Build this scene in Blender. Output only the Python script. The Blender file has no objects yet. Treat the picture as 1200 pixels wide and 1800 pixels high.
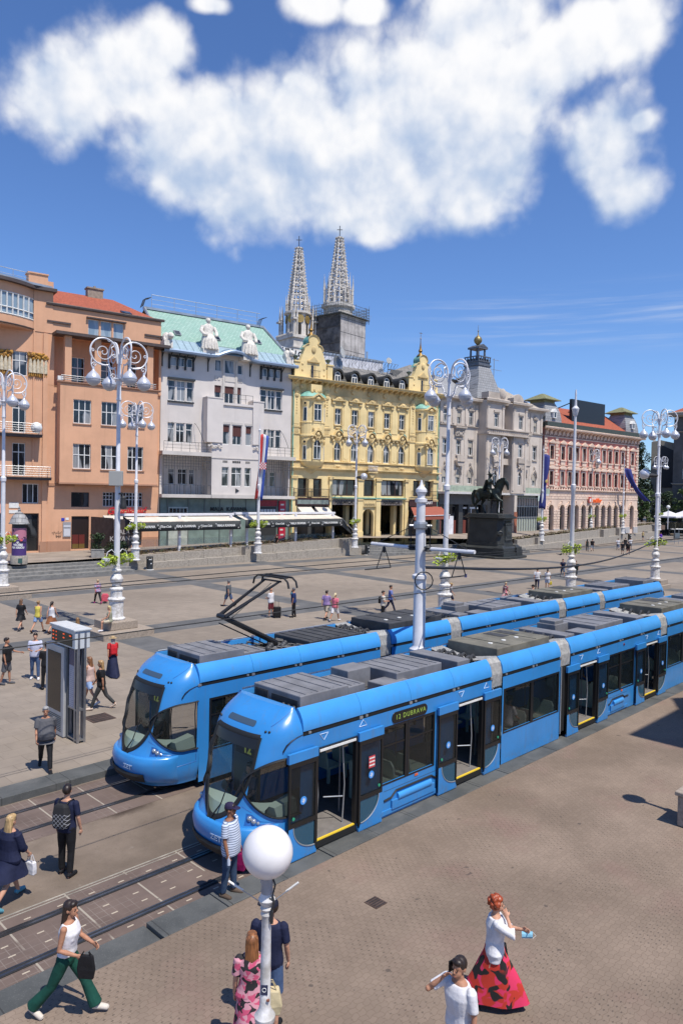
import bpy,bmesh,math,random
from mathutils import Vector,Matrix,noise as mnoise
random.seed(7)
R=math.radians
S=bpy.context.scene
COL=S.collection
# -- camera
CH=7.6
F_PX,PITCH,ROLL,AT=1281.19,R(-1.40457),R(1.14019),R(44.7675)
_f=Vector((0,math.cos(PITCH),math.sin(PITCH)));_r0=Vector((1,0,0));_u0=_r0.cross(_f)
CR=math.cos(ROLL)*_r0+math.sin(ROLL)*_u0
CU=-math.sin(ROLL)*_r0+math.cos(ROLL)*_u0
cam=bpy.data.cameras.new("camera")
cam.sensor_fit='VERTICAL';cam.sensor_height=36;cam.lens=F_PX*36/1800
cam.clip_start=0.1;cam.clip_end=3000
camo=bpy.data.objects.new("camera",cam);COL.objects.link(camo)
mw=Matrix.Identity(4)
for i in range(3):
 mw[i][0]=CR[i];mw[i][1]=CU[i];mw[i][2]=-_f[i]
mw[2][3]=CH
camo.matrix_world=mw
S.camera=camo
# -- light
SUN_AZ,SUN_EL=R(138),R(63)
sd=bpy.data.lights.new("sun",'SUN');sd.energy=4.0;sd.angle=R(0.53);sd.color=(1,0.94,0.84)
so=bpy.data.objects.new("sun",sd);COL.objects.link(so)
to_sun=Vector((math.sin(SUN_AZ)*math.cos(SUN_EL),math.cos(SUN_AZ)*math.cos(SUN_EL),math.sin(SUN_EL)))
so.rotation_euler=(-to_sun).to_track_quat('-Z','Y').to_euler();so.location=(20,-20,60)
S.view_settings.view_transform='Standard';S.view_settings.look='None'
S.view_settings.gamma=1;S.view_settings.exposure=0.42
S.cycles.max_bounces=6;S.cycles.transparent_max_bounces=12
S.cycles.use_denoising=True
# -- sky with clouds
W=bpy.data.worlds.new("World");S.world=W;W.use_nodes=True
class NT:
 pass
 def __init__(s,tree):s.t=tree;s.n=tree.nodes;s.l=tree.links
 def node(s,typ,**kw):
  n=s.n.new(typ)
  for k,v in kw.items():setattr(n,k,v)
  return n
 def put(s,sock,v):
  if isinstance(v,bpy.types.NodeSocket):s.l.new(v,sock)
  elif v is not None:sock.default_value=v
 def math(s,op,a,b=None,c=None,clamp=False):
  n=s.node('ShaderNodeMath',operation=op,use_clamp=clamp)
  for i,v in enumerate((a,b,c)):
   if v is not None:s.put(n.inputs[i],v)
  return n.outputs[0]
 def vmath(s,op,a,b=None):
  n=s.node('ShaderNodeVectorMath',operation=op);s.put(n.inputs[0],a)
  if b is not None:s.put(n.inputs[1],b)
  return n.outputs[0]
 def mix(s,f,a,b,blend='MIX'):
  n=s.node('ShaderNodeMix',data_type='RGBA',blend_type=blend)
  s.put(n.inputs[0],f);s.put(n.inputs[6],a);s.put(n.inputs[7],b);return n.outputs[2]
 def noise(s,vec,scale,detail=4,rough=0.55,dist=0.0,dim='3D'):
  n=s.node('ShaderNodeTexNoise',noise_dimensions=dim);s.put(n.inputs['Vector'],vec)
  n.inputs['Scale'].default_value=scale;n.inputs['Detail'].default_value=detail
  n.inputs['Roughness'].default_value=rough;n.inputs['Distortion'].default_value=dist
  return n.outputs['Fac']
 def vnoise(s,vec,scale):
  n=s.node('ShaderNodeTexNoise');s.put(n.inputs['Vector'],vec);n.inputs['Scale'].default_value=scale;n.inputs['Detail'].default_value=3
  return s.vmath('SUBTRACT',n.outputs['Color'],(0.5,0.5,0.5))
 def ramp(s,f,a,b,interp='SMOOTHSTEP'):
  n=s.node('ShaderNodeMapRange',interpolation_type=interp);s.put(n.inputs[0],f)
  s.put(n.inputs[1],a);s.put(n.inputs[2],b);return n.outputs[0]
 def sep(s,v):
  n=s.node('ShaderNodeSeparateXYZ');s.put(n.inputs[0],v);return n.outputs
 def comb(s,x,y,z):
  n=s.node('ShaderNodeCombineXYZ');s.put(n.inputs[0],x);s.put(n.inputs[1],y);s.put(n.inputs[2],z);return n.outputs[0]
def c4(c):return(c[0],c[1],c[2],1.0)
def build_world():
 t=NT(W.node_tree);t.n.clear()
 out=t.node('ShaderNodeOutputWorld');bg=t.node('ShaderNodeBackground')
 sky=t.node('ShaderNodeTexSky',sky_type='NISHITA',sun_disc=False,sun_elevation=SUN_EL,sun_rotation=SUN_AZ)
 sky.altitude=100;sky.air_density=1.0;sky.dust_density=0.2;sky.ozone_density=3.0
 STR=0.085
 gen=t.node('ShaderNodeTexCoord').outputs['Generated']
 d=t.vmath('NORMALIZE',gen);x,y,z=t.sep(d)
 u=t.math('MULTIPLY',t.math('ARCTAN2',x,y),57.2958)
 v=t.math('MULTIPLY',t.math('ARCSINE',z),57.2958)
 blobs=CLOUDS
 f=None
 for(bu,bv,a,b)in blobs:
  du=t.math('MULTIPLY',t.math('SUBTRACT',u,bu),1/a);dv=t.math('MULTIPLY',t.math('SUBTRACT',v,bv),1/b)
  g=t.math('SUBTRACT',1.0,t.math('SQRT',t.math('ADD',t.math('MULTIPLY',du,du),t.math('MULTIPLY',dv,dv))))
  f=g if f is None else t.math('SMOOTH_MAX',f,g,0.25)
 p=t.comb(u,v,0.0)
 def puff(q):
  vo=t.node('ShaderNodeTexVoronoi',feature='F1');t.put(vo.inputs['Vector'],t.vmath('ADD',q,t.vmath('MULTIPLY',t.vnoise(q,0.35),(2.2,2.2,0))));vo.inputs['Scale'].default_value=0.30;vo.inputs['Detail'].default_value=2.0;vo.inputs['Roughness'].default_value=0.5;
  return t.math('ADD',t.math('MULTIPLY',t.noise(q,0.15,10,0.53),1.0),t.math('MULTIPLY',t.math('SUBTRACT',0.5,vo.outputs['Distance']),0.24))
 n1=puff(p)
 n2=puff(t.vmath('ADD',p,(0.5,1.5,0)))
 fine=t.noise(p,0.075,4,0.5)
 dens=t.math('ADD',t.math('MULTIPLY',f,1.15),t.math('MULTIPLY',t.math('SUBTRACT',n1,0.5),1.7))
 mask=t.ramp(dens,-0.42,0.34)
 lit=t.math('ADD',0.62,t.math('MULTIPLY',t.math('SUBTRACT',n1,n2),1.3))
 lit=t.math('ADD',lit,t.math('MULTIPLY',t.math('SUBTRACT',v,27.0),0.030))
 lit=t.math('ADD',lit,t.math('MULTIPLY',t.math('SUBTRACT',fine,0.5),0.9))
 lit=t.ramp(lit,0.05,0.95)
 ccol=t.mix(lit,(0.33,0.42,0.58,1),(0.74,0.74,0.75,1))
 st=t.noise(t.comb(t.math('MULTIPLY',u,0.05),t.math('MULTIPLY',v,1.1),3.0),1.0,5,0.6)
 band=t.ramp(t.math('ABSOLUTE',t.math('SUBTRACT',v,13.2)),3.0,0.5)
 streak=t.math('MULTIPLY',t.math('MULTIPLY',t.ramp(st,0.45,0.75),band),t.math('MULTIPLY',t.ramp(u,0.0,12.0),0.45))
 skyc=t.vmath('MULTIPLY',t.vmath('MULTIPLY',sky.outputs[0],(0.78,1.0,1.36)),(STR,STR,STR))
 c=t.mix(streak,skyc,(0.50,0.55,0.66,1))
 c=t.mix(mask,c,ccol)
 t.l.new(c,bg.inputs[0]);bg.inputs[1].default_value=1.0
 t.l.new(bg.outputs[0],out.inputs[0])
def px_dir(px,py):
 return(CR*((px-600)/F_PX)+CU*(-(py-900)/F_PX)+_f).normalized()
def _cl(px,py,rx,ry):
 d=px_dir(px,py);k=57.2958/F_PX
 cz=max(0.5,d.y)
 return(math.degrees(math.atan2(d.x,d.y)),math.degrees(math.asin(d.z)),rx*k,ry*k*cz)
CLOUDS=[_cl(*q)for q in[(105,165,95,95),(215,130,110,85),(280,85,70,55),(390,215,150,75),(330,280,130,75),(520,235,160,115),(700,205,190,135),(850,170,150,120),(640,310,250,95),(470,330,160,85),(850,290,130,100),(650,385,130,40),(840,40,130,80),(1070,55,90,65),(960,110,110,70),(1050,255,85,90),(1095,335,55,60),(560,10,60,28),(640,15,50,26),(370,8,40,18),(1125,215,26,22),(520,160,50,40),(755,120,70,60)]]
build_world()
# -- frames of reference
DT=Vector((math.sin(AT),math.cos(AT),0));DN=Vector((math.cos(AT),-math.sin(AT),0))
def P(s,n,z=0.0):
 pass
 return DT*s+DN*n+Vector((0,0,z))
def sn(p):return p.dot(DT),p.dot(DN)
ROT_T=math.pi/2-AT
def at_px(px,py,z):
 d=CR*((px-600)/F_PX)+CU*(-(py-900)/F_PX)+_f
 return Vector((0,0,CH))+d*((z-CH)/d.z)
# -- materials
_M={}
def mat(name,col,rough=0.6,metal=0.0,spec=0.5,var=0.0,vs=3.0,bump=0.0,bs=20.0,col2=None,coat=0.0,trans=0.0,emit=None,alpha=1.0,detail=4):
 if name in _M:return _M[name]
 m=bpy.data.materials.new(name);m.use_nodes=True;_M[name]=m
 t=NT(m.node_tree);b=t.n['Principled BSDF']
 b.inputs['Base Color'].default_value=c4(col);b.inputs['Roughness'].default_value=rough
 b.inputs['Metallic'].default_value=metal;b.inputs['Specular IOR Level'].default_value=spec
 if coat:b.inputs['Coat Weight'].default_value=coat;b.inputs['Coat Roughness'].default_value=0.08
 if trans:b.inputs['Transmission Weight'].default_value=trans
 if alpha<1:b.inputs['Alpha'].default_value=alpha
 if emit:b.inputs['Emission Color'].default_value=c4(emit[:3]);b.inputs['Emission Strength'].default_value=emit[3]
 if var or bump:
  co=t.node('ShaderNodeTexCoord').outputs['Object']
 if var:
  n=t.noise(co,vs,detail,0.6)
  c2=col2 or tuple(c*(1-var)for c in col)
  c1=tuple(min(1,c*(1+var*0.5))for c in col)
  t.l.new(t.mix(t.ramp(n,0.3,0.7),c4(c2),c4(c1)),b.inputs['Base Color'])
 if bump:
  n=t.noise(co,bs,3,0.6);bn=t.node('ShaderNodeBump');bn.inputs['Strength'].default_value=bump;bn.inputs['Distance'].default_value=0.02
  t.l.new(n,bn.inputs['Height']);t.l.new(bn.outputs[0],b.inputs['Normal'])
 return m
# -- mesh writer
class MB:
 def __init__(s):s.v=[];s.f=[];s.mi=[];s.M=None
 def _add(s,vs,fs,m=0):
  o=len(s.v)
  if s.M is not None:vs=[s.M@Vector(v)for v in vs]
  s.v+=[tuple(v)for v in vs]
  for f in fs:s.f.append(tuple(i+o for i in f));s.mi.append(m)
 def box(s,x0,x1,y0,y1,z0,z1,m=0,skip=''):
  vs=[(x0,y0,z0),(x1,y0,z0),(x1,y1,z0),(x0,y1,z0),(x0,y0,z1),(x1,y0,z1),(x1,y1,z1),(x0,y1,z1)]
  fs={'b':(0,3,2,1),'t':(4,5,6,7),'f':(0,1,5,4),'r':(1,2,6,5),'k':(2,3,7,6),'l':(3,0,4,7)}
  s._add(vs,[v for k,v in fs.items()if k not in skip],m);return s
 def poly(s,pts,m=0):s._add(pts,[tuple(range(len(pts)))],m);return s
 def prism(s,pts,a,b,axis='y',m=0):
  pass
  n=len(pts)
  mk={'y':lambda p,t:(p[0],t,p[1]),'z':lambda p,t:(p[0],p[1],t),'x':lambda p,t:(t,p[0],p[1])}[axis]
  vs=[mk(p,a)for p in pts]+[mk(p,b)for p in pts]
  fs=[tuple(range(n)),tuple(range(2*n-1,n-1,-1))]+[(i,i+n,(i+1)%n+n,(i+1)%n)for i in range(n)]
  s._add(vs,fs,m);return s
 def lathe(s,prof,n=16,c=(0,0,0),m=0,sx=1,sy=1):
  vs=[];fs=[]
  for r,z in prof:
   for k in range(n):
    a=2*math.pi*k/n;vs.append((c[0]+r*sx*math.cos(a),c[1]+r*sy*math.sin(a),c[2]+z))
  for i in range(len(prof)-1):
   for k in range(n):
    k2=(k+1)%n;fs.append((i*n+k,i*n+k2,(i+1)*n+k2,(i+1)*n+k))
  if prof[0][0]>1e-4:fs.append(tuple(range(n-1,-1,-1)))
  if prof[-1][0]>1e-4:fs.append(tuple((len(prof)-1)*n+k for k in range(n)))
  s._add(vs,fs,m);return s
 def tube(s,pts,r,n=8,m=0,sq=1.0,ends=True):
  pass
  pts=[Vector(p)for p in pts];k=len(pts);rs=r if isinstance(r,(list,tuple))else[r]*k
  vs=[];fs=[];up=None
  for i in range(k):
   t=(pts[min(i+1,k-1)]-pts[max(i-1,0)]);t=t.normalized()if t.length>1e-9 else Vector((0,0,1))
   if up is None:up=Vector((0,0,1))if abs(t.z)<0.9 else Vector((1,0,0))
   a=t.cross(up);a=a.normalized()if a.length>1e-6 else Vector((1,0,0));b=a.cross(t).normalized();up=b
   for j in range(n):
    th=2*math.pi*j/n;vs.append(pts[i]+(a*math.cos(th)+b*math.sin(th)*sq)*rs[i])
  for i in range(k-1):
   for j in range(n):
    j2=(j+1)%n;fs.append((i*n+j,i*n+j2,(i+1)*n+j2,(i+1)*n+j))
  if ends:fs.append(tuple(range(n-1,-1,-1)));fs.append(tuple((k-1)*n+j for j in range(n)))
  s._add(vs,fs,m);return s
 def ball(s,c,r,m=0,n=12,h=8,M=None):
  if not isinstance(r,(list,tuple)):r=(r,r,r)
  vs=[(0,0,-1)];fs=[]
  for i in range(1,h):
   a=-math.pi/2+math.pi*i/h
   for j in range(n):vs.append((math.cos(a)*math.cos(2*math.pi*j/n),math.cos(a)*math.sin(2*math.pi*j/n),math.sin(a)))
  vs.append((0,0,1));L=len(vs)-1
  for j in range(n):fs.append((0,1+(j+1)%n,1+j));fs.append((L,1+(h-2)*n+j,1+(h-2)*n+(j+1)%n))
  for i in range(h-2):
   for j in range(n):fs.append((1+i*n+j,1+i*n+(j+1)%n,1+(i+1)*n+(j+1)%n,1+(i+1)*n+j))
  vs=[Vector((v[0]*r[0],v[1]*r[1],v[2]*r[2]))for v in vs]
  if M is not None:vs=[M@v for v in vs]
  s._add([v+Vector(c)for v in vs],fs,m);return s
 def loft(s,rings,m=0,caps=True):
  pass
  n=len(rings[0]);vs=[p for r in rings for p in r];fs=[]
  for i in range(len(rings)-1):
   for j in range(n):fs.append((i*n+j,i*n+(j+1)%n,(i+1)*n+(j+1)%n,(i+1)*n+j))
  if caps:fs.append(tuple(range(n-1,-1,-1)));fs.append(tuple((len(rings)-1)*n+j for j in range(n)))
  s._add(vs,fs,m);return s
 def grid(s,rows,m=0,keep=None):
  n=len(rows[0]);vs=[p for r in rows for p in r];fs=[]
  for i in range(len(rows)-1):
   for j in range(n-1):
    if keep is None or keep(i,j):fs.append((i*n+j,i*n+j+1,(i+1)*n+j+1,(i+1)*n+j))
  s._add(vs,fs,m);return s
 def build(s,name,mats,parent=None,smooth=False,bevel=0.0,fix=True,seg=2,sharp=40):
  me=bpy.data.meshes.new(name);me.from_pydata(s.v,[],s.f)
  if not isinstance(mats,(list,tuple)):mats=[mats]
  for mm in mats:me.materials.append(mm)
  me.polygons.foreach_set('material_index',s.mi)
  if fix:
   b=bmesh.new();b.from_mesh(me)
   if smooth=='weld':bmesh.ops.remove_doubles(b,verts=b.verts,dist=1e-4)
   bmesh.ops.recalc_face_normals(b,faces=b.faces);b.to_mesh(me);b.free()
  if smooth:
   me.polygons.foreach_set('use_smooth',[True]*len(me.polygons))
   if sharp:me.set_sharp_from_angle(angle=R(sharp))
  o=bpy.data.objects.new(name,me);COL.objects.link(o)
  if parent is not None:o.parent=parent
  if bevel:
   md=o.modifiers.new('bevel','BEVEL');md.width=bevel;md.segments=seg;md.limit_method='ANGLE';md.angle_limit=R(35)
  return o
def tag(o,label=None,cat=None,group=None,kind=None):
 if label:o['label']=label
 if cat:o['category']=cat
 if group:o['group']=group
 if kind:o['kind']=kind
 return o
def thing(name,label,cat,loc=(0,0,0),rz=0.0,group=None):
 o=bpy.data.objects.new(name,None);COL.objects.link(o);o.empty_display_size=0.3
 o.location=loc;o.rotation_euler=(0,0,rz)
 return tag(o,label,cat,group)
def kids(o):return[c for c in bpy.data.objects if c.parent is o]
def copy_tree(o,parent=None,skip=()):
 ch=kids(o);c=o.copy();COL.objects.link(c);c.parent=parent
 for k in ch:
  if k.name.split('.')[0]not in skip:copy_tree(k,c,skip)
 return c
def text_mesh(body,size,depth=0.01,shear=0.0,bold=0.0,align='CENTER',sx=1.0,spacing=1.0):
 cu=bpy.data.curves.new('txt','FONT');cu.body=body;cu.size=size;cu.extrude=depth;cu.shear=shear;cu.offset=bold
 cu.align_x=align;cu.align_y='CENTER';cu.space_character=spacing;cu.resolution_u=3
 o=bpy.data.objects.new('txt',cu);COL.objects.link(o)
 dg=bpy.context.evaluated_depsgraph_get();me=bpy.data.meshes.new_from_object(o.evaluated_get(dg))
 bpy.data.objects.remove(o);bpy.data.curves.remove(cu)
 if sx!=1.0:
  for v in me.vertices:v.co.x*=sx
 return me
def text_obj(name,body,size,m,parent,loc,rot=(math.pi/2,0,0),**kw):
 me=text_mesh(body,size,**kw);me.materials.clear();me.materials.append(m);me.name=name
 o=bpy.data.objects.new(name,me);COL.objects.link(o);o.parent=parent;o.location=loc;o.rotation_euler=rot
 return o
def smoothstep(a,b,x):
 t=max(0.0,min(1.0,(x-a)/(b-a)));return t*t*(3-2*t)
# -- ground levels
PLAT=0.15
def gz(s,n):
 pass
 return PLAT+0.010*max(0.0,-n-40)+0.0012*max(0.0,s-60)
def gpx(px,py):
 pass
 z=PLAT
 for _ in range(6):
  p=at_px(px,py,z);z=gz(*sn(p))
 return p
ROOTZ=0.0
class Front:
 def __init__(s,p0,az):
  a=R(az);s.p0=Vector((p0[0],p0[1],0));s.rz=math.pi/2-a
  s.u=Vector((math.sin(a),math.cos(a),0));s.v=Vector((-math.cos(a),math.sin(a),0))
 def pt(s,u,v,z):return s.p0+s.u*u+s.v*v+Vector((0,0,z))
FO=Front((-28.516,69.663),55.5)
FB=Front((12.880,98.113),50.2)
FR=Front((31.173,113.354),50.2)
def terrace_z(p):
 pass
 s,n=sn(p)
 e=1.20+0.0038*max(0.0,s-30)
 d=min((p-FO.p0).dot(-FO.v),(p-FB.p0).dot(-FB.v))
 f=1.45+0.036*max(0,min(30,(p-FO.p0).dot(FO.u)))*0.8+0.0052*max(0,s-60)
 k=smoothstep(12.0,-0.5,d)
 return e+(f-e)*k
def stone_nodes(name,cols,brick=None,bump=0.25,rough=0.85,grid=None,stain=0.25):
 m=bpy.data.materials.new(name);m.use_nodes=True;_M[name]=m
 t=NT(m.node_tree);b=t.n['Principled BSDF'];b.inputs['Roughness'].default_value=rough;b.inputs['Specular IOR Level'].default_value=0.3
 co=t.node('ShaderNodeTexCoord').outputs['Object']
 return m,t,b,co
def plaza_material():
 m,t,b,co=stone_nodes('plaza_stone',None)
 x,y,z=t.sep(co)
 base=t.mix(t.ramp(t.noise(co,0.12,5,0.6),0.3,0.7),(0.225,0.188,0.152,1),(0.298,0.250,0.203,1))
 base=t.mix(t.math('MULTIPLY',t.ramp(t.noise(co,1.7,5,0.65),0.35,0.75),0.35),base,(0.16,0.135,0.115,1))
 wob=t.math('MULTIPLY',t.math('SUBTRACT',t.noise(co,0.8,2),0.5),0.05)
 def band(c,c0,w,period=None):
  q=t.math('SUBTRACT',t.math('ADD',c,wob),c0)
  if period:q=t.math('SUBTRACT',t.math('FLOORED_MODULO',t.math('ADD',q,period/2),period),period/2)
  return t.math('LESS_THAN',t.math('ABSOLUTE',q),w)
 bands=t.math('MAXIMUM',band(x,18.6,0.95,14.7),t.math('MAXIMUM',band(y,34.6,1.15),t.math('MAXIMUM',band(y,49.6,0.9),band(y,57.8,0.9))))
 far=t.math('GREATER_THAN',y,19.6)
 bands=t.math('MULTIPLY',bands,far)
 bcol=t.mix(t.ramp(t.noise(co,0.7,5,0.6),0.3,0.7),(0.098,0.100,0.103,1),(0.142,0.142,0.143,1))
 col=t.mix(bands,base,bcol)
 br=t.node('ShaderNodeTexBrick');br.offset=0.5;br.inputs['Scale'].default_value=1.0
 br.inputs['Brick Width'].default_value=0.9;br.inputs['Row Height'].default_value=0.6;br.inputs['Mortar Size'].default_value=0.012
 br.inputs['Color1'].default_value=(1,1,1,1);br.inputs['Color2'].default_value=(0.88,0.88,0.88,1);br.inputs['Mortar'].default_value=(0.72,0.70,0.68,1)
 t.l.new(co,br.inputs['Vector'])
 col=t.mix(0.8,col,br.outputs[0],'MULTIPLY')
 spots=t.ramp(t.noise(co,9.0,2,0.5),0.70,0.76)
 col=t.mix(t.math('MULTIPLY',spots,0.35),col,(0.06,0.05,0.045,1))
 t.l.new(col,b.inputs['Base Color'])
 bn=t.node('ShaderNodeBump');bn.inputs['Strength'].default_value=0.2;bn.inputs['Distance'].default_value=0.01
 t.l.new(t.noise(co,30,4),bn.inputs['Height']);t.l.new(bn.outputs[0],b.inputs['Normal'])
 return m
def paver_material():
 pass
 m,t,b,co=stone_nodes('paver_stone',None)
 n0=t.noise(co,0.35,5,0.6)
 base=t.mix(t.ramp(n0,0.3,0.72),(0.185,0.140,0.106,1),(0.262,0.200,0.154,1))
 red=t.math('MULTIPLY',t.ramp(t.noise(t.vmath('ADD',co,(7,3,0)),0.55,4,0.6),0.52,0.75),0.5)
 base=t.mix(red,base,(0.225,0.140,0.118,1))
 wv=t.vmath('ADD',co,t.vmath('MULTIPLY',t.comb(t.math('SINE',t.math('MULTIPLY',t.sep(co)[1],52.0)),t.math('SINE',t.math('MULTIPLY',t.sep(co)[0],34.0)),0.0),(0.010,0.012,0)))
 br=t.node('ShaderNodeTexBrick');br.offset=0.5;br.inputs['Scale'].default_value=1.0
 br.inputs['Brick Width'].default_value=0.14;br.inputs['Row Height'].default_value=0.10;br.inputs['Mortar Size'].default_value=0.004;br.inputs['Mortar Smooth'].default_value=0.3
 br.inputs['Color1'].default_value=(1,1,1,1);br.inputs['Color2'].default_value=(0.90,0.90,0.90,1);br.inputs['Mortar'].default_value=(0.70,0.67,0.64,1)
 t.l.new(wv,br.inputs['Vector'])
 col=t.mix(1.0,base,br.outputs[0],'MULTIPLY')
 x,y,z=t.sep(co)
 row=t.math('FLOOR',t.math('DIVIDE',y,0.10));off=t.math('MULTIPLY',t.math('FLOORED_MODULO',row,2.0),0.07)
 fx=t.math('FLOORED_MODULO',t.math('ADD',x,off),0.14);fy=t.math('FLOORED_MODULO',y,0.10)
 slot=t.math('MULTIPLY',t.math('LESS_THAN',t.math('ABSOLUTE',t.math('SUBTRACT',fx,0.07)),0.020),t.math('LESS_THAN',t.math('ABSOLUTE',t.math('SUBTRACT',fy,0.05)),0.010))
 slot=t.math('MULTIPLY',slot,t.ramp(t.noise(co,1.3,3),0.40,0.64))
 col=t.mix(t.math('MULTIPLY',slot,0.62),col,(0.045,0.038,0.034,1))
 gum=t.ramp(t.noise(co,5.0,1,0.4),0.755,0.775)
 col=t.mix(t.math('MULTIPLY',gum,0.6),col,(0.05,0.042,0.04,1))
 pale=t.ramp(t.noise(t.vmath('ADD',co,(31,5,0)),2.2,6,0.7),0.70,0.80)
 col=t.mix(t.math('MULTIPLY',pale,0.3),col,(0.40,0.36,0.32,1))
 t.l.new(col,b.inputs['Base Color'])
 bn=t.node('ShaderNodeBump');bn.inputs['Strength'].default_value=0.35;bn.inputs['Distance'].default_value=0.008
 t.l.new(br.outputs['Fac'],bn.inputs['Height']);bn.invert=True;t.l.new(bn.outputs[0],b.inputs['Normal'])
 return m
def asphalt_material():
 m,t,b,co=stone_nodes('trackside_surface',None)
 base=t.mix(t.ramp(t.noise(co,0.5,6,0.65),0.3,0.72),(0.128,0.099,0.075,1),(0.215,0.168,0.130,1))
 sp=t.ramp(t.noise(co,22,3,0.6),0.58,0.74)
 col=t.mix(t.math('MULTIPLY',sp,0.45),base,(0.07,0.058,0.05,1))
 pl=t.ramp(t.noise(t.vmath('ADD',co,(3,9,0)),2.6,5,0.65),0.62,0.75)
 col=t.mix(t.math('MULTIPLY',pl,0.28),col,(0.33,0.29,0.25,1))
 x,y,z=t.sep(co);ds=t.vmath('MULTIPLY',t.vmath('SUBTRACT',co,(8.6,15.6,0)),(0.62,1.9,0));ln=t.node('ShaderNodeVectorMath',operation='LENGTH');t.l.new(ds,ln.inputs[0])
 oil=t.ramp(t.math('ADD',ln.outputs['Value'],t.math('MULTIPLY',t.noise(co,1.6,5,.65),1.1)),1.35,.55);col=t.mix(t.math('MULTIPLY',oil,.8),col,(.035,.022,.016,1))
 t.l.new(col,b.inputs['Base Color'])
 bn=t.node('ShaderNodeBump');bn.inputs['Strength'].default_value=0.5;bn.inputs['Distance'].default_value=0.012
 t.l.new(t.noise(co,40,4),bn.inputs['Height']);t.l.new(bn.outputs[0],b.inputs['Normal'])
 return m
def slab_material():
 pass
 m,t,b,co=stone_nodes('track_slab',None)
 x,y,z=t.sep(co)
 base=t.mix(t.ramp(t.noise(co,0.8,5,0.6),0.3,0.7),(0.110,0.080,0.068,1),(0.158,0.117,0.099,1))
 streak=t.noise(t.vmath('MULTIPLY',co,(0.5,6.0,1)),1.0,4,0.6)
 base=t.mix(t.math('MULTIPLY',t.ramp(streak,0.5,0.75),0.4),base,(0.11,0.085,0.078,1))
 fx=t.math('FLOORED_MODULO',x,0.17);fy=t.math('FLOORED_MODULO',y,0.17)
 gr=t.math('MAXIMUM',t.math('LESS_THAN',fx,0.012),t.math('LESS_THAN',fy,0.012))
 gr=t.math('MULTIPLY',gr,t.ramp(t.noise(co,0.9,3),0.42,0.62))
 col=t.mix(t.math('MULTIPLY',gr,0.35),base,(0.34,0.30,0.26,1))
 jx=t.math('FLOORED_MODULO',x,1.2)
 jt=t.math('MULTIPLY',t.math('LESS_THAN',jx,0.035),t.ramp(t.noise(co,1.6,3),0.36,0.5))
 col=t.mix(t.math('MULTIPLY',jt,0.8),col,(0.37,0.33,0.27,1))
 px=t.math('FLOORED_MODULO',t.math('ADD',x,0.25),0.6)
 pad=t.math('LESS_THAN',px,0.12)
 pad=t.math('MULTIPLY',pad,t.math('LESS_THAN',t.math('ABSOLUTE',t.math('SUBTRACT',t.math('ABSOLUTE',t.math('SUBTRACT',y,12.05)),0.16)),0.016))
 pad2=t.math('MULTIPLY',t.math('LESS_THAN',px,0.12),t.math('LESS_THAN',t.math('ABSOLUTE',t.math('SUBTRACT',t.math('ABSOLUTE',t.math('SUBTRACT',y,12.05)),0.72)),0.016))
 col=t.mix(t.math('MULTIPLY',t.math('MAXIMUM',pad,pad2),0.8),col,(0.50,0.43,0.33,1))
 gum=t.ramp(t.noise(co,7.0,1,0.4),0.74,0.77)
 col=t.mix(t.math('MULTIPLY',gum,0.5),col,(0.04,0.035,0.033,1))
 t.l.new(col,b.inputs['Base Color'])
 bn=t.node('ShaderNodeBump');bn.inputs['Strength'].default_value=0.3;bn.inputs['Distance'].default_value=0.006
 t.l.new(t.noise(co,30,4),bn.inputs['Height']);t.l.new(bn.outputs[0],b.inputs['Normal'])
 return m
def kerb_material():
 m,t,b,co=stone_nodes('kerb_granite',None)
 x,y,z=t.sep(co)
 base=t.mix(t.ramp(t.noise(co,1.1,5,0.6),0.3,0.7),(0.062,0.066,0.066,1),(0.104,0.107,0.105,1))
 sp=t.ramp(t.noise(co,45,2),0.58,0.7);base=t.mix(t.math('MULTIPLY',sp,0.4),base,(0.17,0.17,0.165,1))
 j=t.math('LESS_THAN',t.math('FLOORED_MODULO',x,1.32),0.02)
 col=t.mix(t.math('MULTIPLY',j,0.8),base,(0.03,0.03,0.03,1))
 wear=t.ramp(t.noise(t.vmath('MULTIPLY',co,(0.6,2.0,1)),1.0,5,0.6),0.55,0.75)
 col=t.mix(t.math('MULTIPLY',wear,0.4),col,(0.19,0.18,0.165,1))
 t.l.new(col,b.inputs['Base Color']);b.inputs['Roughness'].default_value=0.7
 return m
M_plaza=plaza_material();M_paver=paver_material();M_asph=asphalt_material();M_slab=slab_material();M_kerb=kerb_material()
M_steel=mat('rail_steel',(0.20,0.21,0.23),0.28,0.9,var=0.3,vs=5)
M_groove=mat('rail_groove',(0.02,0.02,0.022),0.8)
M_granite=mat('granite',(0.32,0.265,0.215),0.75,var=0.25,vs=14,bump=0.15,bs=60)
M_granite_d=mat('granite_grey',(0.33,0.295,0.25),0.8,var=0.25,vs=6,bump=0.2,bs=50)
def sheet(name,m,s0,s1,n0,n1,z,ds=None,zf=None,dn=None):
 pass
 mb=MB();ns=max(1,int((s1-s0)/ds))if ds else 1;nn=max(1,int(abs(n1-n0)/(dn or ds)))if ds else 1
 rows=[]
 for i in range(nn+1):
  n=n0+(n1-n0)*i/nn
  rows.append([(s0+(s1-s0)*j/ns,-n,(zf(s0+(s1-s0)*j/ns,n)if zf else z))for j in range(ns+1)])
 mb.grid(rows);o=mb.build(name,m);o.rotation_euler=(0,0,ROT_T);tag(o,kind='structure');return o
def tobj(o):o.rotation_euler=(0,0,ROT_T);return o
base=sheet('ground',mat('far_ground',(0.16,0.14,0.12),0.9,var=0.2,vs=0.1),-1500,1700,900,-1700,-0.35)
sheet('platform_pavement',M_paver,-60,190,40,-10.42,PLAT)
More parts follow.
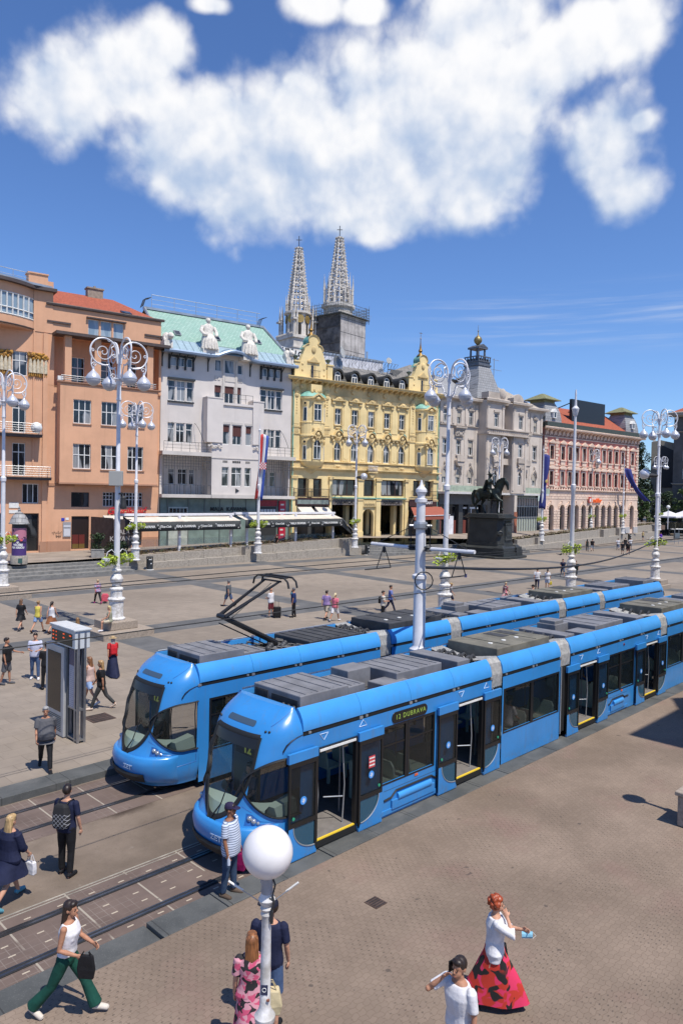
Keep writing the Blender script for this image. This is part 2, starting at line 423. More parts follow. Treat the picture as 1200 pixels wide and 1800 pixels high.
sheet('track_bed',M_slab,-60,260,-10.6,-13.08,0.0)
sheet('track_bed',M_asph,-60,260,-13.08,-17.95,0.004)
sheet('track_bed',M_slab,-60,260,-15.55,-17.70,0.008)
sheet('plaza',M_plaza,-80,260,-18.3,-62.0,PLAT,ds=6,zf=gz,dn=2.2)
mb=MB()
s=-40.0
while s<200:
 L=1.32 if s>-12 else 4
 up=0.02*random.random()
 if s<5.4:up=-0.06
 mb.box(s,s+L-0.012,10.42,11.0+(0.0 if s>5.4 else 0.05),-0.02,PLAT+0.004+up);s+=L
o=tobj(mb.build('kerb',M_kerb,bevel=0.012));tag(o,kind='structure')
mb=MB();s=-40.0
while s<200:
 L=2.1;mb.box(s,s+L-0.012,17.75,18.45,-0.02,PLAT+0.03+0.012*random.random());s+=L
o=tobj(mb.build('kerb',M_kerb,bevel=0.012));tag(o,kind='structure')
for y in(12.05-0.53,12.05+0.53,16.62-0.53,16.62+0.53):
 mb=MB();mb.box(-60,260,y-0.075,y+0.085,-0.02,0.014,m=1);mb.box(-60,260,y-0.05,y+0.0,0.013,0.022);mb.box(-60,260,y+0.045,y+0.075,0.013,0.02)
 o=tobj(mb.build('rail',[M_steel,M_groove]));tag(o,'grooved steel tram rail set flush in the '+('near track' if y<14 else 'far track')+(' on its outer side' if(y<12 or y>17)else ' on its inner side'),'rail','tram rails','structure')
mb=MB();mb.box(-60,120,13.06,13.09,0.0,0.012);mb.box(-60,120,12.98,13.0,0.0,0.01)
o=tobj(mb.build('joint_strip',mat('joint_pale',(0.33,0.30,0.25),0.9,var=0.4,vs=2)));tag(o,kind='structure')
mb=MB();rows=[]
for i in range(0,33):
 k=i/32
 row=[]
 for j in range(0,90):
  s=8+j*2.6
  n0=-61.0 if s<64.5 else(-61.0+(s-64.5)*0.373 if s<86.5 else-52.8-(s-86.5)*0.083)
  n1=-103 if s<120 else-112
  n=n0+(n1-n0)*k
  p=P(s,n);row.append((s,-n,terrace_z(p)))
 rows.append(row)
mb.grid(rows)
M_terr=M_plaza.copy();M_terr.name='terrace_stone'
o=tobj(mb.build('pavement',mat('upper_paving',(0.285,0.238,0.196),0.85,var=0.25,vs=0.5,bump=0.2,bs=30)));tag(o,kind='structure')
def steps(name,s0,s1,na,nb,z1,k=4,depth=0.42):
 mb=MB();z0=gz(s0,na)-0.1
 for i in range(k):
  zt=z0+0.1+(z1-z0-0.1)*(i+1)/k;d=depth*(k-1-i)
  mb.prism([(s0,-na-d),(s1,-nb-d),(s1,-nb+1.4),(s0,-na+1.4)],z0,zt-0.004*(k-i),'z')
 o=tobj(mb.build(name,mat('step_stone',(0.20,0.195,0.185),0.8,var=0.3,vs=3,bump=0.1),bevel=0.01));tag(o,kind='structure');return o
steps('steps',8,33.0,-60.6,-60.6,1.205,4,0.75)
steps('steps',64.2,86.5,-60.8,-52.2,1.36,4,0.6)
# -- building kit
def glass_mat(name,dark,light,f0,cz=0.0):
 pass
 m=bpy.data.materials.new(name);m.use_nodes=True;_M[name]=m
 t=NT(m.node_tree);b=t.n['Principled BSDF']
 co=t.node('ShaderNodeTexCoord').outputs['Object'];x,y,z=t.sep(co)
 oi=t.node('ShaderNodeObjectInfo').outputs['Random']
 fold=t.noise(t.comb(t.math('MULTIPLY',x,9.0),0.0,t.math('MULTIPLY',oi,40.0)),1.0,2,0.5)
 has=t.ramp(t.noise(t.comb(t.math('MULTIPLY',x,1.3),t.math('MULTIPLY',z,0.35),t.math('MULTIPLY',oi,77.0)),1.0,1,0.4),f0,f0+0.06)
 k=t.math('MULTIPLY',has,t.math('ADD',0.45,t.math('MULTIPLY',fold,0.8)))
 t.l.new(t.mix(k,c4(dark),c4(light)),b.inputs['Base Color'])
 b.inputs['Roughness'].default_value=0.06;b.inputs['Specular IOR Level'].default_value=0.65
 bn=t.node('ShaderNodeBump');bn.inputs['Strength'].default_value=0.04;bn.inputs['Distance'].default_value=0.05
 t.l.new(t.noise(co,1.2,2),bn.inputs['Height']);t.l.new(bn.outputs[0],b.inputs['Normal'])
 return m
G_win=glass_mat('window_glass',(0.018,0.021,0.024),(0.30,0.31,0.32),0.50)
G_dark=glass_mat('dark_glass',(0.012,0.013,0.015),(0.07,0.075,0.08),0.52)
G_blind=glass_mat('blind_glass',(0.22,0.30,0.37),(0.34,0.42,0.48),0.50)
G_green=mat('shop_glass',(0.20,0.27,0.25),0.12,spec=0.6,var=0.3,vs=0.6)
W_white=mat('white_frame',(0.72,0.72,0.70),0.5,var=0.12,vs=4)
W_brown=mat('brown_frame',(0.045,0.022,0.017),0.5,var=0.3,vs=4)
W_dark=mat('dark_frame',(0.035,0.037,0.04),0.5)
M_iron=mat('iron',(0.035,0.036,0.038),0.55,0.3)
M_zinc=mat('zinc_sheet',(0.42,0.44,0.46),0.4,0.6,var=0.2,vs=1.0)
M_gutter=mat('gutter_brown',(0.075,0.055,0.05),0.6,var=0.2)
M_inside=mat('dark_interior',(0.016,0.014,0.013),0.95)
def stucco(name,c,c2=None,rough=0.9,amt=0.14):
 m=bpy.data.materials.new(name);m.use_nodes=True;_M[name]=m
 t=NT(m.node_tree);b=t.n['Principled BSDF'];b.inputs['Roughness'].default_value=rough;b.inputs['Specular IOR Level'].default_value=0.2
 co=t.node('ShaderNodeTexCoord').outputs['Object']
 n=t.noise(co,0.45,6,0.62)
 st=t.noise(t.vmath('MULTIPLY',co,(2.2,2.2,0.16)),1.0,4,0.6)
 col=t.mix(t.ramp(n,0.3,0.7),c4(tuple(v*(1-amt)for v in c)),c4(tuple(min(1,v*(1+amt*.4))for v in c)))
 col=t.mix(t.math('MULTIPLY',t.ramp(st,0.52,0.8),0.30),col,c4(c2 or tuple(v*0.62 for v in c)))
 t.l.new(col,b.inputs['Base Color'])
 bn=t.node('ShaderNodeBump');bn.inputs['Strength'].default_value=0.12;bn.inputs['Distance'].default_value=0.01
 t.l.new(t.noise(co,25,3),bn.inputs['Height']);t.l.new(bn.outputs[0],b.inputs['Normal'])
 return m
M_orange=stucco('orange_stucco',(0.66,0.375,0.235),amt=0.10)
M_grey=stucco('pale_grey_stucco',(0.64,0.59,0.55),amt=0.08)
M_yellow=stucco('yellow_stucco',(0.80,0.63,0.325),(0.50,0.36,0.16))
M_yellow_t=stucco('yellow_trim',(0.68,0.52,0.265),(0.32,0.225,0.105),amt=0.3)
M_beige=stucco('beige_stone',(0.575,0.505,0.44),(0.33,0.285,0.245),amt=0.16)
M_beige_t=stucco('beige_trim',(0.50,0.435,0.375),(0.25,0.21,0.18),amt=0.3)
M_red=stucco('red_stucco',(0.53,0.215,0.175),(0.34,0.13,0.11))
M_cream=stucco('cream_trim',(0.72,0.55,0.44),(0.40,0.29,0.23),amt=0.2)
M_tile=mat('red_tiles',(0.34,0.085,0.042),0.85,var=0.35,vs=5,bump=0.4,bs=9)
M_copper=mat('green_copper',(0.19,0.42,0.345),0.6,var=0.35,vs=1.6)
def tiles_mat(name,c1,c2,bw,bh,mortar=(0.5,0.5,0.5)):
 m=bpy.data.materials.new(name);m.use_nodes=True;_M[name]=m
 t=NT(m.node_tree);b=t.n['Principled BSDF'];b.inputs['Roughness'].default_value=0.55
 co=t.node('ShaderNodeTexCoord').outputs['Object'];x,y,z=t.sep(co)
 br=t.node('ShaderNodeTexBrick');br.offset=0.5;br.inputs['Scale'].default_value=1
 br.inputs['Brick Width'].default_value=bw;br.inputs['Row Height'].default_value=bh;br.inputs['Mortar Size'].default_value=bh*0.07
 br.inputs['Color1'].default_value=c4(c1);br.inputs['Color2'].default_value=c4(c2);br.inputs['Mortar'].default_value=c4(tuple(a*0.55 for a in c1));br.inputs['Bias'].default_value=0.0
 t.l.new(t.comb(x,t.math('ADD',z,t.math('MULTIPLY',y,0.3)),0.0),br.inputs['Vector'])
 col=t.mix(t.math('MULTIPLY',t.ramp(t.noise(co,1.1,4),0.4,0.75),0.35),br.outputs[0],c4(tuple(a*0.7 for a in c2)))
 t.l.new(col,b.inputs['Base Color'])
 bn=t.node('ShaderNodeBump');bn.inputs['Strength'].default_value=0.5;bn.inputs['Distance'].default_value=0.02;bn.invert=True
 t.l.new(br.outputs['Fac'],bn.inputs['Height']);t.l.new(bn.outputs[0],b.inputs['Normal'])
 return m
M_gtile=tiles_mat('green_tiles',(0.24,0.40,0.33),(0.31,0.46,0.39),0.42,0.30)
M_slate=tiles_mat('grey_slate',(0.20,0.185,0.16),(0.26,0.24,0.21),0.5,0.35)
M_slate_d=tiles_mat('dark_slate',(0.045,0.045,0.042),(0.075,0.075,0.07),0.5,0.35)
M_slate_g=tiles_mat('zinc_shingle',(0.27,0.27,0.27),(0.33,0.33,0.335),0.5,0.4)
M_statue=mat('white_stone',(0.66,0.62,0.56),0.85,var=0.25,vs=5,bump=0.2)
def wall(mb,u0,u1,z0,z1,v=0.0,holes=(),d=0.22,m=0,mr=None):
 pass
 mr=m if mr is None else mr
 us=sorted({u0,u1,*[h[0]for h in holes],*[h[1]for h in holes]});zs=sorted({z0,z1,*[h[2]for h in holes],*[h[3]for h in holes]})
 us=[a for a in us if u0-1e-6<=a<=u1+1e-6];zs=[a for a in zs if z0-1e-6<=a<=z1+1e-6]
 for i in range(len(us)-1):
  for j in range(len(zs)-1):
   cu,cz=(us[i]+us[i+1])/2,(zs[j]+zs[j+1])/2
   if any(h[0]<cu<h[1]and h[2]<cz<h[3]for h in holes):continue
   mb.poly([(us[i],v,zs[j]),(us[i+1],v,zs[j]),(us[i+1],v,zs[j+1]),(us[i],v,zs[j+1])],m)
 for a,b,c,e in holes:
  mb.poly([(a,v,c),(a,v+d,c),(a,v+d,e),(a,v,e)],mr);mb.poly([(b,v,c),(b,v,e),(b,v+d,e),(b,v+d,c)],mr)
  mb.poly([(a,v,e),(a,v+d,e),(b,v+d,e),(b,v,e)],mr);mb.poly([(a,v,c),(b,v,c),(b,v+d,c),(a,v+d,c)],mr)
def arch_fill(mb,u0,u1,zs,z1,v,d,m=0,n=10,pointed=False):
 pass
 c=(u0+u1)/2;r=(u1-u0)/2;h=z1-zs
 pts=[]
 for i in range(n+1):
  a=math.pi*i/n;x=-math.cos(a);y=math.sin(a)
  if pointed:y=1-abs(x)**1.55
  pts.append((c+r*x,zs+h*y))
 for side in(0,1):
  pp=pts[:n//2+1]if side==0 else pts[n//2:]
  cor=(u0,z1)if side==0 else(u1,z1)
  mb.poly([(p[0],v,p[1])for p in pp]+[(cor[0],v,cor[1])],m)
 for i in range(n):mb.poly([(pts[i][0],v,pts[i][1]),(pts[i+1][0],v,pts[i+1][1]),(pts[i+1][0],v+d,pts[i+1][1]),(pts[i][0],v+d,pts[i][1])],m)
def win(parent,u0,u1,z0,z1,v=0.0,nx=2,tr=(0.68,),fm=None,pm=None,t=0.07,sill=None,name='window',inset=0.14,rows=None):
 pass
 fm=fm or W_white;pm=pm or G_win;w,h=u1-u0,z1-z0;cx=(u0+u1)/2
 key=(round(w,2),round(h,2),nx,tr,fm.name,t)
 if key not in _WIN:
  mb=MB();H=w/2
  mb.box(-H,-H+t,0,0.06,0,h);mb.box(H-t,H,0,0.06,0,h)
  mb.box(-H+t,H-t,0,0.06,0,t);mb.box(-H+t,H-t,0,0.06,h-t,h)
  for q in tr:mb.box(-H+t,H-t,-0.006,0.06,h*q-t*0.55,h*q+t*0.55)
  for i in range(1,nx):x=-H+w*i/nx;mb.box(x-t*0.55,x+t*0.55,0.004,0.055,t,h-t)
  _WIN[key]=mb.build('window',fm).data;bpy.data.objects.remove([o for o in bpy.data.objects if o.data==_WIN[key]][0])
 o=bpy.data.objects.new(name,_WIN[key]);COL.objects.link(o);o.parent=parent;o.location=(cx,v+inset,z0)
 pk=('pane',round(w,2),round(h,2),pm.name)
 if pk not in _WIN:
  mb=MB();mb.box(-w/2+0.01,w/2-0.01,0.03,0.045,0.01,h-0.01);_WIN[pk]=mb.build('pane',pm).data;bpy.data.objects.remove([q for q in bpy.data.objects if q.data==_WIN[pk]][0])
 p=bpy.data.objects.new('pane',_WIN[pk]);COL.objects.link(p);p.parent=o
 if sill is not None:
  mb=MB();mb.box(-w/2-0.12,w/2+0.12,-inset-0.16,-inset-0.002,-0.13,-0.005);q=mb.build('sill',sill,o,bevel=0.015)
 return o
_WIN={}
def cornice(mb,u0,u1,z,prof,v=0.0,m=0,ends=True):
 pass
 n=len(prof)
 a=[(u0-(p[0]if ends else 0),v-p[0],z+p[1])for p in prof];b=[(u1+(p[0]if ends else 0),v-p[0],z+p[1])for p in prof]
 mb._add(a+b,[(i,i+1,n+i+1,n+i)for i in range(n-1)]+[tuple(range(n)),tuple(range(2*n-1,n-1,-1))],m)
 mb._add([(a[0][0],v,a[0][2]),(a[-1][0],v,a[-1][2]),(b[-1][0],v,b[-1][2]),(b[0][0],v,b[0][2])],[(0,1,2,3)],m)
PROF=lambda o,h:[(0,0),(o*.25,0),(o*.3,h*.25),(o*.55,h*.45),(o*.6,h*.6),(o,h*.62),(o,h*.95),(o*.9,h),(0,h+0.02)]
def rail(parent,pts,h,m,name='railing',bars=5,posts=1.2,r=0.022,vertical=False,step=0.13):
 mb=MB()
 for i in range(len(pts)-1):
  a,b=Vector(pts[i]),Vector(pts[i+1]);L=(b-a).length
  if vertical:
   mb.tube([a+Vector((0,0,h)),b+Vector((0,0,h))],r*1.3,5);mb.tube([a+Vector((0,0,.1)),b+Vector((0,0,.1))],r,4)
   for k in range(int(L/step)+1):q=a.lerp(b,min(1,k*step/L));mb.tube([q,q+Vector((0,0,h))],r*.6,4)
  else:
   for k in range(bars):z=h*(k+1)/bars;mb.tube([a+Vector((0,0,z)),b+Vector((0,0,z))],r*(1.2 if k==bars-1 else .7),5)
  for k in range(int(L/posts)+1):q=a.lerp(b,min(1,k*posts/L));mb.tube([q,q+Vector((0,0,h))],r,5)
 return mb.build(name,m,parent)
def front_thing(front,name,label,cat='building',z=0.0):
 return thing(name,label,cat,front.p0+Vector((0,0,z)),front.rz)
BD=16.0
def body(mb,u0,u1,z0,z1,v0=0.0,v1=BD,m=0):
 pass
 mb.box(u0,u1,v0,v1,z0,z1,m,skip='f')
# === orange building
def orange():
 b=front_thing(FO,'orange_building','orange stucco building with a loggia, a projecting bay and red tiled roof')
 mb=MB()
 H=[(2.61,4.33,5.83,7.27),(5.66,9.72,5.89,7.33),(2.66,4.34,1.7,4.92),(5.69,9.7,1.9,4.98),(4.05,5.1,22.65,24.3),(5.27,6.35,22.65,24.3),(6.52,7.55,22.65,24.3)]
 wall(mb,0.35,11.45,0.9,17.5,0,H[:4],0.25);wall(mb,0.35,11.45,22.3,25.1,0,H[4:],0.25)
 LH=[(2.75,4.05,17.9,20.6),(5.6,6.9,17.9,20.6),(8.0,9.3,17.9,20.6)]
 wall(mb,0.9,11.45,17.45,22.3,1.1,LH,0.2)
 mb.box(0.35,0.9,0,1.1,17.45,22.3);mb.box(11.2,11.45,-0.2,1.1,17.45,22.3)
 mb.box(0.9,11.2,0.0,1.1,17.3,17.5);mb.box(0.9,11.2,0.0,1.1,22.28,22.5)
 BH=[(2.42,4.1,13.9,16.2),(5.08,6.68,13.9,16.2),(7.7,9.3,13.9,16.2),(2.42,4.1,9.55,11.95),(5.08,6.68,9.55,11.95),(7.7,9.3,9.55,11.95)]
 wall(mb,1.2,10.75,8.2,17.75,-1.2,BH,0.2)
 mb.box(1.2,10.75,-1.2,0,8.2,17.75,skip='fk')
 for a in(1.62,4.4,7.0,9.65):mb.box(a,a+0.62,-1.1,-0.5,17.75,22.2)
 body(mb,0.35,11.45,0.9,25.1)
 WH=[(-2.8,-1.5,18.1,20.35),(-2.77,-1.6,12.75,15.95),(-2.75,-1.6,8.75,11.8),(-1.85,-0.4,6.15,8.0),(-1.8,-0.35,1.6,5.2),(-7.2,-5.9,18.1,20.35),(-7.2,-5.9,12.75,15.95),(-7.2,-5.9,8.75,11.8),(-6.5,-3.4,1.6,5.2)]
 wall(mb,-13,0.35,0.9,22.4,0.0,WH,0.25)
 wall(mb,-1.0,0.75,22.4,26.3,-0.05,(),0.2);body(mb,-13,0.75,0.9,26.3)
 mb.box(-0.12,0.32,-0.16,0.0,1.3,22.3);mb.box(-1.0,-0.88,-0.1,0,8.6,22.4)
 R0=7.0;cu=-5.6
 def bay(u):return-math.sqrt(max(0,R0*R0-(u-cu)**2))+math.sqrt(R0*R0-4.6**2)
 us=[cu-4.6+9.2*i/18 for i in range(19)]
 for i in range(18):
  a,c=us[i],us[i+1]
  for z0,z1 in((22.4,23.35),(25.4,26.3)):mb.poly([(a,bay(a),z0),(c,bay(c),z0),(c,bay(c),z1),(a,bay(a),z1)])
 mb.poly([(u,bay(u),22.4)for u in us]+[(us[-1],0,22.4),(us[0],0,22.4)])
 mb.build('wall',M_orange,b)
 m2=MB();wbm=MB()
 for i in range(0,18,1):
  a,c=us[i],us[i+1]
  m2.poly([(a,bay(a)+.08,23.35),(c,bay(c)+.08,23.35),(c,bay(c)+.08,25.4),(a,bay(a)+.08,25.4)])
  q=Vector((a,bay(a),0));wbm.tube([q+Vector((0,0,23.35)),q+Vector((0,0,25.4))],0.075,4)
 for z in(23.4,24.0,25.35):wbm.tube([(u,bay(u),z)for u in us],0.06,4)
 wb=wbm.build('window',W_white,b);tag(wb,'curved white ribbon window of the round bay');m2.build('pane',G_blind,wb)
 tm=MB()
 cornice(tm,1.0,10.9,17.62,[(0,0),(.06,0),(.16,.12),(.16,.2),(0,.22)],-1.2)
 cornice(tm,1.2,10.75,8.05,[(0,0),(.05,0),(.05,.15),(0,.15)],-1.2)
 tm.box(0.4,2.6,-0.06,0,1.0,2.5);tm.box(4.4,5.6,-0.06,0,1.0,2.6);tm.box(9.8,11.4,-0.06,0,1.0,2.75);tm.box(-13,-1.9,-0.06,0,0.9,2.4);tm.box(-0.3,0.33,-0.2,-0.162,0.9,2.5)
 tm.box(0.35,2.9,-0.08,0,7.85,8.0);tm.box(0.4,11.4,-0.04,0,8.0,8.1)
 for u in(2.42,5.08,7.7):
  for z in(13.9,9.55):tm.box(u-0.05,u+1.73,-1.3,-1.2,z-0.1,z-0.004)
 tm.build('moulding',stucco('orange_trim',(0.40,0.225,0.15)),b)
 rf=MB()
 rf.poly([(0.6,0.2,25.25),(11.4,0.2,25.25),(8.4,6.5,28.2),(0.6,6.5,28.2)]);rf.poly([(11.4,0.2,25.25),(11.4,13,25.25),(8.4,6.5,28.2)]);rf.poly([(0.6,6.5,28.2),(8.4,6.5,28.2),(11.4,13,25.25),(0.6,13,25.25)])
 rf.build('roof',M_tile,b)
 g=MB();cornice(g,0.3,11.5,25.05,[(0,0),(.22,.03),(.26,.2),(.2,.28),(-.3,.28)],0)
 g.box(0.7,11.9,-1.65,0.0,22.18,22.46);g.box(3.85,7.75,-0.3,0,24.35,24.47);g.box(0.2,2.4,-0.14,0,23.45,23.62);g.box(9.7,11.5,-0.14,0,23.45,23.62)
 cp=[(u,bay(u)-0.55)for u in us if u<-1.3]+[(-0.9,-0.55),(1.0,-0.55),(1.0,12),(-13,12),(-13,-0.5)]
 g.prism(cp,26.25,26.55,'z')
 g.tube([(us_,bay(us_)-.08,22.55)for us_ in us],0.07,5)
 g.build('gutter',M_gutter,b)
 mb=MB();cp=[(u,bay(u)-0.4)for u in us if u<-1.3]+[(0.6,-0.4),(0.6,11),(-12,11)]
 mb.prism(cp,26.55,26.75,'z');mb.build('flat_roof',M_zinc,b)
 c=MB();c.box(-1.3,0.45,0.8,1.9,26.7,28.0);c.box(0.45,1.05,1.2,1.9,26.5,27.6);c.box(-1.4,0.5,0.7,2.0,28.0,28.12);c.build('chimney',M_orange,b)
 c=MB();c.box(5.6,7.2,6.0,6.9,27.6,28.9);c.box(5.5,7.3,5.9,7.0,28.9,29.05);c.box(6.3,6.5,6.3,6.5,29.05,29.3);c.build('chimney',mat('old_plaster',(0.30,0.25,0.2),.9,var=.3),b)
 c=MB();c.M=Matrix.Translation((8.1,1.05,25.72))@Matrix.Rotation(R(25),4,'X');c.box(-.5,.5,-.45,.45,0,.08);c.build('skylight',G_dark,b)
 rail(b,[(-12,-0.2,26.7),(-6,-1.2,26.7),(-1.4,-0.1,26.7)],1.0,M_zinc,'roof_railing',2,1.6,0.03)
 for(u0,u1,z0,z1)in BH:win(b,u0,u1,z0,z1,-1.2,3,(0.56,),t=0.07)
 for(u0,u1,z0,z1)in LH:win(b,u0,u1,z0,z1,1.1,2,(0.62,),pm=G_dark)
 for(u0,u1,z0,z1)in H[4:]:win(b,u0,u1,z0,z1,0,1,(),pm=G_blind,t=0.06)
 win(b,*H[0],0,1,(),fm=W_dark,pm=G_dark)
 for k in range(4):win(b,5.68+k*1.01,5.68+(k+1)*1.01-0.02,5.9,7.32,0,3,(0.5,.75),pm=G_dark,fm=W_dark if k in(1,)else W_white,t=0.05)
 for q in WH[:3]+WH[5:8]:win(b,*q,0,2,(0.72 if q[2]<17 else 0.62,),pm=G_win if q[2]>17 else G_dark)
 win(b,*WH[3],0,3,(),pm=G_dark)
 dm=MB();dm.box(2.7,4.3,0.16,0.24,1.7,4.9);d=dm.build('door',mat('door_dark',(0.02,0.012,0.01),.4),b)
 dm=MB();dm.box(2.78,3.35,0.1,0.158,1.75,3.1);dm.box(3.4,3.95,0.1,0.158,1.75,3.1);dm.build('panel',mat('door_red',(0.12,0.02,0.015),.45),d)
 dm=MB();dm.box(2.78,3.35,0.09,0.098,1.75,2.2);dm.box(3.4,3.95,0.09,0.098,1.75,2.2);dm.build('kick_plate',mat('brass',(.35,.24,.08),.35,.8),d)
 for(u0,u1,z0,z1)in(H[3],WH[4],WH[8]):
  dm=MB();dm.box(u0,u1,0.3,0.5,z0,z1);o=dm.build('shop_window',G_dark,b)
  dm=MB();dm.box(u0-.02,u1+.02,0.2,0.29,z1-.12,z1);dm.box(u0,u0+.09,.2,.29,z0,z1-.12);dm.box(u1-.09,u1,.2,.29,z0,z1-.12);dm.build('frame',W_brown,o)
 gold=mat('ochre_glaze',(0.42,0.22,0.035),0.5,var=0.6,vs=3,col2=(0.10,0.035,0.01));cream=mat('cream_ceramic',(0.60,0.52,0.38),0.6,var=0.3,vs=6)
 rng=random.Random(3)
 for(u0,u1)in((-1.42,0.28),(-4.6,-2.9)):
  mb=MB();mb.box(u0,u1,-0.1,0,18.1,20.35);o=mb.build('relief',gold,b)
  m1=MB();m3=MB()
  n=5
  for k in range(n):
   u=u0+(k+.5)*(u1-u0)/n
   m1.loft([[(u+.17*w*math.cos(a),-0.1-.14*abs(math.sin(a))-.02,z)for a in[math.pi*i/6 for i in range(7)]]for z,w in((18.45,1.0),(19.0,1.05),(19.5,.8),(19.75,.45))])
   for q in range(7):m3.ball((u+rng.uniform(-.2,.2),-.16,19.75+rng.random()*.55),.1+.06*rng.random(),n=7,h=5)
   m3.tube([(u-.08,-.16,18.15),(u-.07,-.17,18.5)],.05,5);m3.tube([(u+.08,-.16,18.15),(u+.07,-.17,18.5)],.05,5)
  m1.build('drapery',cream,o,smooth=True);m3.build('foliage',gold,o,smooth=True)
 for z,u1 in((12.55,-0.35),(8.55,0.5)):
  mb=MB();mb.box(-9,u1,-1.15,0.0,z-0.2,z);mb.box(-9,u1+.05,-1.25,-.0,z,z+.07);o=mb.build('balcony',M_gutter,b)
  rail(o,[(-9,-1.1,z),(u1-.08,-1.1,z),(u1-.08,-.05,z)],1.05,M_zinc,'railing',5,1.4,0.022)
 rail(b,[(1.3,-1.12,17.85),(10.6,-1.12,17.85)],0.55,M_zinc,'loggia_railing',3,1.5,0.025)
 ac=MB();ac.box(1.0,1.5,-1.1,-.75,17.9,18.3);ac.build('air_conditioner',W_white,b,bevel=.02)
 mb=MB();mb.lathe([(0.05,.3),(.45,.1),(.5,.02),(.52,0),(.48,0),(.3,.05),(.0,.09)],18);o=mb.build('satellite_dish',W_white,b,smooth=True);o.location=(-0.85,-1.0,13.25);o.rotation_euler=(R(-62),R(-15),R(0));o.rotation_euler=(R(100),0,R(-25))
 pm=MB();pm.box(1.85,2.6,-.1,-.0,2.9,4.35);o=pm.build('notice_box',mat('box_grey',(.30,.30,.32),.5),b);pm=MB();pm.box(1.93,2.52,-.115,-.102,3.0,3.7);pm.box(1.9,2.55,-.118,-.102,3.86,4.05);pm.build('notice',mat('paper',(.55,.56,.6),.6),o)
 pm=MB();pm.box(1.7,2.0,-.03,0,4.45,4.75);pm.build('number_plate',mat('plate_blue',(.03,.05,.4),.4),b)
 pm=MB();pm.box(2.1,2.4,-.03,0,4.55,4.78);pm.build('plaque',W_white,b)
 pm=MB();pm.box(-3.0,-2.15,-.04,0,5.7,6.2);pm.build('plaque',W_white,b);pm=MB();pm.box(-3.0,-2.15,-.04,0,5.2,5.5);pm.build('plaque',W_white,b)
 for k,(u,z,w)in enumerate(((0.85,3.3,.9),(1.2,2.95,.5))):
  pts=[(u+w*i/14,-.012,z+.16*math.sin(i*2.3+k)+.05*math.sin(i*5))for i in range(15)]
  g=MB();g.tube(pts,.018,4);g.build('graffiti',mat('spray_black',(.03,.03,.035),.8),b)
 g=MB();g.tube([(-3.1+i*.07,-.075,3.2+.3*math.sin(i*1.9))for i in range(14)],.045,4);g.build('graffiti',mat('spray_red',(.6,.16,.08),.8),b)
 text_obj('shop_sign','Gavrilović',0.95,mat('sign_red',(.55,.02,.03),.4),b,(8.0,-.18,5.42),shear=.35,bold=.012,depth=.05)
 return b
orange()
# === grey building with the green roof
def figure_seated(mb,s=1.0):
 pass
 def ring(cx,cy,z,rx,ry,n=12):return[(cx+rx*math.cos(2*math.pi*k/n),cy+ry*math.sin(2*math.pi*k/n),z)for k in range(n)]
 mb.loft([ring(0,-.1,0,.8,.75),ring(0,-.12,.5,.72,.72),ring(0,-.1,1.0,.7,.68),ring(0,0,1.25,.66,.6),ring(0,.2,1.55,.5,.38),ring(0,.24,2.0,.5,.34),ring(0,.22,2.35,.56,.32),ring(0,.2,2.55,.3,.2),ring(0,.18,2.68,.14,.14)])
 mb.ball((0,.14,2.92),(.2,.23,.27));mb.ball((0,.22,2.98),(.23,.22,.24))
 for sx in(-1,1):mb.tube([(sx*.52,.2,2.35),(sx*.72,.05,1.85),(sx*.62,-.35,1.45),(sx*.35,-.6,1.35)],[.17,.16,.13,.09],8)
 for k in range(7):a=-1.2+k*.4;mb.tube([(.65*math.sin(a),-.1-.66*math.cos(a),1.0),(.8*math.sin(a),-.12-.76*math.cos(a),.05)],[.05,.09],6)
